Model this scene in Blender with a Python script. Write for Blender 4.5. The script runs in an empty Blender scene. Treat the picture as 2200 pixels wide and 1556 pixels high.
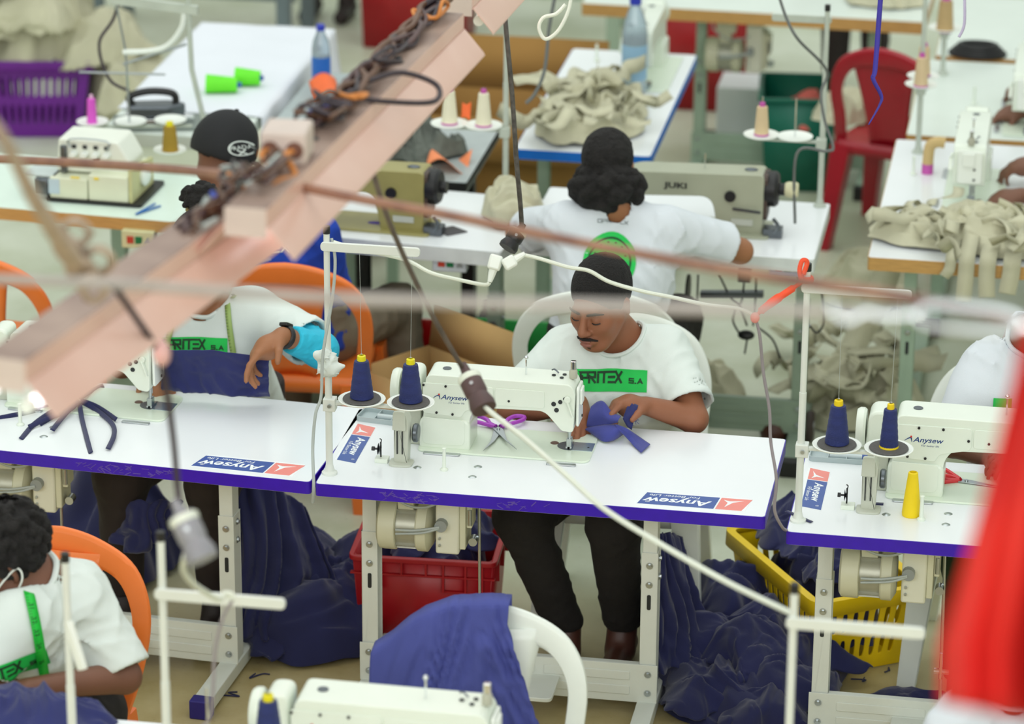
import bpy, bmesh, math, random
import numpy as np
from math import sin, cos, pi, radians as RAD
from mathutils import Vector, Matrix, Euler, noise as mnoise
random.seed(7)
sc = bpy.context.scene
COL = sc.collection
# ---------------------------------------------------------------- camera
IW, IH, FPX = 2200.0, 1556.0, 7500.0
YAW, PITCH, ROLL = -0.170306, 0.364065, 0.007311
CAM = Vector((1.96127, -8.33, 4.36372))
_f = Vector((sin(YAW) * cos(PITCH), cos(YAW) * cos(PITCH), -sin(PITCH)))
_r0 = Vector((cos(YAW), -sin(YAW), 0)); _u0 = _r0.cross(_f)
_r = _r0 * cos(ROLL) + _u0 * sin(ROLL); _u = -_r0 * sin(ROLL) + _u0 * cos(ROLL)
cd = bpy.data.cameras.new('camera'); cam = bpy.data.objects.new('camera', cd); COL.objects.link(cam)
cam.matrix_world = Matrix(((_r.x, _u.x, -_f.x, CAM.x), (_r.y, _u.y, -_f.y, CAM.y), (_r.z, _u.z, -_f.z, CAM.z), (0, 0, 0, 1)))
cd.sensor_width = 36; cd.lens = FPX / IW * 36; cd.clip_start = .1; cd.clip_end = 100
cd.dof.use_dof = True; cd.dof.focus_distance = 9.25; cd.dof.aperture_fstop = 2.5
sc.camera = cam
# ---------------------------------------------------------------- world, daylight from the roof lights, exposure
w = bpy.data.worlds.new('world'); sc.world = w; w.use_nodes = True
w.node_tree.nodes['Background'].inputs[0].default_value = (.94, 1.0, .955, 1)
w.node_tree.nodes['Background'].inputs[1].default_value = .62
def area(name, loc, size, power, col, rot=(0, 0, 0)):
    l = bpy.data.lights.new(name, 'AREA'); l.shape = 'RECTANGLE'; l.size, l.size_y = size; l.energy = power; l.color = col
    o = bpy.data.objects.new(name, l); COL.objects.link(o); o.location = loc; o.rotation_euler = rot; return o
area('roof_light', (-.2, 2.2, 6.5), (6, 9), 110, (.97, 1, .95))
area('front_fill_light', (1.5, -9.8, 5.2), (13, 3.2), 345, (1, 1, .98), (RAD(74), 0, 0))  # unseen fill light added behind the camera to brighten upright surfaces
sc.cycles.use_adaptive_sampling = True; sc.cycles.adaptive_threshold = .04; sc.cycles.max_bounces = 5; sc.cycles.diffuse_bounces = 3; sc.cycles.glossy_bounces = 2; sc.cycles.transmission_bounces = 4; sc.cycles.caustics_reflective = False; sc.cycles.caustics_refractive = False
sc.view_settings.view_transform = 'Standard'; sc.view_settings.look = 'None'
sc.view_settings.exposure = 0.46; sc.view_settings.gamma = 1.0; sc.view_settings.use_curve_mapping = False
# ---------------------------------------------------------------- helpers: a pixel of the 2200x1556 frame cut with a plane of the room
def ray(px, py): return _f + _r * ((px - IW / 2) / FPX) + _u * ((IH / 2 - py) / FPX)
def atz(px, py, z=.76): d = ray(px, py); return CAM + d * ((z - CAM.z) / d.z)
def aty(px, py, y): d = ray(px, py); return CAM + d * ((y - CAM.y) / d.y)
def atd(px, py, t): return CAM + ray(px, py) * t
# ---------------------------------------------------------------- materials
def lin(c): return tuple(((x / 255) / 12.92 if x / 255 <= .04045 else ((x / 255 + .055) / 1.055) ** 2.4) for x in c) + (1,)
MATS = {}
def mat(name, col, rough=.5, metal=0., var=.08, scale=12., bump=0., bscale=None, col2=None, emit=0., coat=0., sheen=0., trans=0., alpha=1., detail=4, stretch=None, spec=.5):
    if name in MATS: return MATS[name]
    m = bpy.data.materials.new(name); m.use_nodes = True; nt = m.node_tree; b = nt.nodes['Principled BSDF']
    c = lin(col); c2 = lin(col2) if col2 else tuple(max(0, x * (1 - 2.2 * var)) for x in c[:3]) + (1,)
    tc = nt.nodes.new('ShaderNodeTexCoord'); mp = nt.nodes.new('ShaderNodeMapping')
    nt.links.new(tc.outputs['Object'], mp.inputs[0])
    if stretch: mp.inputs['Scale'].default_value = stretch
    nz = nt.nodes.new('ShaderNodeTexNoise'); nz.inputs['Scale'].default_value = scale; nz.inputs['Detail'].default_value = detail
    nt.links.new(mp.outputs[0], nz.inputs['Vector'])
    rp = nt.nodes.new('ShaderNodeValToRGB'); rp.color_ramp.elements[0].position = .3; rp.color_ramp.elements[1].position = .72
    rp.color_ramp.elements[0].color = c2; rp.color_ramp.elements[1].color = c
    nt.links.new(nz.outputs[0], rp.inputs[0]); nt.links.new(rp.outputs[0], b.inputs['Base Color'])
    b.inputs['Roughness'].default_value = rough; b.inputs['Metallic'].default_value = metal
    b.inputs['Specular IOR Level'].default_value = spec
    if coat: b.inputs['Coat Weight'].default_value = coat; b.inputs['Coat Roughness'].default_value = .15
    if sheen: b.inputs['Sheen Weight'].default_value = sheen
    if trans: b.inputs['Transmission Weight'].default_value = trans
    if alpha < 1: b.inputs['Alpha'].default_value = alpha
    if emit: b.inputs['Emission Color'].default_value = c; b.inputs['Emission Strength'].default_value = emit
    if bump:
        n2 = nt.nodes.new('ShaderNodeTexNoise'); n2.inputs['Scale'].default_value = bscale or scale * 4; n2.inputs['Detail'].default_value = 5
        nt.links.new(mp.outputs[0], n2.inputs['Vector'])
        bp = nt.nodes.new('ShaderNodeBump'); bp.inputs['Strength'].default_value = bump; bp.inputs['Distance'].default_value = .01
        nt.links.new(n2.outputs[0], bp.inputs['Height']); nt.links.new(bp.outputs[0], b.inputs['Normal'])
    MATS[name] = m; return m
WHITE = mat('enamel_white', (238, 243, 236), .35, var=.015, coat=.2)
CREAM = mat('machine_cream', (229, 237, 224), .32, var=.015, coat=.3)
CREAM2 = mat('motor_cream', (214, 213, 186), .45, var=.04)
FRAME = mat('frame_paint', (226, 231, 224), .42, var=.03)
FRAMEG = mat('green_grey_paint', (150, 168, 150), .5, var=.06)
FRAMEM = mat('mint_paint', (168, 190, 170), .5, var=.05)
LAM = mat('white_laminate', (238, 242, 245), .22, var=.012, scale=5, coat=.15)
LAMG = mat('pale_laminate', (226, 236, 228), .3, var=.03, scale=5)
INDIGO = mat('indigo_edge', (60, 20, 180), .35, var=.06, scale=30)
SCUFF = mat('scuffed_edge', (92, 66, 168), .6, var=.1, scale=80)
WOODE = mat('wood_edge', (204, 158, 92), .5, var=.1, scale=20, stretch=(1, 8, 8))
BLUEE = mat('blue_edge', (20, 110, 205), .4, var=.05)
GREYE = mat('grey_edge', (128, 138, 132), .5, var=.05)
STEEL = mat('steel', (190, 196, 198), .28, 1., var=.05)
CHROME = mat('chrome', (225, 228, 230), .1, 1., var=.02)
DSTEEL = mat('dark_steel', (110, 116, 122), .35, .9, var=.08)
BLACK = mat('black_plastic', (24, 24, 26), .45, var=.1)
DARK = mat('dark_hole', (38, 42, 44), .6, var=.1)
GREYP = mat('grey_plastic', (150, 156, 154), .5, var=.05)
GREYC = mat('grey_cable', (176, 184, 180), .5, var=.04)
FOAM = mat('foam_pad', (96, 94, 92), .9, var=.1, scale=200)
NAVYT = mat('navy_thread', (36, 50, 118), .55, var=.16, scale=18, bump=.5, bscale=260, stretch=(1, 1, 3))
YELP = mat('yellow_plastic', (238, 226, 24), .4, var=.05)
YELC = mat('yellow_thread', (246, 214, 10), .6, var=.05)
BLUES = mat('sticker_blue', (58, 88, 160), .4, var=.03)
REDS = mat('sticker_red', (238, 140, 130), .4, var=.03)
PAPER = mat('sticker_white', (240, 244, 246), .4, var=.01)
NAVY = mat('navy_cloth', (40, 46, 104), .9, var=.1, scale=6, bump=.15, bscale=500, sheen=.15)
NAVYD = mat('deep_navy_cloth', (32, 36, 86), .9, var=.12, scale=5, bump=.15, bscale=500, sheen=.25)
NAVYL = mat('royal_navy_cloth', (66, 72, 150), .88, var=.08, scale=8, bump=.15, bscale=500, sheen=.15)
KHAKI = mat('khaki_cloth', (202, 199, 172), .9, var=.08, scale=8, bump=.15, bscale=300)
TSHIRT = mat('white_cotton', (220, 229, 224), .92, var=.02, scale=6, bump=.1, bscale=400)
TSHIRT2 = mat('cool_white_cotton', (216, 222, 228), .92, var=.02, scale=6, bump=.1, bscale=400)
GREENP = mat('green_print', (22, 196, 82), .7, var=.04)
INK = mat('dark_ink', (16, 58, 30), .7, var=.05)
BLACKC = mat('black_cloth', (30, 26, 24), .9, var=.12, scale=10, bump=.2, bscale=300)
ORANGE = mat('orange_plastic', (244, 126, 50), .4, var=.04, coat=.1)
WPLAS = mat('white_plastic', (232, 238, 230), .4, var=.02, coat=.1)
REDP = mat('red_plastic', (176, 24, 34), .4, var=.08)
REDC = mat('crimson_plastic', (170, 20, 40), .35, var=.06, coat=.2)
YELB = mat('basket_yellow', (255, 216, 18), .4, var=.05)
CARD = mat('cardboard', (196, 160, 104), .85, var=.06, scale=5)
CARDD = mat('brown_cardboard', (164, 122, 62), .85, var=.06, scale=4)
PINKF = mat('fixture_pink_cast', (232, 196, 182), .3, var=.05, scale=3, col2=(220, 176, 160))  # pink cast of the daylight on the reflector is put into this colour
PINKD = mat('fixture_box', (214, 196, 186), .5, var=.06)
CABLED = mat('brown_cable', (92, 66, 66), .55, var=.15, scale=40)
CABLEB = mat('dark_cable', (58, 46, 54), .5, var=.15, scale=40)
CABLEW = mat('white_cable', (222, 228, 214), .45, var=.03)
PURPLE = mat('purple_handle', (176, 68, 196), .4, var=.04)
REDH = mat('red_handle', (222, 52, 60), .4, var=.04)
HAIR = mat('black_hair', (26, 23, 23), .85, var=.25, scale=60, bump=1., bscale=220)
HAIR2 = mat('curly_hair', (34, 31, 30), .9, var=.3, scale=50, bump=1., bscale=120)
def skin(name, col, lip=None): return mat(name, col, .5, var=.07, scale=9, bump=.05, bscale=200, spec=.4)
SKIN1 = skin('skin_brown', (152, 98, 70)); SKIN2 = skin('skin_warm_brown', (160, 108, 74)); SKIN3 = skin('skin_dark_brown', (124, 84, 66))
# ---------------------------------------------------------------- mesh builder
def V(*a): return Vector(a)
def catmull(pts, n=8, closed=False):
    P = [Vector(p) for p in pts]; out = []; m = len(P)
    rng = range(m) if closed else range(m - 1)
    for i in rng:
        if closed: a, b, c, d = P[i - 1], P[i], P[(i + 1) % m], P[(i + 2) % m]
        else: a, b, c, d = P[max(0, i - 1)], P[i], P[i + 1], P[min(m - 1, i + 2)]
        for k in range(n):
            t = k / n
            out.append(.5 * ((2 * b) + (c - a) * t + (2 * a - 5 * b + 4 * c - d) * t * t + (3 * b - a - 3 * c + d) * t ** 3))
    if not closed: out.append(P[-1])
    return out
def roundpoly(pts, r, n=5):
    out = []; m = len(pts)
    for i in range(m):
        p = Vector(pts[i][:2]); a = Vector(pts[i - 1][:2]); b = Vector(pts[(i + 1) % m][:2])
        rr = pts[i][2] if len(pts[i]) > 2 else r
        u = (a - p); v = (b - p); rr = min(rr, u.length * .49, v.length * .49)
        if rr < 1e-5: out.append(tuple(p)); continue
        p0 = p + u.normalized() * rr; p1 = p + v.normalized() * rr
        for k in range(n + 1):
            t = k / n; q = p0 * (1 - t) ** 2 + p * 2 * t * (1 - t) + p1 * t * t; out.append(tuple(q))
    return out
def rrect(x0, x1, y0, y1, r, n=5): return roundpoly([(x0, y0), (x1, y0), (x1, y1), (x0, y1)], r, n)
class MB:
    def __init__(s): s.v = []; s.f = []
    def add(s, vs, fs):
        o = len(s.v); s.v += [Vector(v) for v in vs]; s.f += [tuple(i + o for i in f) for f in fs]; return s
    def box(s, x0, x1, y0, y1, z0, z1):
        return s.add([(x, y, z) for z in (z0, z1) for y in (y0, y1) for x in (x0, x1)],
                     [(0, 2, 3, 1), (4, 5, 7, 6), (0, 1, 5, 4), (2, 6, 7, 3), (0, 4, 6, 2), (1, 3, 7, 5)])
    def bar(s, a, b, w, h, up=(0, 0, 1)):
        a = Vector(a); b = Vector(b); t = (b - a).normalized(); sd = t.cross(Vector(up)).normalized(); uu = sd.cross(t)
        vs = [p + sd * (w / 2 * i) + uu * (h / 2 * j) for p in (a, b) for i, j in ((-1, -1), (1, -1), (1, 1), (-1, 1))]
        return s.add(vs, [(3, 2, 1, 0), (4, 5, 6, 7), (0, 1, 5, 4), (1, 2, 6, 5), (2, 3, 7, 6), (3, 0, 4, 7)])
    def tube(s, pts, r, n=8, closed=False, flat=1.):
        P = [Vector(p) for p in pts]; m = len(P); rs = r if isinstance(r, (list, tuple)) else [r] * m
        t0 = (P[1] - P[0]).normalized(); ref = Vector((0, 0, 1)) if abs(t0.z) < .9 else Vector((1, 0, 0))
        nrm = t0.cross(ref).normalized(); vs = []
        for i in range(m):
            t = (P[(i + 1) % m] - P[i - 1]) if closed else (P[min(i + 1, m - 1)] - P[max(i - 1, 0)])
            t = t.normalized() if t.length > 1e-9 else t0
            nrm = (nrm - t * nrm.dot(t)); nrm = nrm.normalized() if nrm.length > 1e-6 else t.orthogonal().normalized()
            bn = t.cross(nrm)
            for k in range(n): vs.append(P[i] + (nrm * cos(2 * pi * k / n) + bn * (sin(2 * pi * k / n) * flat)) * rs[i])
        fs = []
        for i in range(m if closed else m - 1):
            j = (i + 1) % m
            for k in range(n): fs.append((i * n + k, i * n + (k + 1) % n, j * n + (k + 1) % n, j * n + k))
        if not closed: fs.append(tuple(reversed(range(n)))); fs.append(tuple(range((m - 1) * n, m * n)))
        return s.add(vs, fs)
    def cyl(s, a, b, r0, r1=None, n=16): return s.tube([a, b], [r0, r0 if r1 is None else r1], n)
    def lathe(s, prof, c=(0, 0, 0), axis='z', n=24, ang=2 * pi):
        c = Vector(c); vs = []; full = abs(ang - 2 * pi) < 1e-6; cnt = n if full else n + 1
        for r, z in prof:
            for k in range(cnt):
                a = ang * k / n; x, y = r * cos(a), r * sin(a)
                vs.append(c + (Vector((x, y, z)) if axis == 'z' else Vector((z, x, y)) if axis == 'x' else Vector((y, z, x))))
        fs = []
        for i in range(len(prof) - 1):
            for k in range(n): fs.append((i * cnt + k, i * cnt + (k + 1) % cnt, (i + 1) * cnt + (k + 1) % cnt, (i + 1) * cnt + k))
        if full:
            if prof[0][0] > 1e-6: fs.append(tuple(reversed(range(cnt))))
            if prof[-1][0] > 1e-6: fs.append(tuple(range((len(prof) - 1) * cnt, len(prof) * cnt)))
        return s.add(vs, fs)
    def prism(s, poly, a0, a1, axis='y'):
        n = len(poly); mk = {'y': lambda p, a: (p[0], a, p[1]), 'z': lambda p, a: (p[0], p[1], a), 'x': lambda p, a: (a, p[0], p[1])}[axis]
        vs = [mk(p, a) for a in (a0, a1) for p in poly]
        fs = [tuple(reversed(range(n))), tuple(range(n, 2 * n))] + [(i, (i + 1) % n, n + (i + 1) % n, n + i) for i in range(n)]
        return s.add(vs, fs)
    def ell(s, c, r, nu=16, nv=10, rot=None):
        c = Vector(c); R = rot or Matrix.Identity(3); vs = []
        for j in range(nv + 1):
            th = pi * j / nv
            for k in range(nu): vs.append(c + R @ Vector((r[0] * sin(th) * cos(2 * pi * k / nu), r[1] * sin(th) * sin(2 * pi * k / nu), r[2] * cos(th))))
        return s.add(vs, [(j * nu + k, (j + 1) * nu + k, (j + 1) * nu + (k + 1) % nu, j * nu + (k + 1) % nu) for j in range(nv) for k in range(nu)])
    def grid(s, fn, nu, nv, closed=False):
        vs = [fn(i / nu, j / nv) for j in range(nv + 1) for i in range(nu + 1)]
        w_ = nu + 1
        return s.add(vs, [(j * w_ + i, j * w_ + i + 1, (j + 1) * w_ + i + 1, (j + 1) * w_ + i) for j in range(nv) for i in range(nu)])
    def loft(s, rings, closed=True, cap=True):
        n = len(rings[0]); vs = [p for r in rings for p in r]; fs = []
        for i in range(len(rings) - 1):
            for k in range(n if closed else n - 1): fs.append((i * n + k, i * n + (k + 1) % n, (i + 1) * n + (k + 1) % n, (i + 1) * n + k))
        if cap and closed: fs += [tuple(reversed(range(n))), tuple(range((len(rings) - 1) * n, len(rings) * n))]
        return s.add(vs, fs)
    def xf(s, M): s.v = [M @ v for v in s.v]; return s
    def obj(s, name, m, parent=None, bevel=0., sub=0, solid=0., smooth=35, seg=2, loc=None, rot=None):
        me = bpy.data.meshes.new(name); me.from_pydata([tuple(v) for v in s.v], [], s.f); me.update()
        bm = bmesh.new(); bm.from_mesh(me); bmesh.ops.remove_doubles(bm, verts=bm.verts, dist=1e-6); bmesh.ops.recalc_face_normals(bm, faces=bm.faces); bm.to_mesh(me); bm.free()
        if smooth:
            me.shade_smooth()
            if smooth < 180: me.set_sharp_from_angle(angle=RAD(smooth))
        me.materials.append(m)
        o = bpy.data.objects.new(name, me); COL.objects.link(o)
        if parent: o.parent = parent
        if loc is not None: o.location = loc
        if rot is not None: o.rotation_euler = rot
        if solid: md = o.modifiers.new('solid', 'SOLIDIFY'); md.thickness = solid; md.offset = 0
        if bevel: md = o.modifiers.new('bevel', 'BEVEL'); md.width = bevel; md.segments = seg; md.limit_method = 'ANGLE'; md.angle_limit = RAD(40); md.harden_normals = False
        if sub: md = o.modifiers.new('sub', 'SUBSURF'); md.levels = sub; md.render_levels = sub
        return o
def tag(o, label=None, cat=None, group=None, kind=None):
    if label: o['label'] = label
    if cat: o['category'] = cat
    if group: o['group'] = group
    if kind: o['kind'] = kind
    return o
def thing(name, label, cat, loc=(0, 0, 0), rz=0., group=None):
    o = bpy.data.objects.new(name, None); COL.objects.link(o); o.location = loc; o.rotation_euler = (0, 0, rz); o.empty_display_size = .05
    return tag(o, label, cat, group)
def copy_tree(o, parent=None, label=None, loc=None, rz=None):
    c = o.copy(); COL.objects.link(c); c.parent = parent
    if label: c['label'] = label
    if loc is not None: c.location = loc
    if rz is not None: c.rotation_euler = (0, 0, rz)
    for ch in [x for x in bpy.data.objects if x.parent == o]: copy_tree(ch, c)
    return c
# text (Blender's built-in font) as a thin mesh lying in its local XY plane, baseline at 0, centred in x
def text_mb(body, height, depth=.0006, shear=0., bold=0., space=1., width=1.):
    cu = bpy.data.curves.new('lettering', 'FONT'); cu.body = body; cu.size = 1; cu.extrude = 0; cu.shear = shear; cu.offset = bold; cu.space_character = space; cu.align_x = 'LEFT'; cu.resolution_u = 3
    o = bpy.data.objects.new('lettering', cu); COL.objects.link(o); dg = bpy.context.evaluated_depsgraph_get()
    me = bpy.data.meshes.new_from_object(o.evaluated_get(dg)); vs = [v.co.copy() for v in me.vertices]; fs = [tuple(p.vertices) for p in me.polygons]
    bpy.data.objects.remove(o); bpy.data.curves.remove(cu); bpy.data.meshes.remove(me)
    hy = max(v.y for v in vs) if vs else 1; k = height / .73
    mx = max(v.x for v in vs); 
    mb = MB(); vs2 = [Vector((v.x * k * width, v.y * k, 0)) for v in vs]
    mb.add(vs2, fs); mb.w = mx * k * width
    return mb
def frame(o, x, y):     # 4x4 from an origin and two axes
    x = Vector(x).normalized(); y = Vector(y); z = x.cross(y).normalized(); y = z.cross(x)
    return Matrix(((x.x, y.x, z.x, o[0]), (x.y, y.y, z.y, o[1]), (x.z, y.z, z.z, o[2]), (0, 0, 0, 1)))
# ---------------------------------------------------------------- signed-distance blobs -> one continuous mesh (surface nets)
class SDF:
    def __init__(s, lo, hi, h):
        s.lo = np.array(lo, float); s.h = h; s.n = np.ceil((np.array(hi) - s.lo) / h).astype(int) + 1
        s.d = np.full(s.n, 9., np.float32)
        s.ax = [s.lo[i] + np.arange(s.n[i]) * h for i in range(3)]
    def _win(s, lo, hi):
        a = np.clip(np.floor((np.array(lo) - s.lo) / s.h).astype(int), 0, s.n - 1); b = np.clip(np.ceil((np.array(hi) - s.lo) / s.h).astype(int) + 1, 1, s.n)
        if np.any(b <= a): return None
        sl = tuple(slice(i, j) for i, j in zip(a, b))
        g = np.meshgrid(*[s.ax[i][sl[i]] for i in range(3)], indexing='ij', sparse=True)
        return sl, g
    def _op(s, sl, v, k, op):
        d = s.d[sl]; v = v.astype(np.float32)
        if op == 'u':
            if k > 0: h = np.clip(.5 + .5 * (d - v) / k, 0, 1); s.d[sl] = np.where(h > 0, d + (v - d) * h - k * h * (1 - h), d)
            else: s.d[sl] = np.minimum(d, v)
        elif op == 's':
            if k > 0: h = np.clip(.5 - .5 * (d + v) / k, 0, 1); s.d[sl] = d + (-v - d) * h + k * h * (1 - h)
            else: s.d[sl] = np.maximum(d, -v)
    def cone(s, a, b, ra, rb=None, k=.02, op='u'):
        rb = ra if rb is None else rb; a = np.array(a, float); b = np.array(b, float); m = max(ra, rb) + 2 * k + 3 * s.h
        q = s._win(np.minimum(a, b) - m, np.maximum(a, b) + m)
        if q is None: return s
        sl, g = q; ba = b - a; l2 = max((ba ** 2).sum(), 1e-9)
        p = [g[i] - a[i] for i in range(3)]
        t = np.clip((p[0] * ba[0] + p[1] * ba[1] + p[2] * ba[2]) / l2, 0, 1)
        dd = np.sqrt(sum((p[i] - ba[i] * t) ** 2 for i in range(3))) - (ra + (rb - ra) * t)
        s._op(sl, dd, k, op); return s
    def ell(s, c, r, k=.02, op='u', rot=None):
        c = np.array(c, float); r = np.array(r, float); m = r.max() + 2 * k + 3 * s.h
        q = s._win(c - m, c + m)
        if q is None: return s
        sl, g = q; p = [g[i] - c[i] for i in range(3)]
        if rot is not None:
            Rm = np.array(rot); p = [sum(Rm[j][i] * p[j] for j in range(3)) for i in range(3)]
        k0 = np.sqrt(sum((p[i] / r[i]) ** 2 for i in range(3))); k1 = np.sqrt(sum((p[i] / r[i] ** 2) ** 2 for i in range(3)))
        s._op(sl, np.where(k1 > 1e-6, k0 * (k0 - 1) / np.maximum(k1, 1e-6), -r.min()), k, op); return s
    def plane(s, p, n, op='s', k=0., rad=None):     # removes everything on the side n points to (within rad of p)
        p = np.array(p, float); n = np.array(n, float); n /= np.linalg.norm(n)
        q = s._win(s.lo if rad is None else p - rad, s.ax and np.array([a[-1] for a in s.ax]) if rad is None else p + rad)
        if q is None: return s
        sl, g = q; s._op(sl, -(sum((g[i] - p[i]) * n[i] for i in range(3))), k, op); return s
    def wrinkle(s, amp, freq, seed=0, stretch=(1, 1, 1)):
        rs = np.random.RandomState(seed); I = np.argwhere(np.abs(s.d) < .03); X = s.lo + I * s.h; tot = np.zeros(len(I))
        for i in range(5):
            k = rs.normal(size=3) * freq * np.array(stretch); k2 = rs.normal(size=3) * freq * .6; ph = rs.uniform(0, 6.28)
            tot += (1 - np.abs(np.sin(X @ k + ph + 1.6 * np.sin(X @ k2)))) ** 2 - .3
        tot2 = np.zeros(len(I))
        for i in range(4): k = rs.normal(size=3) * freq * .5; tot2 += np.sin(X @ k + rs.uniform(0, 6.28))
        s.d[tuple(I.T)] -= (amp * (tot * .8 * np.clip(.5 + .35 * tot2, .1, 1.2))).astype(np.float32); return s
    def mb(s, smooth=1):
        d = s.d; neg = d < 0; n = s.n
        c = [d[i:n[0] - 1 + i, j:n[1] - 1 + j, k:n[2] - 1 + k] for i in (0, 1) for j in (0, 1) for k in (0, 1)]
        cnt = sum((x < 0).astype(np.int8) for x in c); act = (cnt > 0) & (cnt < 8); idx = np.full(act.shape, -1, np.int64); I = np.argwhere(act)
        idx[act] = np.arange(len(I)); cv = np.stack([x[act] for x in c], 1)
        corners = np.array([(i, j, k) for i in (0, 1) for j in (0, 1) for k in (0, 1)], float)
        acc = np.zeros((len(I), 3)); num = np.zeros((len(I), 1))
        for e0 in range(8):
            for ax in range(3):
                e1 = e0 | (4 >> ax)
                if e1 == e0: continue
                a, b = cv[:, e0], cv[:, e1]; x = (a < 0) != (b < 0); t = np.where(x, a / np.where(x, a - b, 1), 0)
                acc += np.where(x[:, None], corners[e0] + (corners[e1] - corners[e0]) * t[:, None], 0); num += x[:, None]
        P = s.lo + (I + acc / np.maximum(num, 1)) * s.h
        F = []
        for ax in range(3):
            sh = [slice(None)] * 3; sh2 = list(sh); sh[ax] = slice(0, -1); sh2[ax] = slice(1, None)
            A = neg[tuple(sh)]; B = neg[tuple(sh2)]; E = np.argwhere(A != B); u, v = [i for i in range(3) if i != ax]
            ok = (E[:, u] > 0) & (E[:, v] > 0) & (E[:, u] < n[u] - 1) & (E[:, v] < n[v] - 1); E = E[ok]; fl = A[tuple(E.T)]
            q = []
            for du, dv in ((1, 1), (0, 1), (0, 0), (1, 0)):
                T = E.copy(); T[:, u] -= du; T[:, v] -= dv; q.append(idx[tuple(T.T)])
            Q = np.stack(q, 1)
            if ax == 1: fl = ~fl
            Q[~fl] = Q[~fl][:, ::-1]; F.append(Q)
        F = np.concatenate(F); F = F[(F >= 0).all(1)]
        for _ in range(smooth):
            S = np.zeros_like(P); Nn = np.zeros(len(P))
            for i in range(4):
                a, b = F[:, i], F[:, (i + 1) % 4]
                for q in range(3): S[:, q] += np.bincount(a, P[b, q], len(P)) + np.bincount(b, P[a, q], len(P))
                Nn += np.bincount(a, minlength=len(P)) + np.bincount(b, minlength=len(P))
            P = .45 * P + .55 * S / np.maximum(Nn, 1)[:, None]
        return P, F
def np_obj(name, P, F, m, parent=None, smooth=True):
    me = bpy.data.meshes.new(name); me.from_pydata(P.tolist(), [], F.tolist()); me.update()
    if smooth: me.shade_smooth()
    me.materials.append(m); o = bpy.data.objects.new(name, me); COL.objects.link(o)
    if parent: o.parent = parent
    return o
# ================================================================ the setting
def floor_mat():
    m = bpy.data.materials.new('worn_concrete'); m.use_nodes = True; nt = m.node_tree; b = nt.nodes['Principled BSDF']
    tc = nt.nodes.new('ShaderNodeTexCoord')
    def nz(scale, det, lo, hi, c0, c1):
        n = nt.nodes.new('ShaderNodeTexNoise'); n.inputs['Scale'].default_value = scale; n.inputs['Detail'].default_value = det; n.inputs['Roughness'].default_value = .6
        nt.links.new(tc.outputs['Object'], n.inputs['Vector'])
        r = nt.nodes.new('ShaderNodeValToRGB'); r.color_ramp.elements[0].position = lo; r.color_ramp.elements[1].position = hi
        r.color_ramp.elements[0].color = c0; r.color_ramp.elements[1].color = c1; nt.links.new(n.outputs[0], r.inputs[0]); return r
    a = nz(1.6, 8, .36, .66, lin((188, 195, 168)), lin((218, 224, 206)))
    c = nz(7, 6, .3, .75, lin((178, 160, 110)), lin((202, 188, 142)))
    # ochre dust on the floor of the front aisle (worn lane, follows the aisle in the room)
    sp = nt.nodes.new('ShaderNodeSeparateXYZ'); nt.links.new(tc.outputs['Object'], sp.inputs[0])
    mr = nt.nodes.new('ShaderNodeMapRange'); mr.inputs[1].default_value = .55; mr.inputs[2].default_value = 1.25; mr.inputs[3].default_value = 1; mr.inputs[4].default_value = 0
    nt.links.new(sp.outputs['Y'], mr.inputs[0])
    mx = nt.nodes.new('ShaderNodeMix'); mx.data_type = 'RGBA'; nt.links.new(mr.outputs[0], mx.inputs[0]); nt.links.new(a.outputs[0], mx.inputs[6]); nt.links.new(c.outputs[0], mx.inputs[7])
    d = nz(45, 4, .66, .74, (1, 1, 1, 1), (.55, .52, .45, 1))
    mu = nt.nodes.new('ShaderNodeMix'); mu.data_type = 'RGBA'; mu.blend_type = 'MULTIPLY'; mu.inputs[0].default_value = .5
    nt.links.new(mx.outputs[2], mu.inputs[6]); nt.links.new(d.outputs[0], mu.inputs[7]); nt.links.new(mu.outputs[2], b.inputs['Base Color'])
    b.inputs['Roughness'].default_value = .38
    n2 = nt.nodes.new('ShaderNodeTexNoise'); n2.inputs['Scale'].default_value = 60; nt.links.new(tc.outputs['Object'], n2.inputs['Vector'])
    bp = nt.nodes.new('ShaderNodeBump'); bp.inputs['Strength'].default_value = .08; nt.links.new(n2.outputs[0], bp.inputs['Height']); nt.links.new(bp.outputs[0], b.inputs['Normal'])
    return m
fl = MB().box(-7, 7, -10, 14, -.1, 0).obj('floor', floor_mat(), smooth=0); tag(fl, 'worn pale grey-green concrete floor, ochre and dusty in front', kind='structure')
WALL = mat('wall_paint', (214, 220, 208), .8, var=.03)
for nm, b_ in (('wall_back', (-7, 7, 14, 14.2, 0, 3.2)), ('wall_front', (-7, 7, -10.2, -10, 0, 3.2)), ('wall_left', (-7.2, -7, -10, 14, 0, 3.2)), ('wall_right', (7, 7.2, -10, 14, 0, 3.2))):
    tag(MB().box(*b_).obj(nm, WALL, smooth=0), kind='structure')
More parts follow.
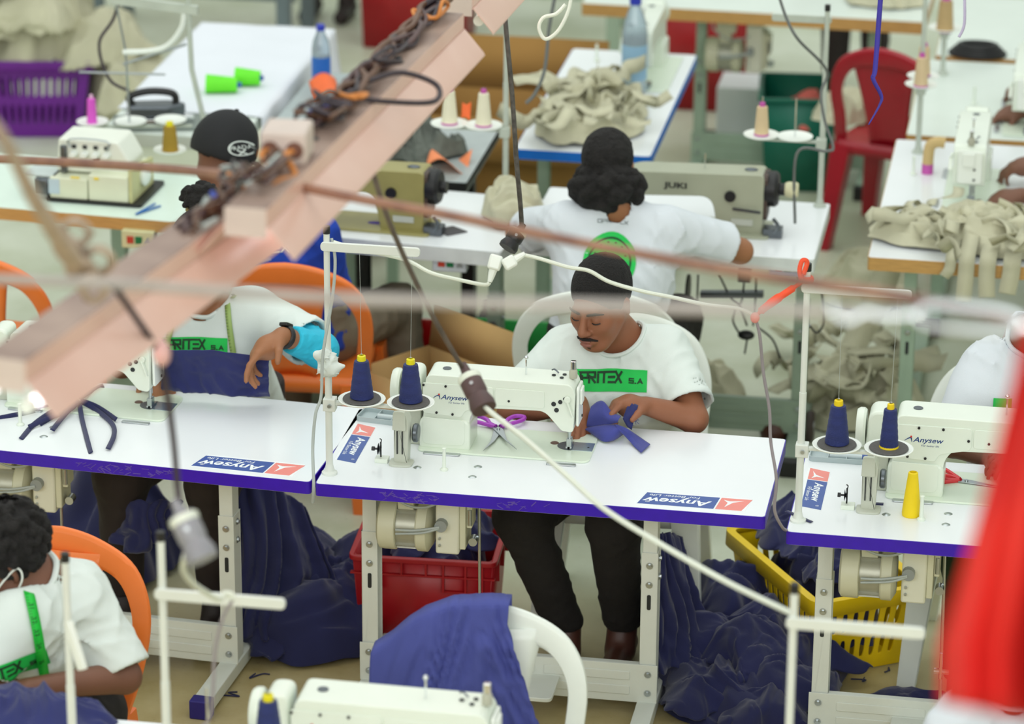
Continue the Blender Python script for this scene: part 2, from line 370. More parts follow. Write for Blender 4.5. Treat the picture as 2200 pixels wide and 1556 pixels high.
# ================================================================ sewing tables
def sticker(parent, o, rd, ud, L, H):
    o = Vector(o); M = frame(o, rd, ud)
    base = MB().prism([(0, 0), (L * .92, 0), (L, H), (L * .04, H)], 0, .0004, 'z').xf(M).obj('sticker', PAPER, parent, smooth=0)
    def p(poly, z, m, nm): return MB().prism(poly, z, z + .0004, 'z').xf(M).obj(nm, m, base, smooth=0)
    p([(0, H * .10), (L * .27, H * .10), (L * .30, H * .97), (L * .07, H * .97)], .0004, REDS, 'red_panel')
    p([(L * .285, H * .10), (L * .93, H * .10), (L * .985, H * .97), (L * .315, H * .97)], .0004, BLUES, 'blue_panel')
    p([(L * .07, H * .25), (L * .16, H * .42), (L * .225, H * .8), (L * .205, H * .46), (L * .245, H * .25), (L * .19, H * .33), (L * .13, H * .3)], .0008, PAPER, 'emblem')
    t = text_mb('Anysew', H * .40, shear=.25, bold=.022, width=1.12); t.xf(Matrix.Translation((L * .35, H * .46, .0009))).xf(M).obj('lettering', PAPER, base, smooth=0)
    t = text_mb('For Better Life', H * .17, shear=.2, width=1.1); t.xf(Matrix.Translation((L * .45, H * .19, .0009))).xf(M).obj('lettering', PAPER, base, smooth=0)
    t = text_mb('®', H * .14); t.xf(Matrix.Translation((L * .88, H * .7, .0009))).xf(M).obj('lettering', PAPER, base, smooth=0)
    return base
def bolt(parent, p, n, m=STEEL):
    b = MB(); p = Vector(p); n = Vector(n); b.cyl(p, p + n * .0025, .0095, n=12); b.cyl(p + n * .0025, p + n * .007, .006, n=6); return b.obj('bolt', m, parent)
def leg_frame(parent, x, s, m, W, H=.722, y0=.295, caps=None, wx=.045):
    # s=+1: channel open towards +x ; front face towards -y
    x0, x1 = (x, x + wx) if s > 0 else (x - wx, x)
    y1 = y0 + .062; t = .003
    b = MB(); zl = .5
    def chan(z0, z1, g):
        b.box(x0 - g, x1 + g, y0 - g, y0 + t - g, z0, z1); b.box(x0 - g, x1 + g, y1 - t + g, y1 + g, z0, z1)
        if s > 0: b.box(x0 - g, x0 + t - g, y0 - g, y1 + g, z0, z1)
        else: b.box(x1 - t + g, x1 + g, y0 - g, y1 + g, z0, z1)
    chan(.05, zl, 0); chan(.3, H, -.0032)
    b.box(x0 - .01, x1 + .01, y0 - .05, y1 + .05, H - .004, H)
    leg = b.obj('leg', m, parent, bevel=.001)
    MB().prism(roundpoly([(x0 + wx * .38, .33), (x0 + wx * .62, .33), (x0 + wx * .62, .375), (x0 + wx * .38, .375)], .005), y0 - .0008, y0, 'y').obj('slot', DARK, leg, smooth=0)
    for z in (.405, .462): bolt(leg, (x0 + wx / 2, y0, z), (0, -1, 0))
    xs = x1 if s > 0 else x1
    for z in (.42, .475):
        if s < 0: bolt(leg, (x1, y0 + .03, z), (1, 0, 0))
    f = MB(); f.box(x0 - .004, x1 + .004, .04, W + .08, .012, .052); foot = f.obj('foot', m, parent, bevel=.003)
    for ya, yb in ((.026, .07), (W + .05, W + .094)):
        MB().box(x0 - .007, x1 + .007, ya, yb, .0, .056).obj('end_cap', caps or BLACK, foot, bevel=.004)
    return leg
def sewing_table(name, label, loc, rz=0, L=1.2, W=.55, top=LAM, edge=INDIGO, th=.036, m=FRAME, xl=.06, xr=.885, caps=None, group='sewing tables', stick=True, bar=True, rod=True, corner=.012, scuffs=()):
    t = thing(name, label, 'table', loc, rz, group)
    MB().prism(rrect(.002, L - .002, .002, W - .002, corner), .7225, .7602, 'z').obj('tabletop', top, t, bevel=.0008)
    o = rrect(0, L, 0, W, corner); i = rrect(.0025, L - .0025, .0025, W - .0025, max(.002, corner - .0025)); e = MB(); n = len(o); z0, z1 = .76 - th, .7588
    e.loft([[(p[0], p[1], z0) for p in i], [(p[0], p[1], z0) for p in o], [(p[0], p[1], z1) for p in o], [(p[0], p[1], z1) for p in i]], cap=False)
    e.obj('edge_band', edge, t)
    leg_frame(t, xl, 1, m, W, caps=caps); leg_frame(t, xr, -1, m, W, caps=caps)
    if bar:
        b = MB(); b.box(xl - .006, xr + .006, .288, .292, .05, .165); b.box(xl + .046, xr - .046, .292, .31, .161, .165); b.box(xl + .046, xr - .046, .292, .31, .05, .054)
        cb = b.obj('crossbar', m, t, bevel=.001)
        for xa, xb in ((xl + .07, xl + .31), (xl + .335, xr - .335), (xr - .31, xr - .07)):
            for za, zb in ((.073, .099), (.117, .143)):
                MB().prism(rrect(xa, xb, za, zb, .004), .2855, .288, 'y').obj('rib', m, cb, bevel=.002)
        for x in (xl + .02, xr - .02):
            for z in (.08, .137): bolt(cb, (x, .288, z), (0, -1, 0))
    if rod:
        x = .40; b = MB(); b.cyl((x, .24, .66), (x + .012, .2, .13), .0045, n=8); r_ = b.obj('pedal_rod', STEEL, t)
        c = MB(); c.cyl((x - .01, .205, .30), (x + .03, .205, .30), .008, n=10); c.cyl((x + .008, .19, .285), (x + .008, .19, .36), .0045, n=8); c.obj('clamp', CHROME, r_)
        p = MB(); p.prism(rrect(x - .12, x + .22, .14, .40, .02), .10, .112, 'z'); p.bar((xl + .02, .32, .095), (xr - .02, .32, .095), .03, .014)
        p.obj('treadle', m, t, bevel=.002)
    if stick:
        sticker(t, (1.155, .112, .7603), (-1, 0, 0), (0, -1, 0), .30, .088)
        sticker(t, (.016, .435, .7603), (0, -1, 0), (1, 0, 0), .285, .062)
    for sx, n_, sd in scuffs:
        rs = random.Random(sd); b = MB()
        for k in range(n_):
            x = sx + rs.uniform(-.075, .075); z = .742 + rs.uniform(-.012, .008); a = rs.uniform(-.9, .9); l = rs.uniform(.008, .022)
            b.bar((x - cos(a) * l / 2, -.0003, z - sin(a) * l / 2), (x + cos(a) * l / 2, -.0003, z + sin(a) * l / 2), .0006, rs.uniform(.001, .003), up=(0, 0.2, 1))
        tag(b.obj('scuff', SCUFF, t, smooth=0), kind='stuff')
    return t
LX, LY, LR = -1.212, .086, RAD(-3.8)
t_left = sewing_table('sewing_table', 'white sewing table with indigo edge scattered with navy ribbons, left of the row', (LX, LY, 0), LR, caps=mat('cap_navy', (40, 32, 130), .5), scuffs=((.62, 26, 1), (.74, 18, 2)))
t_mid = sewing_table('sewing_table', 'white sewing table with scuffed indigo edge holding purple-handled scissors, centre of the row', (0, 0, 0), 0, caps=MATS['cap_navy'], scuffs=((.255, 34, 3), (.56, 16, 4)))
t_right = sewing_table('sewing_table', 'white sewing table with indigo edge holding the yellow cone and red scissors', (1.262, -.083, 0), 0, caps=MATS['cap_navy'])
# ================================================================ sewing machines (cream lockstitch, seen from behind)
def emblem(parent, o, x, z, s):     # swoosh of the maker's mark, on a face with reading axis x, up axis z
    M = frame(o, x, z)
    a = MB(); a.prism([(0, .2), (.45, .62), (1., .95), (1.3, 1.0), (1.3, .72), (1., .72), (.6, .55), (.25, .3)], 0, .0005 / s, 'z')
    a.prism([(1.1, .75), (1.3, 1.0), (1.42, .1), (1.34, 0)], 0, .0005 / s, 'z'); a.xf(Matrix.Scale(s, 4)).xf(M); a.obj('emblem', mat('logo_blue', (24, 62, 130), .5), parent, smooth=0)
    MB().prism(roundpoly([(1.05, .85), (1.35, .85), (1.35, 1.2), (1.05, 1.2)], .12), 0, .0008 / s, 'z').xf(Matrix.Scale(s, 4)).xf(M).obj('emblem', mat('logo_red', (214, 52, 40), .5), parent, smooth=0)
def anysew(name, label, loc, rz=0, cover=True):
    t = thing(name, label, 'sewing machine', loc, rz, 'cream lockstitch sewing machines')
    MB().prism(roundpoly([(0, 0, .02), (.472, 0, .025), (.472, .2, .04), (0, .2, .01)], .02), 0, .006, 'z').obj('bed_plate', mat('bed_mint', (222, 234, 216), .35, var=.015, coat=.3), t, bevel=.002)
    # arm, column and head in one casting
    body = roundpoly([(.006, 0, .004), (.138, 0, .006), (.140, .10, .03), (.160, .128, .012), (.345, .132, .02), (.392, .078, .006), (.424, .074, .012), (.428, .19, .02), (.415, .213, .02), (.02, .215, .02)], .01)
    b = MB(); b.prism(body, .030, .135, 'y'); bd = b.obj('body', CREAM, t, bevel=.012, seg=4)
    MB().prism(roundpoly([(.002, .0, .01), (.142, .0, .01), (.142, .09, .02), (.002, .09, .02)], .01), .024, .145, 'y').obj('column_base', CREAM, t, bevel=.008, seg=3)
    # back cover plate with screws
    cov = MB().prism(roundpoly([(.012, .104, .01), (.118, .098, .006), (.128, .118, .01), (.205, .135, .01), (.205, .192, .008), (.012, .192, .004)], .006), .0265, .030, 'y').obj('cover_plate', CREAM, bd, bevel=.001)
    for x, z in ((.014, .186), (.075, .186), (.135, .186), (.198, .160), (.05, .108), (.094, .106), (.248, .155)):
        MB().cyl((x, .0262, z), (x, .0232 if x < .24 else .0272, z), .0034, n=10).obj('screw', BLACK if x != .248 else DARK, cov)
    MB().prism(rrect(.21, .345, .140, .19, .008), .0275, .030, 'y').obj('arm_panel', CREAM, bd, bevel=.001)
    MB().prism(roundpoly([(.012, .016, .014), (.128, .016, .02), (.128, .09, .01), (.012, .094, .004)], .006), .0225, .0242, 'y').obj('lower_plate', CREAM, bd, bevel=.0008)
    for x, z, r in ((.37, .155, .0065), (.388, .162, .006), (.378, .138, .0065), (.40, .172, .0045), (.322, .152, .005)):
        MB().cyl((x, .0305, z), (x, .0285, z), r, n=12).obj('screw_hole', DARK if r > .0046 else BLACK, bd)
    lv = MB(); lv.cyl((.408, .028, .172), (.408, .020, .172), .009, n=14); lv.bar((.408, .022, .168), (.424, .020, .126), .004, .012, up=(0, 1, 0)); lv.obj('lift_lever', CREAM, bd, bevel=.001)
    # face plate at the needle end
    MB().prism(roundpoly([(.045, .085), (.125, .085), (.125, .195), (.045, .2)], .012), .4285, .436, 'x').obj('face_plate', WHITE, bd, bevel=.003)
    gp = MB().prism(rrect(.06, .1, .145, .19, .006), .436, .443, 'x').obj('thread_guard', WHITE, bd, bevel=.002)
    for z in (.10, .135): MB().cyl((.436, .1, z), (.439, .1, z), .004, n=10).obj('screw', DARK, bd)
    for x, y in ((.36, .09), (.388, .1), (.384, .075)):
        MB().cyl((x, y, .2145), (x, y, .2165), .0055, n=12).obj('oil_plug', DARK, bd)
    g = MB(); g.cyl((.285, .085, .21), (.285, .085, .268), .0022, n=8); g.ell((.285, .085, .262), (.006, .006, .006), 10, 6); g.obj('thread_post', CHROME, bd)
    k = MB(); k.lathe([(.0105, .213), (.0115, .22), (.0115, .232), (.009, .238)], (.414, .085, 0), n=16); kb = k.obj('presser_dial', mat('dial_beige', (190, 190, 172), .5), bd)
    MB().prism(rrect(.406, .422, .079, .091, .004), .236, .262, 'z').obj('dial_cap', CHROME, kb, bevel=.002)
    s_ = MB(); s_.tube(catmull([(.352, .11, .222), (.36, .105, .226), (.372, .10, .218)], 5), .0022, 6); s_.obj('thread_hook', DSTEEL, bd)
    MB().lathe([(.0, .2165), (.012, .2165), (.012, .2145)], (.068, .085, 0), n=16).obj('oil_window', DSTEEL, bd)
    # needle bar, presser foot, plates
    nb = MB(); nb.cyl((.405, .1, .10), (.405, .1, .045), .0042, n=10); nb.cyl((.405, .1, .05), (.405, .1, .01), .0018, n=6); nb.obj('needle_bar', STEEL, t)
    pf = MB(); pf.cyl((.405, .09, .09), (.405, .09, .03), .0045, n=10); pf.box(.398, .412, .08, .105, .012, .035); pf.box(.396, .402, .078, .12, .007, .013); pf.box(.407, .413, .078, .12, .007, .013); pf.obj('presser_foot', STEEL, t, bevel=.001)
    MB().prism([(.375 + .03 * (1 - cos(a)) if False else .405 + .035 * cos(a), .104 + .031 * sin(a)) for a in [pi / 2 + pi * i / 12 for i in range(13)]] + [(.412, .073), (.412, .135)], .0055, .0072, 'z').obj('needle_plate', DSTEEL, t, smooth=0)
    MB().box(.413, .470, .075, .133, .0055, .0070).obj('slide_plate', mat('slide_steel', (168, 186, 200), .25, .7), t)
    MB().cyl((.456, .1, .0068), (.456, .1, .0073), .003, n=10).obj('slide_hole', DARK, t)
    MB().lathe([(0, .0075), (.010, .0075), (.012, .006)], (.360, .118, 0), n=16).obj('oil_eye', mat('brass_eye', (120, 96, 84), .4, .6), t)
    MB().prism(rrect(.36, .44, -.028, -.012, .004), 0, .004, 'z').obj('hinge', STEEL, t, bevel=.001)
    MB().prism(rrect(.02, .12, -.016, .004, .006), 0, .004, 'z').obj('hinge', STEEL, t, bevel=.001)
    # hand wheel and belt cover
    if cover:
        MB().prism(roundpoly([(-.058, .10, .02), (.004, .10, .01), (.004, .214, .02), (-.05, .214, .03)], .02), .045, .125, 'y').obj('belt_cover', CREAM, t, bevel=.008, seg=3)
        c = MB().prism(roundpoly([(-.05, .0, .01), (.002, .0, .004), (.002, .11, .004), (-.046, .11, .01)], .01), .05, .11, 'y').obj('belt_guard', mat('guard_grey', (196, 200, 184), .5), t, bevel=.004)
        MB().lathe([(0, -.012), (.045, -.012), (.05, -.004), (.05, .006), (.045, .012), (0, .012)], (-.07, .085, .155), 'x', n=24).obj('hand_wheel', CREAM, t)
    MB().lathe([(0, 0), (.011, 0), (.011, .004), (.0055, .008), (.0045, .06), (.006, .064), (0, .066)], (.098, -.115, 0), n=14).obj('knee_pin', CREAM, t)
    t2 = text_mb('Anysew', .014, shear=.28, bold=.012, width=1.18); t2.xf(frame((.062, .0262, .148), (1, 0, 0), (0, 0, 1))).obj('lettering', MATS.get('logo_blue') or mat('logo_blue', (24, 62, 130), .5), cov, smooth=0)
    t3 = text_mb('For better life', .0052, shear=.2, width=1.1); t3.xf(frame((.082, .0262, .137), (1, 0, 0), (0, 0, 1))).obj('lettering', MATS['logo_blue'], cov, smooth=0)
    emblem(cov, (.040, .0262, .147), (1, 0, 0), (0, 0, 1), .014)
    return t
mc_mid = anysew('sewing_machine', 'cream lockstitch machine on the centre table, behind two navy cones', (.222, .268, .76))
mc_right = copy_tree(mc_mid, None, 'cream lockstitch machine on the right table beside the yellow cone', (1.496, .178, .76)); mc_right.scale = (1.06, 1.06, 1.06)
_m = Matrix.Translation((LX, LY, 0)) @ Matrix.Rotation(LR, 4, 'Z') @ Vector((.213, .30, .76))
mc_left = copy_tree(mc_mid, None, 'cream lockstitch machine on the left table, half hidden by the hanging light fixture', _m, LR)
# ================================================================ bobbin winder + thread tension bracket
def bobbin(label, loc):
    t = thing('bobbin_winder', label, 'bobbin winder', loc, 0, 'bobbin winders')
    g = mat('winder_grey', (200, 204, 190), .5, var=.03)
    MB().prism(roundpoly([(-.030, -.022, .02), (.034, -.022, .02), (.034, .03, .01), (-.03, .03, .01)], .015), 0, .006, 'z').obj('base', g, t, bevel=.001)
    b = MB(); b.prism([(-.016, .0), (.018, .0), (.014, .12), (.010, .15), (-.016, .15), (-.018, .1)], .004, .008, 'y'); b.prism([(.014, 0), (.018, 0), (.022, .12), (.012, .15), (.008, .15)], .004, .05, 'y'); b.prism([(-.018, 0), (-.014, 0), (-.014, .12), (-.018, .12)], .004, .03, 'y')
    b.prism(roundpoly([(-.02, .10, .003), (.016, .10, .003), (.014, .155, .01), (-.018, .155, .01)], .004), -.006, .004, 'y'); b.obj('arm', g, t, bevel=.0012)
    for x in (-.008, .006): MB().box(x - .0015, x + .0015, -.0005, .0045, .03, .095).obj('slot', DARK, t)
    MB().lathe([(0, -.008), (.022, -.008), (.026, -.004), (.026, .004), (.022, .008), (0, .008)], (.034, .05, .075), 'x', n=20).obj('wheel', DSTEEL, t)
    q = thing('thread_tensioner', label.replace('bobbin winder', 'spring thread tensioner').replace('under', 'near'), 'tensioner', (loc[0] - .058, loc[1] + .016, loc[2]), 0, 'thread tensioners')
    MB().prism(rrect(-.012, .024, -.018, .012, .003), 0, .012, 'z').obj('bracket', CREAM, q, bevel=.001)
    MB().lathe([(0, -.002), (.016, -.003), (.004, 0), (.016, .003), (0, .002)], (-.001, -.004, .036), 'x', n=18).obj('discs', DSTEEL, q)
    s = MB(); s.cyl((-.02, -.004, .036), (.004, -.004, .036), .003, n=8); s.cyl((-.022, -.004, .036), (-.014, -.004, .036), .006, n=10); s.cyl((.002, 0, .01), (.002, 0, .055), .0022, n=8); s.tube(catmull([(.002, 0, .05), (.004, -.002, .062), (0, -.004, .066)], 5), .0015, 6); s.obj('post', BLACK, q)
    return t
bobbin('grey bobbin winder under the spool plate on the centre table', (.196, .170, .76))
bobbin('grey bobbin winder under the spool plate on the right table', (1.458, .087, .76))
# rivets in the table tops
for (x, y) in ((.246, .158), (.405, .193), (.403, .121)):
    for tb in (t_left, t_mid, t_right):
        MB().lathe([(0, .0035), (.006, .003), (.0115, 0)], (x, y, .7602), n=16).obj('rivet', STEEL, tb)
# ================================================================ thread stands
def dish(parent, x, y, z, r=.062, pad=True, m=WHITE):
    d = MB(); d.lathe([(0, 0), (r * .8, .001), (r, .006), (r * 1.02, .009), (r * .98, .010), (r * .8, .006), (0, .006)], (x, y, z), n=32); o = d.obj('spool_plate', m, parent)
    if pad: MB().lathe([(0, .0115), (r * .80, .0115), (r * .82, .009), (r * .78, .006)], (x, y, z), n=28).obj('foam_pad', FOAM, o)
    MB().cyl((x, y, z + .006), (x, y, z + .135), .0026, n=8).obj('spindle', CHROME, o)
    return o
def stand(label, loc, rz, H, zb, armL, platex, m=FRAME, cap=BLACK, group='thread stands', z_arm=None, pad=True, r=.062, arm=True):
    t = thing('thread_stand', label, 'thread stand', loc, rz, group)
    MB().lathe([(0, 0), (.021, 0), (.021, .006), (.014, .010), (.0105, .024), (.0095, .03)], (0, 0, 0), n=18).obj('base_flange', m, t)
    p = MB(); p.cyl((0, 0, .01), (0, 0, H * .52), .0095, n=14); p.cyl((0, 0, H * .50), (0, 0, H), .0082, n=14); p.obj('pole', m, t)
    MB().cyl((0, 0, H - .002), (0, 0, H + .018), .0095, n=14).obj('pole_cap', cap, t)
    za = z_arm or H - .035
    if arm:
        a = MB(); a.prism(rrect(-.014, armL, -.012, .012, .011), -.006, .004, 'y'); g = a.xf(Matrix.Translation((0, -.008, za))).obj('guide_arm', m, t, bevel=.001)
        for x in (armL * .36, armL * .95): MB().lathe([(.0035, 0), (.006, 0), (.006, .002), (.0035, .002), (.0035, 0)], (x, 0, 0), 'y', n=12).xf(Matrix.Translation((0, -.013, za))).obj('eyelet', STEEL, g)
    if platex:
        MB().box(-.013, .02, -.016, .016, zb - .03, zb + .005).obj('clamp', m, t, bevel=.002)
        MB().cyl((.006, -.016, zb - .012), (.006, -.024, zb - .012), .005, n=8).obj('screw', STEEL, t)
        MB().box(0, platex[-1] + .02, -.008, .008, zb - .012, zb - .004).obj('cross_arm', m, t, bevel=.001)
        for x in platex: dish(t, x, 0, zb, r, pad)
    return t
def cone(label, loc, mthread, mcore, h=.108, r0=.0315, r1=.019, group='navy thread cones', base=False):
    t = thing('thread_cone', label, 'thread cone', loc, 0, group)
    pr = [(r0 - .004, 0)]
    for k in range(13):
        u = k / 12; pr.append((r0 + (r1 - r0) * u + (.0007 if k % 2 else 0), .003 + (h - .008) * u))
    pr += [(r1 - .006, h - .003)]
    MB().lathe(pr, n=28).obj('thread', mthread, t)
    MB().lathe([(.004, 0), (r1 - .008, 0), (r1 - .007, h), (r1 - .008, h + .010), (r1 - .012, h + .012), (.006, h + .010), (.006, h - .03)], n=20).obj('core', mcore, t)
    if base: MB().lathe([(.01, 0), (r0 + .001, 0), (r0 - .001, .010), (.01, .01)], n=24).obj('core_foot', mcore, t)
    return t
sx, sy = .024, .072
st_mid = stand('cream thread stand on the centre table, white rag tied to its pole', (sx, sy, .76), 0, .68, .214, .25, (.09, .222))
zc = .76 + .214 + .0118
cone('navy thread cone on the plate nearest the pole with the white rag', (sx + .09, sy, zc), NAVYT, YELP)
cone('navy thread cone on the plate beside the brand logo of the centre machine', (sx + .222, sy, zc), NAVYT, YELP)
rx, ry = 1.286, -.011
st_right = stand('cream thread stand on the right table, orange ribbon tied near its top', (rx, ry, .76), 0, .69, .214, .265, (.092, .225), z_arm=.645)
cone('fat navy thread cone on the right table stand, next to the pole', (rx + .092, ry, zc), NAVYT, YELC)
cone('slim navy thread cone with a yellow foot on the right table stand', (rx + .225, ry, zc), NAVYT, YELC, r0=.024, r1=.0165, base=True)
tag(MB().lathe([(0, 0), (.0235, 0), (.0245, .006), (.0225, .03), (.0135, .112), (.0125, .12), (.009, .122), (.009, .10)], n=28).obj('yellow_cone', YELC, loc=(1.572, .083, .7605)), 'bright yellow empty plastic cone standing on the right table', 'thread cone')
# ================================================================ motors under the tables
def motor(label, loc):
    t = thing('sewing_motor', label, 'motor', loc, 0, 'motors under the sewing tables')
    # local: x along the shaft
    MB().lathe([(0, 0), (.058, 0), (.068, .006), (.07, .02), (.07, .05), (.066, .053), (0, .053)], axis='x', n=28).obj('fan_cover', CREAM2, t)
    b = MB(); b.lathe([(0, .05), (.058, .05), (.058, .112), (0, .112)], axis='x', n=32); bd = b.obj('housing', mat('alu_cast', (186, 186, 170), .4, .5), t)
    for k in range(14):
        a = RAD(-140 + k * 20) ; MB().bar((.053, cos(a) * .061, sin(a) * .061), (.110, cos(a) * .061, sin(a) * .061), .004, .009, up=(0, cos(a), sin(a))).obj('fin', MATS['alu_cast'], bd)
    MB().lathe([(0, .108), (.066, .108), (.07, .112), (.07, .138), (.05, .150), (0, .152)], axis='x', n=28).obj('end_bell', CREAM2, t)
    m = MB(); m.box(.055, .1, -.03, .03, .05, .10); m.box(.04, .118, -.025, .025, .095, .135); m.obj('mount', CREAM2, t, bevel=.003)
    bx = thing('control_box', label.replace('motor', 'motor control box'), 'control box', (loc[0] + .165, loc[1] - .012, loc[2]), 0, 'control boxes under the sewing tables')
    MB().box(0, .065, -.045, .06, -.055, .14).obj('case', mat('box_cream', (226, 226, 208), .45, var=.02), bx, bevel=.006)
    f = MB(); f.box(.065, .082, -.04, .05, -.04, .11); f.box(.082, .098, -.03, .03, .02, .10); f.obj('front_cover', CREAM2, bx, bevel=.003)
    for z in (-.028, -.008): MB().cyl((.012, -.045, z), (.012, -.053, z), .0035, n=8).obj('screw', STEEL, bx)
    MB().cyl((.10, -.03, -.02), (.10, .0, -.02), .012, n=14).obj('roller', STEEL, bx)
    MB().cyl((.092, -.03, .03), (.092, -.03, .075), .006, n=10).obj('spring', STEEL, bx)
    MB().cyl((.018, -.045, .035), (.018, -.066, .035), .017, n=14).obj('cable_gland', GREYP, bx)
    c = MB()
    c.tube(catmull([(.015, -.066, .033), (-.02, -.075, .028), (-.06, -.072, .02), (-.105, -.07, .018)], 6), .004, 6); c.tube(catmull([(.015, -.066, .03), (-.03, -.078, .018), (-.105, -.068, .005)], 6), .0035, 6); c.obj('motor_cable', GREYC, bx)
    MB().tube(catmull([(.015, -.05, .1), (-.03, -.055, .083), (-.08, -.05, .085), (-.13, -.045, .118), (-.14, -.03, .15)], 6), .0035, 6).obj('supply_cable', GREYC, bx)
    return t
motor('cream clutch motor under the centre table, above the red crate', (.125, .24, .555))
motor('cream clutch motor under the right table, above the yellow basket', (1.39, .157, .555))
motor('cream clutch motor under the left table, cut by the left frame edge', (-1.03, .31, .555))
# ================================================================ people
from mathutils.bvhtree import BVHTree
def nv(v): return Vector(v).normalized()
def head_axes(fwd, up=(0, 0, 1)):
    F = nv(fwd); S = F.cross(Vector(up)).normalized(); U = S.cross(F); return S, F, U
def hand(S, wrist, d, palm, side, curls, spread=.10, k=.006, thumb=(.5, .5), sc=1.):
    # d: towards the fingers, palm: direction the palm faces, side: +1 thumb on +(d x palm) side
    d = nv(d); pn = Vector(palm); pn = nv(pn - d * pn.dot(d)); x = d.cross(pn) * side
    tips = []
    base = [(.028, .088), (.009, .092), (-.010, .088), (-.028, .080)]; ln = [(.040, .024, .019), (.044, .028, .020), (.041, .026, .020), (.032, .020, .017)]
    for (bx, by), L, c, i in zip(base, ln, curls, range(4)):
        q = wrist + (x * bx + d * by) * sc; S.cone(wrist + (x * bx * .5 + d * .012) * sc, q, .0155 * sc, .0125 * sc, k=.014)
        a = 0; dirn = (d + x * (bx * spread / .03)).normalized()
        for j, l in enumerate(L):
            a += c * (1.0, 1.15, .7)[j]; v = dirn * cos(a) + pn * sin(a); q2 = q + v * (l * sc)
            S.cone(q, q2, (.0098, .0088, .0078)[j] * sc, (.0088, .0078, .0066)[j] * sc, k=.004 if j else .006); q = q2
        tips.append(q)
    S.ell(wrist + (d * .05 + pn * .004) * sc, (.034 * sc,) * 3, k=.02)
    q = wrist + (x * .026 + d * .025 + pn * .008) * sc; S.cone(wrist + (x * .012 + d * .01) * sc, q, .016 * sc, .015 * sc, k=.012)
    v = nv(x * .75 + d * (.65) + pn * thumb[0]); q2 = q + v * (.036 * sc); S.cone(q, q2, .0135 * sc, .0105 * sc, k=.008)
    v = nv(x * (.75 - thumb[1]) + d * .8 + pn * (thumb[0] + .2)); q3 = q2 + v * (.03 * sc); S.cone(q2, q3, .0105 * sc, .008 * sc, k=.004); tips.append(q3)
    return tips
def person(name, label, J, skinm, h=.006, shirt=None, shirt_m=None, sleeve=.62, long_sleeve=None, pants=None, shoes=None, hair=None, face=True, seed=1, loose=.016, hands=True, handcfg=None, wr=.004, collar=True):
    """J: world joints. Returns the root Empty and the shirt mesh."""
    root = thing(name, label, 'person', (J['pelvis'].x, J['pelvis'].y, 0)); off = root.location.copy()
    pts = [p for k_, p in J.items() if k_ not in ('fwd', 'up', 'hd')]; HS = J.get('hs', 1.)
    pts = [p for p in pts if isinstance(p, Vector)]
    lo = [min(p[i] for p in pts) - .21 for i in range(3)]; hi = [max(p[i] for p in pts) + .21 for i in range(3)]; lo[2] = max(lo[2], -.005)
    B = SDF(lo, hi, h); c = J['head']; S_, F_, U_ = head_axes(J['fwd'], J.get('up', (0, 0, 1)))
    rot = [[S_[i], F_[i], U_[i]] for i in range(3)]
    def H(s, f, u): return c + S_ * s + F_ * f + U_ * u
    # head
    B.ell(H(0, -.018, .034), (.074, .094, .084), k=.0, rot=rot); B.ell(H(0, .030, -.040), (.058, .062, .078), k=.03, rot=rot)
    B.ell(H(0, .066, -.102), (.024, .018, .018), k=.02, rot=rot)
    for s in (-1, 1):
        B.cone(H(s * .046, .0, -.045), H(s * .020, .052, -.098), .020, .018, k=.035)
        B.ell(H(s * .038, .058, -.026), (.020, .020, .020), k=.035, rot=rot)
    if face:
        B.cone(H(-.030, .078, .020), H(.030, .078, .020), .0115, k=.016)
        for s in (-1, 1):
            B.ell(H(s * .031, .098, -.003), (.017, .013, .011), k=.010, op='s', rot=rot)
            B.ell(H(s * .031, .0785, -.004), (.0145, .0135, .0115), k=.004, rot=rot)
            B.ell(H(s * .0125, .1, -.041), (.0095, .010, .0075), k=.006, rot=rot)
            B.cone(H(s * .078, -.010, .012), H(s * .076, -.012, -.026), .011, .008, k=.006); B.ell(H(s * .084, -.001, .002), (.006, .008, .012), k=.004, op='s', rot=rot)
        B.cone(H(0, .088, .010), H(0, .112, -.036), .0075, .0125, k=.010)
        B.ell(H(0, .088, -.072), (.026, .016, .016), k=.014, rot=rot)
        B.ell(H(0, .1005, -.066), (.020, .008, .0055), k=.004, rot=rot); B.ell(H(0, .0990, -.079), (.018, .009, .0068), k=.004, rot=rot)
        B.ell(H(0, .110, -.0722), (.021, .010, .0016), k=.003, op='s', rot=rot)
    else:
        for s in (-1, 1): B.cone(H(s * .078, -.010, .012), H(s * .076, -.012, -.026), .011, .008, k=.006)
    nb = J['neck']; B.cone(H(0, -.030, -.055), nb, .050, .056, k=.03)
    ch, pe = J['chest'], J['pelvis']; sl, sr = J['shL'], J['shR']; ax = nv(sr - sl); tw = J.get('tw', .068); tr = J.get('tr', .098)
    def torso(S, g, k=.06, low=True):
        S.cone(sl * .88 + sr * .12 - Vector((0, 0, .03)), sr * .88 + sl * .12 - Vector((0, 0, .03)), .058 + g, k=.03)
        S.cone(sl * .75 + sr * .25 - Vector((0, 0, .0)), nb + Vector((0, 0, .005)), .045 + g, .05 + g, k=.03); S.cone(sr * .75 + sl * .25, nb + Vector((0, 0, .005)), .045 + g, .05 + g, k=.03)
        for s in (-1, 1):
            S.cone(ch + ax * (tw * 1.05 * s), pe + ax * (tw * .95 * s), tr + g, tr * 1.05 + g, k=.05)
            S.cone(ch + ax * (tw * 1.05 * s), (sr if s > 0 else sl) * .62 + nb * .38 - Vector((0, 0, .05)), tr + g, .075 + g, k=.05)
    torso(B, -.006)
    arm = []
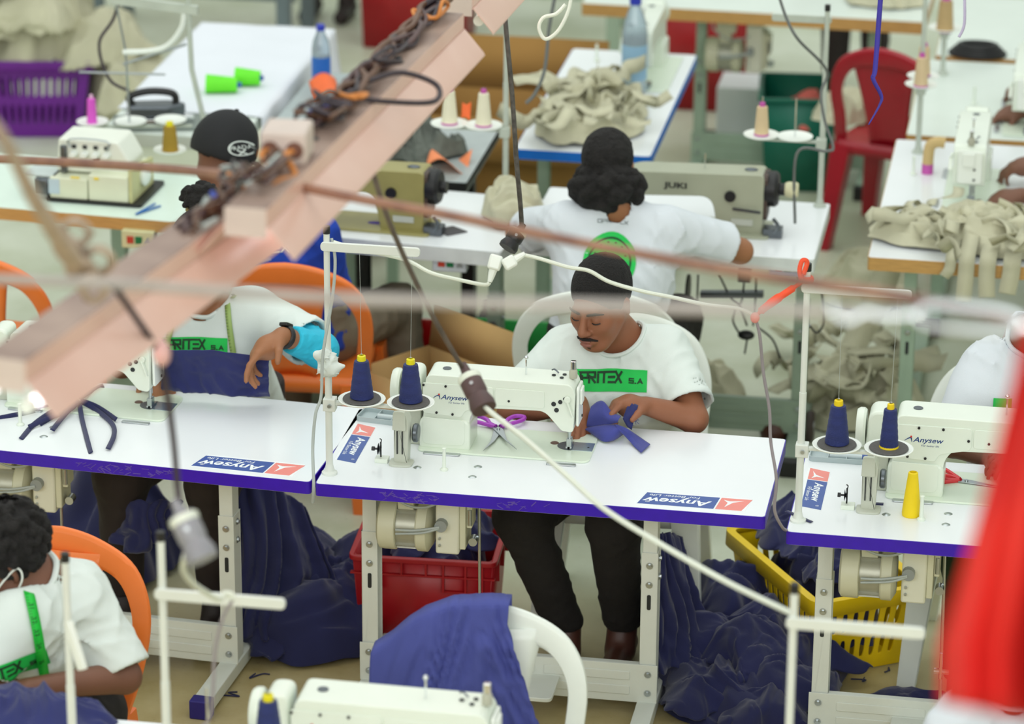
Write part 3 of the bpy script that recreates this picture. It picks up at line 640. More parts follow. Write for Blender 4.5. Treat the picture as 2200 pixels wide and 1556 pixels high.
    for sd in 'LR':
        s_, e_, w_ = J['sh' + sd], J['el' + sd], J['wr' + sd]
        B.cone(s_, e_, .047, .039, k=.02); B.cone(e_, w_, .040, .026, k=.015); arm.append((s_, e_, w_))
        if hands:
            cfg = (handcfg or {}).get(sd, {}); d = cfg.get('d', (w_ - e_)); pal = cfg.get('palm', (0, 0, -1))
            J['tips' + sd] = hand(B, w_, d, pal, cfg.get('side', 1 if sd == 'L' else -1), cfg.get('curl', (.5, .55, .6, .65)), spread=cfg.get('spread', .1), thumb=cfg.get('thumb', (.5, .4)), sc=cfg.get('sc', 1.))
    for sd in 'LR':
        hp, kn, an = J['hip' + sd], J['kn' + sd], J['an' + sd]
        B.cone(hp, kn, .082, .056, k=.04); B.cone(kn, an, .054, .034, k=.02)
        to = J.get('to' + sd) or an + Vector((0, -.14, -.055)); B.cone(an - Vector((0, 0, .05)), an.lerp(to, .7) - Vector((0, 0, .01)), .028, .016, k=.02)
    P, F = B.mb(1); bo = np_obj('body', P - np.array(off), F, skinm, root)
    if shirt:
        lo2 = [min(p[i] for p in [pe, ch, nb, sl, sr] + [a[1] for a in arm] + ([a[2] for a in arm] if long_sleeve else [])) - .2 for i in range(3)]
        hi2 = [max(p[i] for p in [pe, ch, nb, sl, sr] + [a[1] for a in arm] + ([a[2] for a in arm] if long_sleeve else [])) + .2 for i in range(3)]
        T = SDF(lo2, hi2, max(h, .006)); torso(T, loose * .6)
        ns = {}
        for sd, (s_, e_, w_) in zip('LR', arm):
            fr = J.get('sleeve' + sd, sleeve); en = s_ + (e_ - s_) * fr
            if long_sleeve and sd in long_sleeve: T.cone(s_, e_, .058, .052, k=.04); T.cone(e_, w_, .052, .042, k=.02)
            else:
                T.cone(s_ + (nb - s_) * .12, en, .058 + loose * .3, .062 + loose * .8, k=.05); ns[sd] = (en, nv(e_ - s_))
        T.wrinkle(wr, 26, seed, J.get('wst', (1, 1, .6)))
        for sd, (en, n_) in ns.items():
            s2 = T; r2 = .1; T.plane(en, n_, rad=.11); T.cone(en - n_ * .03, en + n_ * .06, .052 + loose * .5, .056 + loose * .7, k=.002, op='s')
        nd = nv(H(0, -.03, -.055) - nb); T.cone(nb - nd * .02 + F_ * 0, nb + nd * .1, J.get('collar_r', .066), J.get('collar_r', .066) + .012, k=.004, op='s')
        if J.get('collar_cut'): T.ell(J['collar_cut'][0], (J['collar_cut'][1],) * 3, k=.004, op='s')
        hem = pe + Vector((0, 0, J.get('hem', -.06))); T.plane(hem, (0, 0, -1))
        P2, F2 = T.mb(2); so = np_obj('shirt', P2 - np.array(off), F2, shirt_m, root)
        if collar:
            # neckband following the opening: ring around the neck axis, snapped to the shirt
            bv = BVHTree.FromPolygons(P2.tolist(), F2.tolist()); ring = []; a0 = nd.orthogonal().normalized(); b0 = nd.cross(a0); ctr = nb + nd * .02
            for k_ in range(40):
                d_ = a0 * cos(2 * pi * k_ / 40) + b0 * sin(2 * pi * k_ / 40); q = ctr + d_ * (J.get('collar_r', .066) + .012)
                hit = bv.find_nearest(q); ring.append(hit[0] + hit[1] * .001 - off)
            for _ in range(3): ring = [(ring[i - 1] + ring[i] * 2 + ring[(i + 1) % 40]) / 4 for i in range(40)]
            MB().tube(ring, .0065, 8, closed=True, flat=1.2).obj('neckband', shirt_m, so)
        J['bvh'] = BVHTree.FromPolygons(P2.tolist(), F2.tolist()); J['shirt'] = so
    if pants:
        Q = SDF(lo, [hi[0], hi[1], pe.z + .2], max(h, .007))
        for s in (-1, 1): Q.cone(pe + ax * (tw * .95 * s), pe + ax * (tw * .95 * s) + Vector((0, 0, .08)), tr * 1.05 + .004, k=.03)
        for sd in 'LR':
            hp, kn, an = J['hip' + sd], J['kn' + sd], J['an' + sd]; Q.cone(hp, kn, .096, .075, k=.04); Q.cone(kn, an + (kn - an) * .06, .074, .058, k=.03)
        Q.wrinkle(.004, 30, seed + 5)
        Q.plane(pe + Vector((0, 0, .11)), (0, 0, 1))
        for sd in 'LR': Q.plane(J['an' + sd] + Vector((0, 0, .012)), (0, 0, -1), rad=.1)
        P3, F3 = Q.mb(2); np_obj('trousers', P3 - np.array(off), F3, pants, root)
    if shoes:
        for sd in 'LR':
            an = J['an' + sd]; to = J.get('to' + sd) or an + Vector((0, -.14, -.055))
            d_ = Vector((to.x - an.x, to.y - an.y, 0)); d_ = d_.normalized()
            o = MB(); z0 = max(min(an.z, to.z) - .06, .0)
            K = SDF([min(an[i], to[i]) - .14 for i in range(3)], [max(an[i], to[i]) + .14 for i in range(3)], .007)
            heel = an - d_ * .045; K.cone((heel.x, heel.y, z0 + .036), (to.x + d_.x * .02, to.y + d_.y * .02, z0 + .032), .038, .036, k=.0); K.cone((an.x, an.y, an.z + .01), (an.x + d_.x * .03, an.y + d_.y * .03, z0 + .05), .044, .044, k=.02)
            K.plane((an.x, an.y, z0), (0, 0, -1)); K.plane((an.x, an.y, an.z + .035), (0, 0, 1)); Pk, Fk = K.mb(2); sh = np_obj('shoe', Pk - np.array(off), Fk, shoes, root)
    J['H'] = H; J['rot'] = rot; J['off'] = off; J['root'] = root; J['axes'] = (S_, F_, U_)
    return root
def short_hair(J, m=HAIR, name='hair', r=(.0835, .103, .092), c=(0, -.020, .040), front=(0, .070, .060), fn=(0, .80, -.60), nape=-.055, h=.005, wr=.0025):
    H = J['H']; S_, F_, U_ = J['axes']; cc = H(*c); m_ = .13; A = SDF([cc[i] - m_ for i in range(3)], [cc[i] + m_ for i in range(3)], h)
    A.ell(cc, r, k=0, rot=J['rot']); A.wrinkle(wr, 160, 3)
    A.plane(H(*front), S_ * fn[0] + F_ * fn[1] + U_ * fn[2]); A.plane(H(0, 0, nape), -U_)
    # bare the sides in front of and below the ear
    A.cone(H(-.12, .045, -.03), H(.12, .045, -.03), .040, k=.008, op='s')
    P, F = A.mb(1); return np_obj(name, P - np.array(J['off']), F, m, J['root'])
def child_sdf(J, name, m, fn, lo, hi, h=.004, smooth=1, parent=None):
    A = SDF(lo, hi, h); fn(A); P, F = A.mb(smooth); return np_obj(name, P - np.array(J['off']), F, m, parent or J['root'])
# decals laid on a garment: flat outline pieces pressed onto its surface
def press(mb, J, o, x, y, off, name, m, parent, depth=.25):
    M = frame(o, x, y); n = (M.to_3x3() @ Vector((0, 0, 1))); bv = J['bvh']; last = None
    for i, v in enumerate(mb.v):
        p = M @ Vector((v.x, v.y, 0)); hit = bv.ray_cast(p + n * .3, -n, depth + .35)
        if hit[0] is None: q = bv.find_nearest(p); q = q[0] + q[1] * off
        else: q = hit[0] + n * off
        mb.v[i] = q - J['off']
    return mb.obj(name, m, parent, smooth=180)
GLY = {'O': [[(0, .0), (0, 1), (1, 1), (1, 0), (0, 0)]], 'P': [[(0, 1), (1, 1), (1, .45), (.25, .45)], [(.0, .62), (0, 0)]], 'R': [[(0, 1), (1, 1), (1, .5), (.3, .5), (1, 0)], [(0, .62), (0, 0)]],
       'I': [[(.5, .75), (.5, 0)]], 'T': [[(-.5, 1), (1, 1)], [(.5, .8), (.5, 0)]], 'E': [[(0, 1), (1, 1)], [(.1, .5), (1, .5)], [(.1, 0), (1, 0)]], 'X': [[(0, 1), (1, 0)], [(1, 1), (.6, .6)], [(.4, .4), (0, 0)]],
       'S': [[(1, 1), (0, 1), (0, .5), (1, .5), (1, 0), (0, 0)]], 'A': [[(0, 0), (.5, 1), (1, 0)], [(.3, .3), (.75, .3)]], '.': [[(.2, 0), (.5, 0)]]}
def strokes(s, h, w_, gap, sw):
    mb = MB(); x = 0
    for ch in s:
        ww = {'.': .3, 'I': .55}.get(ch, 1.) * w_
        for pl in GLY.get(ch, []):
            for a, b in zip(pl, pl[1:]):
                A = Vector((x + a[0] * ww, a[1] * h)); Bq = Vector((x + b[0] * ww, b[1] * h)); d = (Bq - A); L = d.length; d.normalize(); n = Vector((-d.y, d.x)) * (sw / 2); A -= d * sw * .5; Bq += d * sw * .5; k = max(1, int(L / .008))
                for j in range(k):
                    p, q = A.lerp(Bq, j / k), A.lerp(Bq, (j + 1) / k); mb.add([(p + n).to_3d(), (p - n).to_3d(), (q - n).to_3d(), (q + n).to_3d()], [(0, 1, 2, 3)])
        x += ww + gap
    mb.w = x; return mb
def patch(w_, h_, nu=24, nv_=8): return MB().grid(lambda u, v: Vector((u * w_, v * h_, 0)), nu, nv_)
def disc(r, n=32, m=6, r0=0.):
    mb = MB(); mb.grid(lambda u, v: Vector((cos(2 * pi * u) * (r0 + (r - r0) * v), sin(2 * pi * u) * (r0 + (r - r0) * v), 0)), n, m); return mb
def logo_print(J, o, x, y, w_, h_, parent=None, text='OPRITEX', skip=0):
    p = parent or J['shirt']; g = press(patch(w_, h_), J, o, x, y, .0022, 'green_print', GREENP, p)
    O = Vector(o); X = nv(x); Y_ = nv(y); lh = h_ * .44; lw = w_ * .074
    press(strokes(text, lh, lw, lw * .26, h_ * .10), J, O + X * w_ * .05 + Y_ * h_ * .42, x, y, .0038, 'print_lettering', INK, g)
    press(strokes('S.A', lh * .42, lw * .75, lw * .3, h_ * .06), J, O + X * w_ * .76 + Y_ * h_ * .42, x, y, .0038, 'print_lettering', INK, g)
    return g
# ---------------------------------------------------------------- the man at the centre table
J = dict(head=aty(1290, 648, .655), fwd=Vector((-.36, -.90, -.27)), neck=aty(1328, 722, .755), chest=aty(1318, 850, .735), pelvis=Vector((.70, .93, .53)),
         shR=aty(1200, 750, .74), shL=aty(1446, 755, .77), elR=aty(1100, 886, .63), wrR=aty(1243, 866, .555),
         elL=aty(1490, 900, .61), wrL=aty(1388, 872, .555),
         hipL=Vector((.79, .89, .50)), hipR=Vector((.60, .89, .50)), knR=Vector((.47, .50, .49)), anR=Vector((.585, .62, .10)), toR=Vector((.60, .47, .04)),
         knL=Vector((.735, .48, .50)), anL=Vector((.742, .66, .10)), toL=Vector((.735, .54, .04)))
J['sleeveL'] = .80; J['sleeveR'] = .72; J['collar_r'] = .070; J['tw'] = .075; J['tr'] = .104; J['hem'] = -.02
d_l = aty(1322, 868, .51) - J['wrL']
man = person('person', 'person in a white T-shirt with green chest print, sewing at the centre table', J, SKIN1, h=.0045, shirt=True, shirt_m=TSHIRT, pants=BLACKC, shoes=mat('brown_leather', (84, 50, 40), .45),
             handcfg={'L': dict(d=d_l, palm=(-.1, -.45, -.9), curl=(.85, .9, .9, .95), thumb=(.5, .3), spread=.04), 'R': dict(d=aty(1248, 918, .47) - aty(1243, 866, .555), palm=(-.6, .2, -.7), curl=(.2, .25, .3, .35), thumb=(.4, .2), spread=.04)}, seed=4)
short_hair(J, r=(.0805, .101, .094), c=(0, -.018, .040), front=(0, .079, .058), fn=(0, .78, -.62), nape=-.04)
H = J['H']
def _m(A):
    A.cone(H(0, .1105, -.0560), H(.018, .1035, -.0575), .0046, .0046, k=.003); A.cone(H(0, .1105, -.0560), H(-.018, .1035, -.0575), .0046, .0046, k=.003)
    for s in (-1, 1): A.cone(H(s * .018, .1035, -.0575), H(s * .032, .0885, -.068), .0046, .0034, k=.003)
c = J['head']; child_sdf(J, 'moustache', mat('moustache_hair', (34, 24, 20), .9, var=.2, scale=90), _m, [c[i] - .15 for i in range(3)], [c[i] + .15 for i in range(3)], .003)
def _b(A):
    for s in (-1, 1): A.cone(H(s * .014, .094, .016), H(s * .036, .090, .0215), .0042, .0042, k=.002); A.cone(H(s * .036, .090, .0215), H(s * .054, .074, .016), .0042, .0028, k=.002)
child_sdf(J, 'eyebrows', MATS['moustache_hair'], _b, [c[i] - .15 for i in range(3)], [c[i] + .15 for i in range(3)], .003)
for s in (-1, 1):
    MB().tube([H(s * (.031 + q * .0145), .0905 - abs(q) ** 2 * .008, -.0105 - (1 - q * q) * .0022) - J['off'] for q in (-1, -.6, -.2, .2, .6, 1)], .0016, 6).obj('eyelashes', BLACK, man)
def _l(A):
    A.ell(H(0, .1015, -.0665), (.020, .0085, .0052), k=0, rot=J['rot']); A.ell(H(0, .1000, -.0792), (.019, .0098, .0070), k=.002, rot=J['rot']); A.ell(H(0, .113, -.0722), (.022, .010, .0014), k=.002, op='s', rot=J['rot'])
child_sdf(J, 'lips', mat('lip_rose', (150, 92, 78), .45), _l, [c[i] - .14 for i in range(3)], [c[i] + .14 for i in range(3)], .0028)
def _g(A): A.ell(H(0, .0795, -.099), (.013, .010, .009), k=0, rot=J['rot'])
child_sdf(J, 'goatee', mat('stubble', (82, 52, 40), .9, var=.15, scale=120), _g, [c[i] - .15 for i in range(3)], [c[i] + .15 for i in range(3)], .003)
# print on the chest, read from the front
_a = aty(1236, 842, .62); _x = aty(1392, 846, .63) - _a
logo_print(J, aty(1226, 840, .62), _x, (0, .2, 1), .212, .060)
JM = J
# ---------------------------------------------------------------- the woman at the left table (head behind the light fixture)
J = dict(head=aty(430, 552, .70), fwd=Vector((.10, -.90, -.42)), neck=aty(440, 650, .80), chest=aty(440, 770, .80), pelvis=Vector((-.50, 1.02, .53)),
         shR=aty(318, 672, .80), shL=aty(565, 668, .80), elR=aty(262, 782, .72), wrR=aty(330, 782, .60), elL=aty(688, 752, .66), wrL=aty(606, 722, .52),
         hipL=Vector((-.41, .96, .50)), hipR=Vector((-.60, .96, .50)), knR=Vector((-.70, .55, .50)), anR=Vector((-.72, .62, .10)), toR=Vector((-.73, .48, .04)), knL=Vector((-.43, .55, .50)), anL=Vector((-.44, .62, .10)), toL=Vector((-.44, .48, .04)))
J['collar_r'] = .07; J['sleeveL'] = .80; J['sleeveR'] = .8; J['hem'] = -.02
w2 = person('person', 'person with an olive tape measure holding up navy cloth at the left table', J, SKIN2, h=.005, shirt=True, shirt_m=TSHIRT, pants=mat('dark_brown_trousers', (46, 36, 32), .9, var=.1), shoes=mat('dark_shoe', (44, 34, 32), .6), seed=9,
            handcfg={'L': dict(d=aty(545, 765, .46) - aty(606, 722, .52), palm=(-.3, -.55, -.75), curl=(.30, .55, .62, .68), thumb=(.55, .3), spread=.05, sc=1.05), 'R': dict(d=(.4, -.5, -.5), palm=(.1, -.2, -.9))})
H = J['H']; off = J['off']; c = J['head']
def _h(A):
    A.ell(H(0, -.02, .04), (.084, .102, .090), k=0, rot=J['rot']); A.plane(H(0, .068, .06), J['axes'][1] * .8 - J['axes'][2] * .6); A.plane(H(0, 0, -.05), -J['axes'][2])
hw = child_sdf(J, 'hair', HAIR, _h, [c[i] - .14 for i in range(3)], [c[i] + .14 for i in range(3)], .006)
rs = random.Random(5); bc = aty(432, 425, .80)
def _p(A):
    A.ell(bc, (.05, .05, .036), k=0)
    for i in range(46): a = rs.uniform(0, 6.28); b = rs.uniform(-.6, 1.3); q = bc + Vector((cos(a) * cos(b) * .055, sin(a) * cos(b) * .055, sin(b) * .038)); A.ell(q, (.010,) * 3, k=.004)
child_sdf(J, 'hair_puff', HAIR2, _p, [bc[i] - .1 for i in range(3)], [bc[i] + .1 for i in range(3)], .005)
MB().tube([bc + Vector((cos(a) * .040, sin(a) * .040, -.034)) - off for a in [2 * pi * i / 20 for i in range(20)]], .006, 8, closed=True).obj('hair_tie', mat('tie_gold', (150, 130, 60), .6), w2)
# cyan under-sleeve on the raised forearm, wrist watch
e_, w_ = J['elL'], J['wrL']; s_ = J['shL']
ucy = mat('cyan_sleeve', (44, 190, 222), .8, var=.05, bump=.1)
def _s(A):
    A.cone(s_ + (e_ - s_) * .72, e_, .050, .050, k=.02); A.cone(e_, e_ + (w_ - e_) * .80, .050, .040, k=.02); A.wrinkle(.003, 60, 2); A.plane(e_ + (w_ - e_) * .76, w_ - e_)
child_sdf(J, 'under_sleeve', ucy, _s, [min(e_[i], w_[i], s_[i]) - .1 for i in range(3)], [max(e_[i], w_[i], s_[i]) + .1 for i in range(3)], .005)
wd = nv(w_ - e_); wc = w_ - wd * .012; wu = nv(_u - wd * _u.dot(wd)); ws_ = wd.cross(wu)
wt = thing('wrist_watch', 'black wrist watch with a greenish face on the raised hand at the left table', 'watch', wc)
MB().tube([(wu * cos(a) + ws_ * sin(a)) * .0315 for a in [2 * pi * i / 24 for i in range(24)]], .0075, 8, closed=True, flat=.4).obj('strap', BLACK, wt)
MB().prism(rrect(-.016, .016, -.014, .014, .004), .029, .039, 'z').xf(frame((0, 0, 0), wd, -ws_)).obj('case', BLACK, wt, bevel=.002)
MB().prism(rrect(-.012, .012, -.011, .011, .003), .039, .0398, 'z').xf(frame((0, 0, 0), wd, -ws_)).obj('dial', mat('watch_dial', (170, 190, 120), .3), wt)
logo_print(J, aty(342, 765, .70), aty(512, 768, .70) - aty(342, 765, .70), (0, .2, 1), .205, .056)
JW = J
# tape measure round the neck: a thin band pressed on the shirt
def tape(J, pts, w_, m, label, name='tape_measure', ticks=None, dark=INK, n=10, off=.006):
    P = catmull(pts, n); bv = J['bvh']; L = []; N = []
    for p in P:
        h_ = bv.find_nearest(p)
        d_ = (p - CAM).normalized(); r_ = bv.ray_cast(p - d_ * .5, d_, .9)
        if r_[0] is not None: L.append(r_[0] + r_[1] * off); N.append(r_[1])
        else: L.append(h_[0] + h_[1] * off); N.append(h_[1])
    for _ in range(4): L = [L[0]] + [(L[i - 1] + 2 * L[i] + L[i + 1]) / 4 for i in range(1, len(L) - 1)] + [L[-1]]; N = [N[0]] + [nv(N[i - 1] + N[i] * 2 + N[i + 1]) for i in range(1, len(N) - 1)] + [N[-1]]
    t = thing(name, label, 'tape measure', L[len(L) // 2]); o = L[len(L) // 2]; mb = MB(); tick = MB(); nl = len(L)
    vs = []
    for i in range(nl):
        tg = nv(L[min(i + 1, nl - 1)] - L[max(i - 1, 0)]); s = nv(tg.cross(N[i])); vs += [L[i] + s * w_ / 2 - o, L[i] - s * w_ / 2 - o]
    mb.add(vs, [(2 * i, 2 * i + 1, 2 * i + 3, 2 * i + 2) for i in range(nl - 1)]); mb.obj('band', m, t, smooth=180, solid=.0012)
    acc = 0
    for i in range(1, nl - 1):
        tg = nv(L[i + 1] - L[i - 1]); s = nv(tg.cross(N[i])); p = L[i] - o + N[i] * .0012; tick.add([p + s * w_ * .5 - tg * .0005, p + s * w_ * .5 + tg * .0005, p + s * w_ * .12 + tg * .0005, p + s * w_ * .12 - tg * .0005], [(0, 1, 2, 3)])
    tag(tick.obj('tick_marks', dark, t, smooth=0), kind='stuff')
    if ticks:
        a, b = ticks; tot = b - a + 1
        for k in range(tot):
            i = int((k + .5) / tot * (nl - 2)) ; tg = nv(L[i + 1] - L[i]); s = nv(tg.cross(N[i])); mb2 = text_mb(str(a + k), w_ * .5); mb2.xf(frame(L[i] - o + N[i] * .0014 - s * w_ * .42 + tg * w_ * .3, -tg, s) if False else frame(L[i] - o + N[i] * .0014 + s * (w_ * .3), tg, N[i].cross(tg))).obj('numeral', dark, t, smooth=0)
    return t
tape(J, [aty(x, y, .72) for x, y in ((484, 592), (489, 640), (494, 700), (502, 768))], .017, mat('tape_olive', (158, 186, 104), .5), 'olive tape measure hanging at the right of the neckline, left table')
tape(J, [aty(x, y, .72) for x, y in ((378, 660), (370, 690), (358, 745))], .017, MATS['tape_olive'], 'olive tape measure end hanging left of the neckline, left table')
# ---------------------------------------------------------------- person at the right table
J = dict(head=aty(2275, 655, .62), fwd=Vector((-.45, -.85, -.3)), neck=aty(2205, 725, .74), chest=aty(2178, 840, .72), pelvis=Vector((1.86, .88, .53)),
         shR=aty(2112, 792, .72), shL=aty(2310, 770, .76), elR=aty(2046, 952, .62), wrR=aty(2130, 985, .50), elL=aty(2330, 960, .6), wrL=aty(2210, 970, .46),
         hipL=Vector((1.93, .85, .5)), hipR=Vector((1.75, .85, .5)), knR=Vector((1.72, .42, .5)), anR=Vector((1.72, .5, .1)), knL=Vector((1.98, .42, .5)), anL=Vector((1.98, .5, .1)))
J['sleeveR'] = .97; J['hem'] = -.02; J['tw'] = .058; J['tr'] = .09
w3 = person('person', 'person in a white T-shirt at the right table, cut by the right frame edge', J, SKIN3, h=.007, shirt=True, shirt_m=TSHIRT2, pants=mat('dark_green_cloth', (32, 56, 30), .9), shoes=MATS['dark_shoe'], seed=12, wr=.006)
short_hair(J); press(patch(.05, .05), J, aty(2133, 890, .62), (1, 0, 0), (0, .2, 1), .003, 'green_print', GREENP, J['shirt'])
# ---------------------------------------------------------------- person with the green tape measure, front row left
J = dict(head=aty(2, 1205, -1.12), fwd=Vector((-.80, -.45, -.40)), neck=aty(78, 1240, -1.06), chest=aty(90, 1390, -1.0), pelvis=Vector((-.44, -.86, .53)),
         shR=aty(28, 1330, -1.22), shL=aty(178, 1262, -.98), elR=aty(-70, 1500, -1.3), wrR=aty(-40, 1530, -1.45), elL=aty(268, 1455, -1.05), wrL=aty(60, 1480, -1.28),
         hipL=Vector((-.36, -.92, .5)), hipR=Vector((-.52, -.9, .5)), knR=Vector((-.62, -1.28, .5)), anR=Vector((-.62, -1.2, .1)), knL=Vector((-.42, -1.3, .5)), anL=Vector((-.42, -1.22, .1)))
J['sleeveL'] = .93; J['hem'] = -.02; J['tw'] = .07
w4 = person('person', 'person with a green tape measure and face mask bent over work, lower left', J, SKIN3, h=.006, shirt=True, shirt_m=TSHIRT, pants=BLACKC, seed=21, wr=.006, handcfg={'L': dict(d=(-.9, -.3, -.2), palm=(0, 0, -1))})
H = J['H']; c = J['head']; off = J['off']; rs = random.Random(8)
def _h4(A):
    A.ell(H(0, -.025, .045), (.088, .108, .096), k=0, rot=J['rot'])
    for i in range(420):
        a = rs.uniform(0, 6.28); b = rs.uniform(-1.2, 1.5); v = Vector((cos(a) * cos(b) * .093, sin(a) * cos(b) * .113, sin(b) * .101)); q = H(v.x, -.025 + v.y, .045 + v.z); A.ell(q, (.0105,) * 3, k=.003)
    A.plane(H(0, .075, .05), J['axes'][1] * .85 - J['axes'][2] * .5); A.plane(H(0, -.02, -.06), -J['axes'][2]); A.cone(H(-.14, .05, -.05), H(.14, .05, -.05), .05, k=.01, op='s')
child_sdf(J, 'curly_hair', HAIR2, _h4, [c[i] - .16 for i in range(3)], [c[i] + .16 for i in range(3)], .005)
mk = thing('face_mask', 'pale blue face mask on the person at the lower left', 'face mask', c); mb_ = mat('mask_blue', (168, 206, 232), .8, var=.03)
def mf(u, v):
    a = (u - .5) * 2.5; p = H(sin(a) * .066, .045 + cos(a) * .072 - (v - .5) ** 2 * .03, -.02 - v * .095); return p - c
MB().grid(mf, 16, 10).obj('cover', mb_, mk, solid=.002, smooth=180)
for s in (-1, 1):
    MB().tube(catmull([H(s * .064, .06, -.045) - c, H(s * .085, .02, -.01) - c, H(s * .088, -.025, .005) - c, H(s * .088, -.02, -.03) - c, H(s * .07, .045, -.085) - c], 6), .0025, 6).obj('ear_loop', WHITE, mk)
tape(J, [aty(x, y, -1.05) for x, y in ((44, 1205), (58, 1265), (72, 1330), (84, 1395), (95, 1465))], .026, mat('tape_green', (20, 200, 60), .5), 'bright green tape measure with numerals round the neck, lower left', ticks=(28, 36), n=12)
logo_print(J, aty(-70, 1448, -1.15), aty(108, 1405, -1.08) - aty(-70, 1448, -1.15), (0, .2, 1), .20, .058)
# ---------------------------------------------------------------- person behind the red cloth, front row right
J = dict(head=aty(2180, 1385, -1.45), fwd=Vector((.05, -.9, -.4)), neck=aty(2180, 1480, -1.36), chest=aty(2180, 1600, -1.34), pelvis=Vector((1.93, -1.24, .53)),
         shR=aty(2068, 1540, -1.36), shL=aty(2290, 1540, -1.36), elR=aty(2010, 1680, -1.45), wrR=aty(2100, 1700, -1.6), elL=aty(2340, 1690, -1.45), wrL=aty(2250, 1700, -1.6),
         hipL=Vector((2.02, -1.3, .5)), hipR=Vector((1.84, -1.3, .5)), knR=Vector((1.82, -1.66, .5)), anR=Vector((1.82, -1.6, .1)), knL=Vector((2.04, -1.66, .5)), anL=Vector((2.04, -1.6, .1)))
J['hem'] = -.02
w5 = person('person', 'person in a white shirt at the lower right, hidden behind the red cloth', J, SKIN3, h=.008, shirt=True, shirt_m=TSHIRT2, pants=BLACKC, seed=31, wr=.008)
short_hair(J)
# ---------------------------------------------------------------- woman with curly hair, back turned
J = dict(head=aty(1310, 385, 1.86), fwd=Vector((-.05, .82, -.55)), neck=aty(1322, 436, 1.77), chest=aty(1320, 585, 1.73), pelvis=Vector((.52, 1.68, .53)),
         shL=aty(1192, 486, 1.76), shR=aty(1458, 496, 1.76), elL=aty(1115, 500, 1.98), wrL=aty(1180, 470, 2.2), elR=aty(1590, 540, 1.92), wrR=aty(1500, 500, 2.25),
         hipL=Vector((.42, 1.74, .5)), hipR=Vector((.62, 1.74, .5)), knL=Vector((.38, 2.15, .5)), anL=Vector((.38, 2.05, .1)), toL=Vector((.38, 2.2, .04)), knR=Vector((.70, 2.15, .5)), anR=Vector((.72, 2.1, .1)), toR=Vector((.72, 2.24, .04)))
J['sleeveR'] = .74; J['sleeveL'] = .7; J['hem'] = -.06; J['collar_r'] = .056
w6 = person('person', 'person seen from behind in a white T-shirt with a green button print', J, SKIN2, h=.006, shirt=True, shirt_m=TSHIRT2, pants=BLACKC, shoes=MATS['dark_shoe'], seed=41, wr=.006, face=False,
            handcfg={'L': dict(d=(.3, .9, -.2)), 'R': dict(d=(-.5, .8, -.2))})
H = J['H']; c = J['head']; off = J['off']; rs = random.Random(18); hc = aty(1305, 402, 1.76); tc_ = aty(1305, 334, 1.82)
def _h6(A):
    A.ell(tc_, (.082, .095, .088), k=0)
    for i in range(240):
        x = rs.uniform(-1, 1); y = rs.uniform(-1, 1); z = rs.uniform(-1, 1)
        if x * x + y * y + z * z > 1: continue
        n_ = nv((x, y, z)); q = hc + Vector((n_.x * .108, n_.y * .070 , n_.z * .066)); A.ell(q, (.020, .018, .018), k=.006)
    A.ell(hc, (.105, .07, .06), k=.01); A.cone(hc + Vector((0, -.03, -.03)), hc + Vector((.0, -.035, -.085)), .022, .012, k=.01); A.wrinkle(.003, 90, 4)
child_sdf(J, 'bushy_hair', HAIR2, _h6, [hc[i] - .22 for i in range(3)], [hc[i] + .22 for i in range(3)], .006)
X6 = aty(1420, 560, 1.6) - aty(1230, 545, 1.6); Y6 = Vector((0, .1, 1)); o6 = aty(1308, 565, 1.62)
gp = press(disc(.082), J, o6, X6, Y6, .003, 'green_print', GREENP, J['shirt'])
press(disc(.068, 32, 1, .062), J, o6, X6, Y6, .0045, 'print_ring', INK, gp)
for i in range(14):
    a = 2 * pi * i / 14; M_ = frame(o6, X6, Y6); q = M_ @ Vector((cos(a) * .052, sin(a) * .052, 0)); press(disc(.0035, 8, 1), J, q, X6, Y6, .0045, 'print_dot', INK, gp)
press(strokes('OPRITEX', .010, .0115, .003, .0016), J, aty(1276, 490, 1.62), X6, Y6, .003, 'print_lettering', mat('grey_ink', (90, 100, 104), .7), J['shirt'])
# ---------------------------------------------------------------- person in blue with a black cap, back turned
J = dict(head=aty(485, 335, 1.78), fwd=Vector((.62, .68, -.40)), neck=aty(545, 440, 1.72), chest=aty(590, 590, 1.70), pelvis=Vector((-.46, 1.76, .53)),
         shL=aty(440, 492, 1.80), shR=aty(692, 500, 1.66), elL=aty(370, 600, 2.0), wrL=aty(420, 560, 2.2), elR=aty(726, 640, 1.78), wrR=aty(690, 540, 2.1),
         hipL=Vector((-.55, 1.8, .5)), hipR=Vector((-.36, 1.8, .5)), knL=Vector((-.58, 2.2, .5)), anL=Vector((-.56, 2.1, .1)), toL=Vector((-.56, 2.24, .04)), knR=Vector((-.22, 2.15, .48)), anR=Vector((-.16, 2.1, .1)), toR=Vector((-.15, 2.24, .04)))
J['hem'] = -.06; J['sleeveR'] = 1.; J['sleeveL'] = 1.
w7 = person('person', 'person in a blue shirt and black cap seen from behind', J, SKIN3, h=.007, shirt=True, shirt_m=mat('royal_blue_cotton', (24, 66, 176), .9, var=.05, bump=.1), long_sleeve='LR', pants=mat('khaki_trousers', (128, 118, 100), .9), shoes=MATS['dark_shoe'], seed=51, wr=.007, face=False)
_t = strokes('OPRITEX', .026, .026, .008, .005); press(_t, J, aty(478, 545, 1.60), aty(620, 540, 1.60) - aty(478, 545, 1.60), _u, .004, 'print_lettering', TSHIRT, J['shirt']); _t = strokes('SAEX PTE', .010, .010, .004, .002) if False else text_mb('& DESIGN', .010); press(_t, J, aty(545, 562, 1.60), aty(620, 558, 1.60) - aty(545, 562, 1.60), _u, .004, 'print_lettering', TSHIRT, J['shirt'])
short_hair(J, r=(.078, .098, .086)); H = J['H']; off = J['off']; S_, F_, U_ = J['axes']
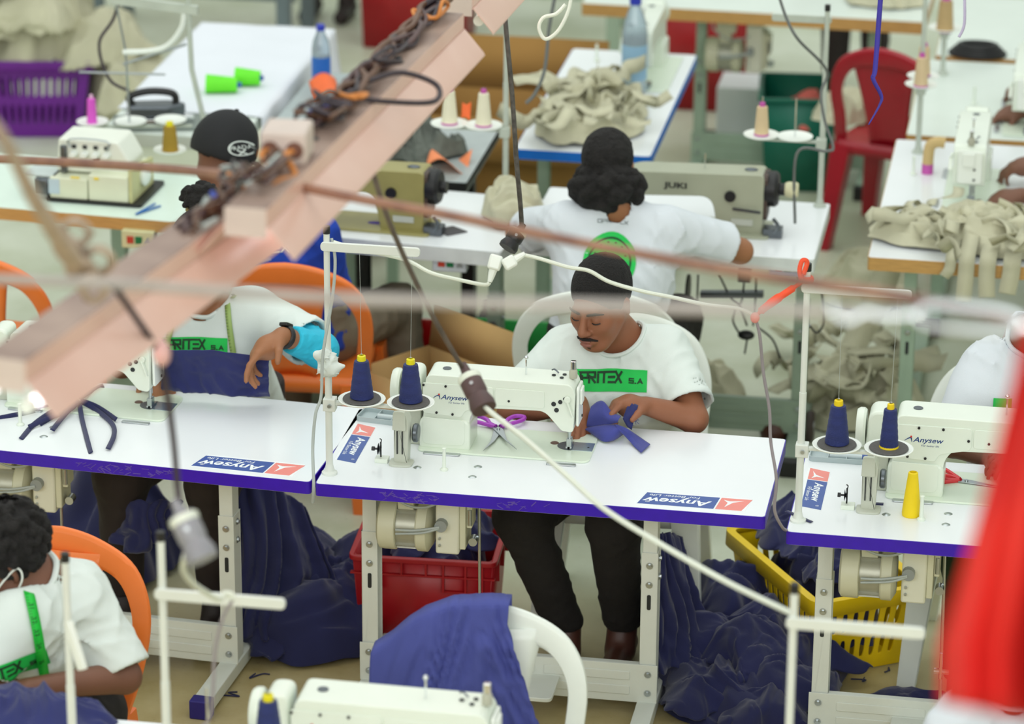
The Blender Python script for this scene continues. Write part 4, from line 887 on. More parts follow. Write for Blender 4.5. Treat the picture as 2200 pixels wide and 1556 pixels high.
blk = mat('cap_black', (30, 31, 34), .8, var=.12, bump=.1)
cp_ = thing('baseball_cap', 'black baseball cap with a white oval emblem, worn with the peak forward', 'cap', J['head'])
def _c(A):
    A.ell(H(0, -.015, .028), (.098, .112, .118), k=0, rot=J['rot']); A.plane(H(0, 0, -.01), -U_)
A = SDF([J['head'][i] - .2 for i in range(3)], [J['head'][i] + .2 for i in range(3)], .006); _c(A); P_, F__ = A.mb(2); np_obj('crown', P_ - np.array(J['head']), F__, blk, cp_)
def pk(u, v):
    a = (u - .5) * 2.4; r = .095 + v * .075; return H(sin(a) * r * .9, cos(a) * r - .005, .012 - v * .02) - J['head']
MB().grid(pk, 14, 6).obj('peak', blk, cp_, solid=.004, smooth=180)
MB().ell(H(0, -.015, .146) - J['head'], (.008, .008, .005)).obj('top_button', blk, cp_)
J['bvh'] = BVHTree.FromPolygons(P_.tolist(), F__.tolist()); J['off'] = J['head']
eo = aty(494, 315, 1.62); ex = aty(520, 308, 1.62) - eo; el = Matrix.Scale(1, 4)
def oval(a0, a1, m, nm, off_):
    mb = disc(a1, 32, 3, a0)
    for v in mb.v: v.y *= .72
    return press(mb, J, eo, ex, _u, off_, nm, m, cp_)
oval(.027, .032, TSHIRT, 'emblem_ring', .002); t_ = text_mb('PRADA', .012, bold=.01); t_.xf(Matrix.Translation((-t_.w / 2, -.003, 0))); press(t_, J, eo, ex, _u, .002, 'emblem_lettering', TSHIRT, cp_)
mb = strokes('X', .012, .016, 0, .004); mb.xf(Matrix.Translation((-.008, -.018, 0))); press(mb, J, eo, ex, _u, .002, 'emblem_mark', TSHIRT, cp_)
J['off'] = off; 
# ================================================================ moulded plastic chairs (person faces -y locally)
def band(path, widths, thick, N, n=10):
    P = [Vector(p) for p in path]; rings = []
    for i, p in enumerate(P):
        t = nv(P[min(i + 1, len(P) - 1)] - P[max(i - 1, 0)]); s = nv(t.cross(Vector(N))); nn = nv(s.cross(t)); w_ = widths[i] / 2; th = thick / 2; r = []
        for k in range(n):
            a = 2 * pi * k / n; ca, sa = cos(a), sin(a); e = .45
            r.append(p + s * (w_ * math.copysign(abs(ca) ** e, ca)) + nn * (th * math.copysign(abs(sa) ** e, sa)))
        rings.append(r)
    return MB().loft(rings)
def chair(label, loc, rz, m, group, top=.80, W=.235, slots=False, splat=True, seat_z=.43):
    t = thing('plastic_chair', label, 'chair', loc, rz, group)
    path = catmull([(-.205, .15, seat_z - .02), (-W * .98, .20, seat_z + .10), (-W, .235, seat_z + .22), (-W * .80, .262, top - .055), (-W * .42, .275, top - .012), (0, .280, top), (W * .42, .275, top - .012), (W * .80, .262, top - .055), (W, .235, seat_z + .22), (W * .98, .20, seat_z + .10), (.205, .15, seat_z - .02)], 6)
    n = len(path); ws = [.048 + .034 * max(0, 1 - abs(i / (n - 1) - .5) * 3.2) for i in range(n)]
    band(path, ws, .022, (0, 1, -.22)).obj('back_frame', m, t, smooth=60)
    if splat:
        def sp(u, v):
            wv = .075 + .055 * v ** 1.5; x = (u - .5) * 2 * wv; z = seat_z + .0 + (top - .012 - seat_z) * v; y = .185 + .088 * v - .02 * (1 - (2 * u - 1) ** 2); return Vector((x, y, z))
        s_ = MB().grid(sp, 10, 12).obj('splat', m, t, solid=.010)
        if slots:
            for j in range(9):
                for i in range(3):
                    v = .25 + j * .065; u0 = .2 + i * .22; a, b = sp(u0, v), sp(u0 + .15, v); MB().bar(a + Vector((0, -.0055, 0)), b + Vector((0, -.0055, 0)), .002, .006).obj('slot', mat('slot_dark', (90, 10, 22), .7), s_)
    poly = roundpoly([(-.20, -.23, .06), (.20, -.23, .06), (.215, .19, .05), (-.215, .19, .05)], .05, 6)
    MB().prism(poly, seat_z - .014, seat_z, 'z').obj('seat', m, t, bevel=.006)
    MB().loft([[(x * 1.0, y * 1.0, seat_z - .004) for x, y in poly], [(x * 1.02, y * 1.02, seat_z - .05) for x, y in poly]], cap=False).obj('apron', m, t, solid=.006)
    for sx_ in (-1, 1):
        for ya, yb in ((-.20, -.245), (.16, .235)):
            a = Vector((sx_ * .19, ya, seat_z - .02)); b = Vector((sx_ * .225, yb, 0)); L = []
            for q, ww in ((0, .040), (.5, .032), (1, .026)):
                p = a.lerp(b, q); L.append([p + Vector((i * ww, j * ww, 0)) for i, j in ((-1, -1), (.9, -1), (1, -.9), (1, .9), (.9, 1), (-.9, 1), (-1, .9), (-1, -.9))])
            MB().loft(L).obj('leg', m, t, smooth=30)
    return t
chair('white plastic chair of the person sewing at the centre table', (.70, .97, 0), RAD(3), WPLAS, 'white plastic chairs', W=.205)
chair('white plastic chair of the person with the green button print', (.52, 1.72, 0), RAD(184), WPLAS, 'white plastic chairs')
chair('orange plastic chair under the person in the blue shirt and black cap', (-.45, 1.78, 0), RAD(183), ORANGE, 'orange plastic chairs')
chair('empty orange plastic chair at the left frame edge', (-1.40, 1.68, 0), RAD(176), ORANGE, 'orange plastic chairs')
chair('orange plastic chair under the person with the green tape measure', (-.56, -.86, 0), RAD(-8), ORANGE, 'orange plastic chairs')
chair('white plastic chair with a navy garment hung over its back', (.63, -1.09, 0), RAD(2), WPLAS, 'white plastic chairs', W=.218, top=.79)
chair('white plastic chair behind the person at the right table', (1.80, .86, 0), RAD(-4), WPLAS, 'white plastic chairs')
chair('white plastic chair under the person behind the red cloth', (1.92, -1.28, 0), RAD(0), WPLAS, 'white plastic chairs')
chair('red plastic chair with slotted backrest beside the green bin', (1.27, 4.55, 0), RAD(163), REDC, 'red plastic chairs', slots=True, W=.20)
# ================================================================ hanging light fixtures (seen from above)
SPINE = mat('dusty_spine', (176, 150, 136), .5, var=.1, scale=6, col2=(132, 106, 96))
def fixture(label, pn, pf, e=1., x0=.07):
    """ridged trough reflector; pn, pf: inner wing corner at the near and the far end"""
    pn = Vector(pn); pf = Vector(pf); L = (pf - pn).length; d = nv(pf - pn); s = nv(d.cross(Vector((0, 0, 1)))); u = s.cross(d); a = pn - s * (.044 * e)
    t = thing('light_fixture', label, 'light fixture', a, 0, 'hanging light fixtures'); M = Matrix(((d.x, s.x, u.x, 0), (d.y, s.y, u.y, 0), (d.z, s.z, u.z, 0), (0, 0, 0, 1)))
    P = [(y * e, z * e) for y, z in ((-.097, -.062), (-.094, -.055), (-.046, .0), (.046, .0), (.094, -.055), (.097, -.062), (.095, -.064), (.092, -.058), (.045, -.003), (-.045, -.003), (-.092, -.058), (-.095, -.064))]
    MB().loft([[Vector((x, q[0], q[1])) for q in P] for x in (0, L)]).xf(M).obj('reflector', PINKF, t, smooth=20, bevel=.001)
    MB().box(.0, L, -.042 * e, .042 * e, .001, .038 * e).xf(M).obj('spine', SPINE, t, bevel=.003)
    MB().box(.0, L, .0421 * e, .0435 * e, .001, .036 * e).xf(M).obj('spine_side', PINKF, t)
    for x in (-.002, L): MB().prism([(y * e, z * e) for y, z in ((-.042, -.02), (.042, -.02), (.042, .038), (-.042, .038))], x, x + .002, 'x').xf(M).obj('end_plate', PINKD, t)
    for y in (-.050 * e, .050 * e):
        MB().cyl((x0, y, -.040 * e), (L - .05, y, -.040 * e), .011, n=12).xf(M).obj('tube', mat('tube_glow', (250, 248, 255), .3, emit=2.5, var=0), t)
        for x in (x0 - .02, L - .05): MB().cyl((x, y, -.040 * e), (x + .022, y, -.040 * e), .0125, n=12).xf(M).obj('tube_cap', WHITE, t)
    for x in (L * .3, L * .72): MB().cyl((x, 0, .038 * e), (x, 0, .043 * e), .007, n=10).xf(M).obj('bolt', DSTEEL, t)
    for x in (L * .5,): MB().box(x - .001, x + .001, -.001, .001, -.002, -.001).xf(M).obj('seam', SPINE, t)
    return a, a + d * L
fa, fb = fixture('pink-tinted light fixture nearest the camera, lower left, out of focus', atd(58, 822, 5.85), atd(590, 436, 6.84), .98, .0)
fc, fd = fixture('pink-tinted light fixture carrying the tangle of cables and a junction box', atd(575, 491, 6.45), atd(997, 62, 8.05), .96, .24)
fe, ff = fixture('pink-tinted light fixture leaving at the top of the picture', atd(1016, 18, 8.2), atd(1170, -140, 9.3), .96)
# ================================================================ front row (mostly below the frame)
f_mid = copy_tree(t_mid, None, 'white sewing table at the bottom edge, under the front machine', (.10, -1.996, 0), 0)
f_left = copy_tree(t_mid, None, 'white sewing table corner at the lower left, beside the bent person', (-1.12, -1.985, 0), 0)
f_right = copy_tree(t_mid, None, 'white sewing table at the lower right, below the frame edge', (1.417, -2.01, 0), 0)
fm = copy_tree(mc_mid, None, 'cream lockstitch machine at the bottom edge, in front of the garment-draped chair', (.328, -1.735, .76), 0); fm.scale = (1.05, 1.05, 1.05)
pa = stand('out-of-focus cream thread stand at the bottom left, its arm reaching right', (.124, -1.924, .76), 0, .68, .214, .265, (.09, .222), group='thread stands in the front row', z_arm=.56)
pb_ = aty(140, 1205, -1.90); pb2 = stand('out-of-focus bare cream pole in front of the person at the lower left', (pb_.x, pb_.y, .76), 0, pb_.z - .76, .2, .1, (), group='thread stands in the front row', arm=False)
MB().bar((0, 0, pb_.z - .9), (.035, -.02, pb_.z - 1.0), .014, .02).obj('folded_arm', WHITE, pb2, bevel=.002)
pc = stand('out-of-focus cream thread stand at the bottom right, in front of the yellow basket', (1.441, -1.937, .76), 0, .68, .214, .265, (.09, .222), group='thread stands in the front row', z_arm=.615)
cone('navy thread cone cut by the bottom edge of the picture', (.124 + .222, -1.924, zc), NAVYT, YELP, group='navy thread cones')
# ================================================================ hanging cables and sockets
def cable(name, label, pts, r, m, group=None, n=8, cat='cable', ns=8):
    P = catmull(pts, n); o = P[len(P) // 2]; ob = MB().tube([p - o for p in P], r, ns).obj(name, m, loc=o); tag(ob, label, cat, group); return ob
def D(pts): return [atd(*p) for p in pts]
cable('power_cable', 'brown power cable strung across the picture above the tables', D([(-60, 338, 7.9), (0, 342, 7.8), (200, 352, 7.5), (400, 366, 7.15), (545, 384, 6.85), (600, 392, 6.75), (760, 425, 6.6), (960, 462, 6.35), (1180, 508, 6.1), (1450, 560, 5.8), (1700, 602, 5.5), (1950, 640, 5.2), (2260, 702, 4.9)]), .0098, mat('tan_cable', (168, 124, 100), .55, var=.15, scale=8, col2=(116, 78, 72)))
cable('suspension_wire', 'thin grey wire stretched low across the whole picture, very blurred', D([(-60, 598, 5.4), (240, 610, 5.2), (700, 640, 4.9), (1200, 655, 4.7), (1700, 668, 4.6), (1960, 676, 4.5)]), .0082, mat('grey_wire', (176, 168, 162), .5))
# turnbuckle and hook at the right end of the wire
tb_ = thing('turnbuckle', 'blurred metal turnbuckle at the right frame edge', 'turnbuckle', atd(2080, 690, 4.4)); o = tb_.location.copy()
def L_(x, y): return atd(x, y, 4.4) - o
MB().tube(catmull([L_(1975, 668), L_(2010, 655), L_(2150, 668), L_(2195, 690), L_(2160, 712), L_(2010, 702), L_(1970, 685)], 6, closed=True), .006, 8, closed=True).obj('loop', STEEL, tb_)
MB().tube(catmull([L_(1970, 676), L_(1900, 680), L_(1860, 672), L_(1820, 690), L_(1790, 672), L_(1782, 650)], 6), .006, 8).obj('hook', STEEL, tb_)
MB().tube([L_(2190, 700), L_(2260, 712)], .008, 8).obj('eye_bolt', CHROME, tb_)
# rope and chain holding up the nearest fixture
sr = thing('suspension_rope', 'blurred beige rope hanging at the left edge, tied to the nearest light fixture', 'rope', atd(190, 600, 5.9)); o = sr.location.copy()
MB().tube([p - o for p in catmull(D([(-40, 230, 5.0), (10, 300, 5.1), (70, 420, 5.4), (125, 510, 5.65), (190, 600, 5.95)]), 8)], [.006 + .012 * (i / 32) for i in range(33)], 8).obj('strand', mat('rope_beige', (196, 176, 158), .8, var=.12, scale=30), sr)
for i, (x, y) in enumerate(((150, 540), (175, 585), (215, 560), (200, 620), (165, 500))):
    MB().tube([p - o for p in catmull(D([(x - 30, y - 10, 5.85), (x, y - 26, 5.8), (x + 28, y, 5.85), (x, y + 26, 5.9)]), 6, closed=True)], .007, 8, closed=True).obj('knot_loop', MATS['rope_beige'], sr)
def socket(name, label, pos, d, m, L=.075, r=.02, group='hanging sockets'):
    d = nv(d); t = thing(name, label, 'socket', pos, 0, group); x = nv(d.cross(_f)); M = frame((0, 0, 0), x, d.cross(x) if False else x.cross(d)); R = Matrix((x, nv(d.cross(x)), d)).transposed().to_4x4()
    MB().lathe([(0, -L * .25), (r * .35, -L * .25), (r * .45, 0), (r * .85, L * .06), (r, L * .2), (r * 1.0, L * .55), (r * .9, L * .62), (r * 1.15, L * .85), (r * 1.1, L), (0, L)], n=18).xf(R).obj('shell', m, t)
    MB().lathe([(r * 1.02, L * .1), (r * 1.06, L * .14), (r * 1.06, L * .2), (r * 1.0, L * .24)], n=18).xf(R).obj('collar', CABLEW, t)
    MB().cyl(Vector((0, r * .98, L * .4)), Vector((0, r * 1.06, L * .4)), r * .18, n=10).xf(R).obj('screw', STEEL, t)
    return t
# dropper over the centre machine
cable('drop_cable', 'dark cable dropping from the tangle to the brown socket over the centre machine', D([(742, 245, 7.35), (775, 300, 7.4), (800, 368, 7.5), (830, 460, 7.6), (872, 560, 7.8), (930, 680, 7.95), (992, 788, 8.1)]), .0062, mat('drop_dark', (104, 92, 82), .5, var=.2, scale=25), 'hanging drop cables')
socket('inline_socket', 'dark brown inline socket hanging in front of the centre machine', atd(1003, 802, 8.1), atd(1042, 882, 8.05) - atd(1003, 802, 8.1), mat('socket_brown', (88, 66, 66), .5, var=.1), L=.105, r=.027)
cable('white_cable', 'white cord running from the brown socket down across the centre table front', D([(1040, 872, 8.05), (1062, 892, 8.0), (1130, 945, 7.9), (1215, 1020, 7.75), (1300, 1095, 7.6), (1420, 1170, 7.45), (1560, 1250, 7.3), (1700, 1318, 7.1)]), .0062, CABLEW, 'white machine cords')
# dropper with the black socket and two plugs
cable('drop_cable', 'speckled dark cable dropping from the top to the black socket', D([(1082, -40, 8.7), (1087, 60, 8.7), (1100, 200, 8.75), (1110, 350, 8.8), (1118, 440, 8.85), (1121, 488, 8.9)]), .0062, mat('drop_speckle', (92, 88, 84), .5, var=.3, scale=60), 'hanging drop cables')
socket('black_socket', 'black socket with two white plugs hanging left of the green button print', atd(1118, 492, 8.9), atd(1078, 552, 8.88) - atd(1118, 492, 8.9), BLACK, L=.062, r=.022)
def plug(label, a, b, w_=.030):
    a, b = Vector(a), Vector(b); t = thing('plug', label, 'plug', a, 0, 'white plugs'); M_ = None
    MB().bar((0, 0, 0), (b - a) * .55, w_, w_, up=tuple(-_f)).obj('body', WPLAS, t, bevel=.006); MB().tube([(b - a) * .5, (b - a) * .8, b - a], [w_ * .34, w_ * .26, .006], 10).obj('strain_relief', WPLAS, t); return t
plug('white plug pointing down on the black socket', atd(1068, 548, 8.87), atd(1052, 606, 8.87), .034)
plug('white plug pointing right on the black socket', atd(1082, 572, 8.85), atd(1128, 545, 8.85), .032)
cable('white_cable', 'white cord sagging left from the black socket to the pole with the white rag', D([(1052, 606, 8.87), (1040, 612, 8.88), (980, 600, 8.95), (925, 586, 9.0), (880, 562, 9.05), (830, 548, 9.1), (770, 536, 9.1), (716, 520, 9.09)]), .0052, CABLEW, 'white machine cords')
cable('white_cable', 'white cord running right from the black socket to the orange ribbon', D([(1125, 548, 8.85), (1160, 556, 8.85), (1220, 574, 8.83), (1265, 582, 8.83), (1310, 606, 8.83), (1380, 626, 8.83), (1450, 640, 8.83), (1520, 655, 8.83), (1590, 664, 8.82), (1622, 682, 8.82)]), .0052, CABLEW, 'white machine cords')
cable('grey_cable', 'grey cord hanging from the orange ribbon past the right end of the centre table', D([(1622, 682, 8.82), (1632, 720, 8.83), (1640, 800, 8.86), (1653, 880, 8.88), (1656, 950, 8.9), (1668, 1030, 8.9), (1664, 1095, 8.92), (1680, 1132, 8.95), (1690, 1140, 9.0)]), .0042, mat('mauve_grey_cable', (150, 142, 146), .5), 'grey cords')
cable('grey_cable', 'grey cord running down the pole with the white rag', D([(712, 512, 9.1), (720, 560, 9.1), (714, 640, 9.12), (694, 760, 9.14), (690, 850, 9.16), (678, 890, 9.16), (672, 960, 9.16), (674, 1040, 9.12), (672, 1080, 9.15)]), .0042, GREYC, 'grey cords')
# dropper at the left
cable('drop_cable', 'blurred dark cable dropping over the left table to the grey socket', D([(238, 606, 6.05), (290, 680, 6.15), (335, 750, 6.25), (356, 830, 6.3), (372, 940, 6.35), (380, 1030, 6.4), (386, 1095, 6.4)]), .0062, CABLEB, 'hanging drop cables')
socket('grey_socket', 'blurred grey socket hanging in front of the left table leg', atd(388, 1100, 6.4), atd(432, 1195, 6.38) - atd(388, 1100, 6.4), mat('socket_grey', (150, 150, 156), .4, var=.1), L=.10, r=.027)
cable('white_cable', 'white cord hooked from the grey socket over the front thread stand arm', D([(398, 1195, 6.5), (394, 1225, 6.6), (412, 1252, 6.8), (440, 1272, 6.95), (470, 1288, 7.02), (482, 1276, 7.05), (498, 1278, 7.05), (500, 1290, 7.05)]), .006, CABLEW, 'white machine cords')
cable('grey_cable', 'thin mauve cord hanging below the front thread stand arm', D([(500, 1290, 7.05), (478, 1330, 7.06), (462, 1400, 7.08), (458, 1480, 7.1), (452, 1540, 7.12), (430, 1565, 7.14)]), .0035, MATS['mauve_grey_cable'], 'grey cords')
cable('grey_cable', 'grey cord with a loop hanging in from the top, right of the black socket cable', D([(1230, -30, 8.9), (1222, 20, 8.9), (1200, 65, 8.9), (1172, 84, 8.9), (1158, 60, 8.9), (1168, 38, 8.9), (1195, 30, 8.9), (1215, 10, 8.9)]), .005, CABLEW, 'grey cords')
cable('grey_cable', 'dark grey cord hanging in the gap left of the blue-edged table', D([(1195, -20, 11.5), (1180, 60, 11.5), (1170, 150, 11.5), (1150, 200, 11.5), (1130, 222, 11.5)]), .006, mat('dark_grey_cable', (106, 110, 108), .5), 'grey cords')
cable('grey_cable', 'dark cord hanging beside the far thread stand with the guide arm', D([(1670, -20, 10.9), (1690, 40, 10.9), (1715, 85, 10.9), (1760, 130, 11.0), (1778, 160, 11.1), (1764, 200, 11.1), (1772, 260, 11.1), (1790, 315, 11.1), (1775, 325, 11.1), (1712, 330, 11.1), (1708, 480, 11.2)]), .0048, MATS['dark_grey_cable'], 'grey cords')
# cable tangle and junction box on the second fixture
jb = thing('junction_box', 'pinkish junction box with two cable holes on the light fixture', 'junction box', fc.lerp(fd, .215) + Vector((-.015, 0, .040))); 
JX = Matrix.Rotation(RAD(4), 4, 'Z')
MB().box(-.048, .042, -.05, .05, -.004, .062).xf(JX).obj('case', PINKD, jb, bevel=.006)
for x in (-.028, .02):
    MB().lathe([(.010, 0), (.017, 0), (.017, .004), (.010, .004), (.010, -.01), (0, -.01)], axis='y', n=16).xf(Matrix.Translation((x, -.0545, .028))).xf(JX).obj('cable_hole', mat('hole_brown', (120, 78, 62), .6), jb)
ow = mat('orange_wire', (212, 132, 60), .5); bw = mat('blue_wire', (30, 60, 170), .4); brw = mat('brown_wire', (104, 70, 50), .5)
for i, (x, m_) in enumerate(((-.028, ow), (.02, ow), (-.01, brw))):
    MB().tube(catmull([(x, -.056, .028), (x - .01, -.09, .03), (x + .012, -.12, .0), (x - .01, -.16, -.002 + .004 * i), (x - .02, -.21, .0)], 6), .006, 8).xf(JX).obj('wire', m_, jb)
tg = thing('cable_tangle', 'tangle of brown and dark cables bound along the light fixture', 'cable bundle', fc.lerp(fd, .6)); o = tg.location.copy(); rs = random.Random(3)
def on_fix(t, y=0, z=0): p = fc.lerp(fd, t); d = nv(fd - fc); s = nv(d.cross(Vector((0, 0, 1)))); return p + s * y + Vector((0, 0, .036 + z)) - o
for k in range(9):
    pts = [on_fix(t, rs.uniform(-.03, .02) - .012, .006 + rs.uniform(0, .028)) for t in np.linspace(.30 + rs.uniform(0, .06), 1.02, 12)]
    MB().tube(catmull(pts, 4), rs.uniform(.0045, .0075), 7).obj('strand', (CABLED, brw, CABLEB)[k % 3], tg)
for k, (t, m_) in enumerate(((.36, CABLEB), (.39, bw), (.42, ow), (.62, CABLEB), (.34, brw), (.40, brw), (.37, CABLEB), (.93, ow))):
    c0 = on_fix(t, 0, .02); pts = [c0 + Vector((rs.uniform(-.05, .05), rs.uniform(-.07, .07), rs.uniform(-.01, .045))) for _ in range(6)]; MB().tube(catmull(pts, 6, closed=True), .0045, 7, closed=True).obj('loop', m_, tg)
MB().tube(catmull([on_fix(.54, .0, .02), on_fix(.58, .06, .03), on_fix(.60, .13, -.0), on_fix(.56, .14, -.02), on_fix(.50, .06, .0), on_fix(.47, .0, .02)], 8), .006, 8).obj('big_loop', CABLEB, tg)
MB().tube(catmull([on_fix(.96, -.05, .02), on_fix(.985, .0, .05), on_fix(1.0, .05, .045)], 6), .008, 8).obj('tie', CABLEB, tg)
jw = thing('cable_bundle', 'brown and grey wires running from the nearest fixture into the junction box', 'cable bundle', fb.lerp(fc, .5) + Vector((0, 0, .05))); o2 = jw.location.copy(); _d1 = nv(fb - fa); _d2 = nv(fd - fc)
for k in range(6):
    pts = [fa.lerp(fb, q) + Vector((rs.uniform(-.03, .03), 0, .040 + rs.uniform(0, .008))) - o2 for q in (.70 + .04 * (k % 3), .82, .9)] + [fb + Vector((rs.uniform(-.05, .01), -.02, .07 + rs.uniform(0, .02))) - o2, fc.lerp(fd, .05) + Vector((rs.uniform(-.06, .02), 0, .055 + rs.uniform(0, .02))) - o2, fc.lerp(fd, .16) + Vector((rs.uniform(-.05, .02), 0, .05 + rs.uniform(0, .02))) - o2]
    MB().tube(catmull(pts, 5), rs.uniform(.003, .0055), 7).obj('strand', (CABLED, brw, CABLEB, GREYC)[k % 4], jw)
for k in range(3):
    c0 = fb + Vector((rs.uniform(-.03, .02), rs.uniform(-.06, .02), .055)) - o2; pts = [c0 + Vector((rs.uniform(-.04, .04), rs.uniform(-.05, .05), rs.uniform(-.005, .04))) for _ in range(6)]; MB().tube(catmull(pts, 5, closed=True), .0045, 7, closed=True).obj('loop', (ow, brw, GREYC)[k % 3], jw)
t1 = thing('terminal_block', 'blue-tipped wire joints lying on the spine of the nearest fixture', 'wire joint', fa.lerp(fb, .80) + Vector((0, 0, .036))); 
for k in range(7):
    a = Vector((rs.uniform(-.03, .03), -.12 + k * .04, .006 + rs.uniform(0, .01))); MB().cyl(a, a + Vector((rs.uniform(-.02, .02), .035, .004)), .006, n=8).obj('joint', (GREYC, bw, brw)[k % 3], t1)
for k in range(4):
    pts = [Vector((rs.uniform(-.03, .03), -.14 + j * .075, .008 + rs.uniform(0, .02))) for j in range(6)]; MB().tube(catmull(pts, 5), .004, 6).obj('strand', (brw, CABLED)[k % 2], t1)
# red cloth in the near right foreground
def rc(u, v):
    y = 700 + v * 790; xl = 2205 - 20 * v ** .6 - 165 * min(1, v * 1.15) ** 1.2; xr = 2330; yy = y + (20 + 60 * u) * max(0, v - .9) * 10
    return atd(xl + (xr - xl) * u, yy, 3.75 + .05 * sin(u * 9 + v * 2) + .03 * sin(u * 23 + 1) + .04 * cos(v * 5))
o = atd(2150, 1100, 3.75); tag(MB().grid(lambda u, v: rc(u, v) - o, 50, 30).obj('red_cloth', mat('red_cloth', (226, 42, 26), .8, var=.12, scale=6, col2=(206, 14, 12)), loc=o, solid=.003, smooth=180), 'out-of-focus red cloth hanging in the right foreground', 'cloth')
# sewing threads from the cones to the guide arms
for (x0, y0, z0, tb2, lb) in ((sx + .09, sy, zc + .12, st_mid, 0), (sx + .222, sy, zc + .12, st_mid, 1), (rx + .092, ry, zc + .12, st_right, 0), (rx + .225, ry, zc + .12, st_right, 1)):
    b0 = tb2.location; hz_ = .645 if tb2 is st_mid else .645
    MB().tube([Vector((x0, y0, z0)) - b0, Vector((.09 + .14 * lb, -.012, hz_))], .0006, 4).obj('thread', GREYC, tb2)
# thin ribbons hanging at the top right
def ribbon(name, label, pts, w_, m, side=None, cat='ribbon', group=None, solid=.0012, n=8, twist=None, parent=None):
    P = catmull(pts, n); o = P[0] if parent is None else Vector((0, 0, 0)); vs = []; nl = len(P)
    for i in range(nl):
        tg_ = nv(P[min(i + 1, nl - 1)] - P[max(i - 1, 0)]); s = Vector(side) if side is not None else tg_.cross(-_f)
        if twist: s = Matrix.Rotation(twist * i / nl, 3, tg_) @ s
        s = nv(s - tg_ * s.dot(tg_)); ww = w_[min(i * len(w_) // nl, len(w_) - 1)] if isinstance(w_, (list, tuple)) else w_; vs += [P[i] + s * ww / 2 - o, P[i] - s * ww / 2 - o]
    ob = MB().add(vs, [(2 * i, 2 * i + 1, 2 * i + 3, 2 * i + 2) for i in range(nl - 1)]).obj(name, m, parent, solid=solid, smooth=180, loc=o if parent is None else None)
    if parent is None: tag(ob, label, cat, group)
    return ob
ribbon('hanging_ribbon', 'violet-blue ribbon hanging in front of the red chair', D([(1893, -20, 9.6), (1887, 60, 9.6), (1880, 150, 9.6), (1876, 170, 9.6), (1893, 205, 9.6), (1890, 225, 9.6), (1866, 268, 9.6)]), .014, mat('violet_ribbon', (62, 52, 160), .7), twist=1.5)
ribbon('hanging_ribbon', 'pale lilac ribbon hanging at the top right corner', D([(2072, -20, 9.8), (2072, 50, 9.8), (2060, 80, 9.8)]), .008, mat('lilac_ribbon', (196, 186, 214), .7))
# ================================================================ cloth
def nz(p): return mnoise.noise(p)
def folds(p, s, seed=0.):
    q = p * s + Vector((seed, seed * .7, seed * 1.3)); w_ = q + Vector((nz(q * .6 + Vector((5, 1, 2))), nz(q * .6 + Vector((1, 7, 3))), nz(q * .6))) * .9
    return (1 - abs(nz(w_))) ** 2.5 * .65 + (1 - abs(nz(w_ * 2.3 + Vector((9, 2, 4))))) ** 3 * .35
def flow(x, y, s, seed):     # long flowing folds of crumpled cloth
    q = Vector((x * s, y * s, seed * 2.7)); a = 2.6 * nz(q * .45 + Vector((3, 8, 1))) + seed; w_ = q + Vector((nz(q * .7 + Vector((4, 1, 2))), nz(q * .7 + Vector((1, 6, 3))), 0)) * .7
    u = w_.x * cos(a) - w_.y * sin(a); v = (w_.x * sin(a) + w_.y * cos(a)) * .38
    r1 = 1 - abs(nz(Vector((u, v, seed)))) * 1.6; r2 = 1 - abs(nz(Vector((u * 2.2 + 5, v * 2.6, seed + 4)))) * 1.6; r3 = 1 - abs(nz(Vector((u * 4.5, v * 5 + 2, seed + 9)))) * 1.5
    return max(0, r1) ** 1.6 * .6 + max(0, r2) ** 1.8 * .3 + max(0, r3) ** 2 * .13
def heap(name, label, c, rx, ry, h, m, seed=0, cat='fabric', group=None, rz=0., fold=.05, s=5., n=(120, 56), p=1.0, kind=None, z0=0.):
    n = (max(n[0], 110), max(n[1], 50))
    def fn(u, v):
        a = 2 * pi * u; d = Vector((cos(a), sin(a), 0)); out = 1 + .26 * nz(d * 1.3 + Vector((seed, 3, 1))) + .14 * nz(d * 3.5 + Vector((seed, 1, 8)))
        r = v * out; base = max(0, 1 - v ** (2. * p)) ** .8; x, y = d.x * r * rx, d.y * r * ry; f = flow(x, y, s, seed); e = min(1, (1.03 - v) * 6)
        z = h * base * (.62 + .55 * nz(Vector((x * 3.2, y * 3.2, seed))) ) + fold * 1.5 * (f - .30) * e
        k = fold * .5 * e; x += k * nz(Vector((x * s * 1.6, y * s * 1.6, seed + 20))); y += k * nz(Vector((x * s * 1.6, y * s * 1.6, seed + 40)))
        return Vector((x, y, max(.004 + .006 * f, z)))
    mb = MB(); mb.grid(fn, *n); o = mb.obj(name, m, loc=(c[0], c[1], (c[2] if len(c) > 2 else 0) + z0), rot=(0, 0, rz), smooth=180); md = o.modifiers.new('soften', 'SMOOTH'); md.factor = .5; md.iterations = 5; tag(o, label, cat, group, kind); return o
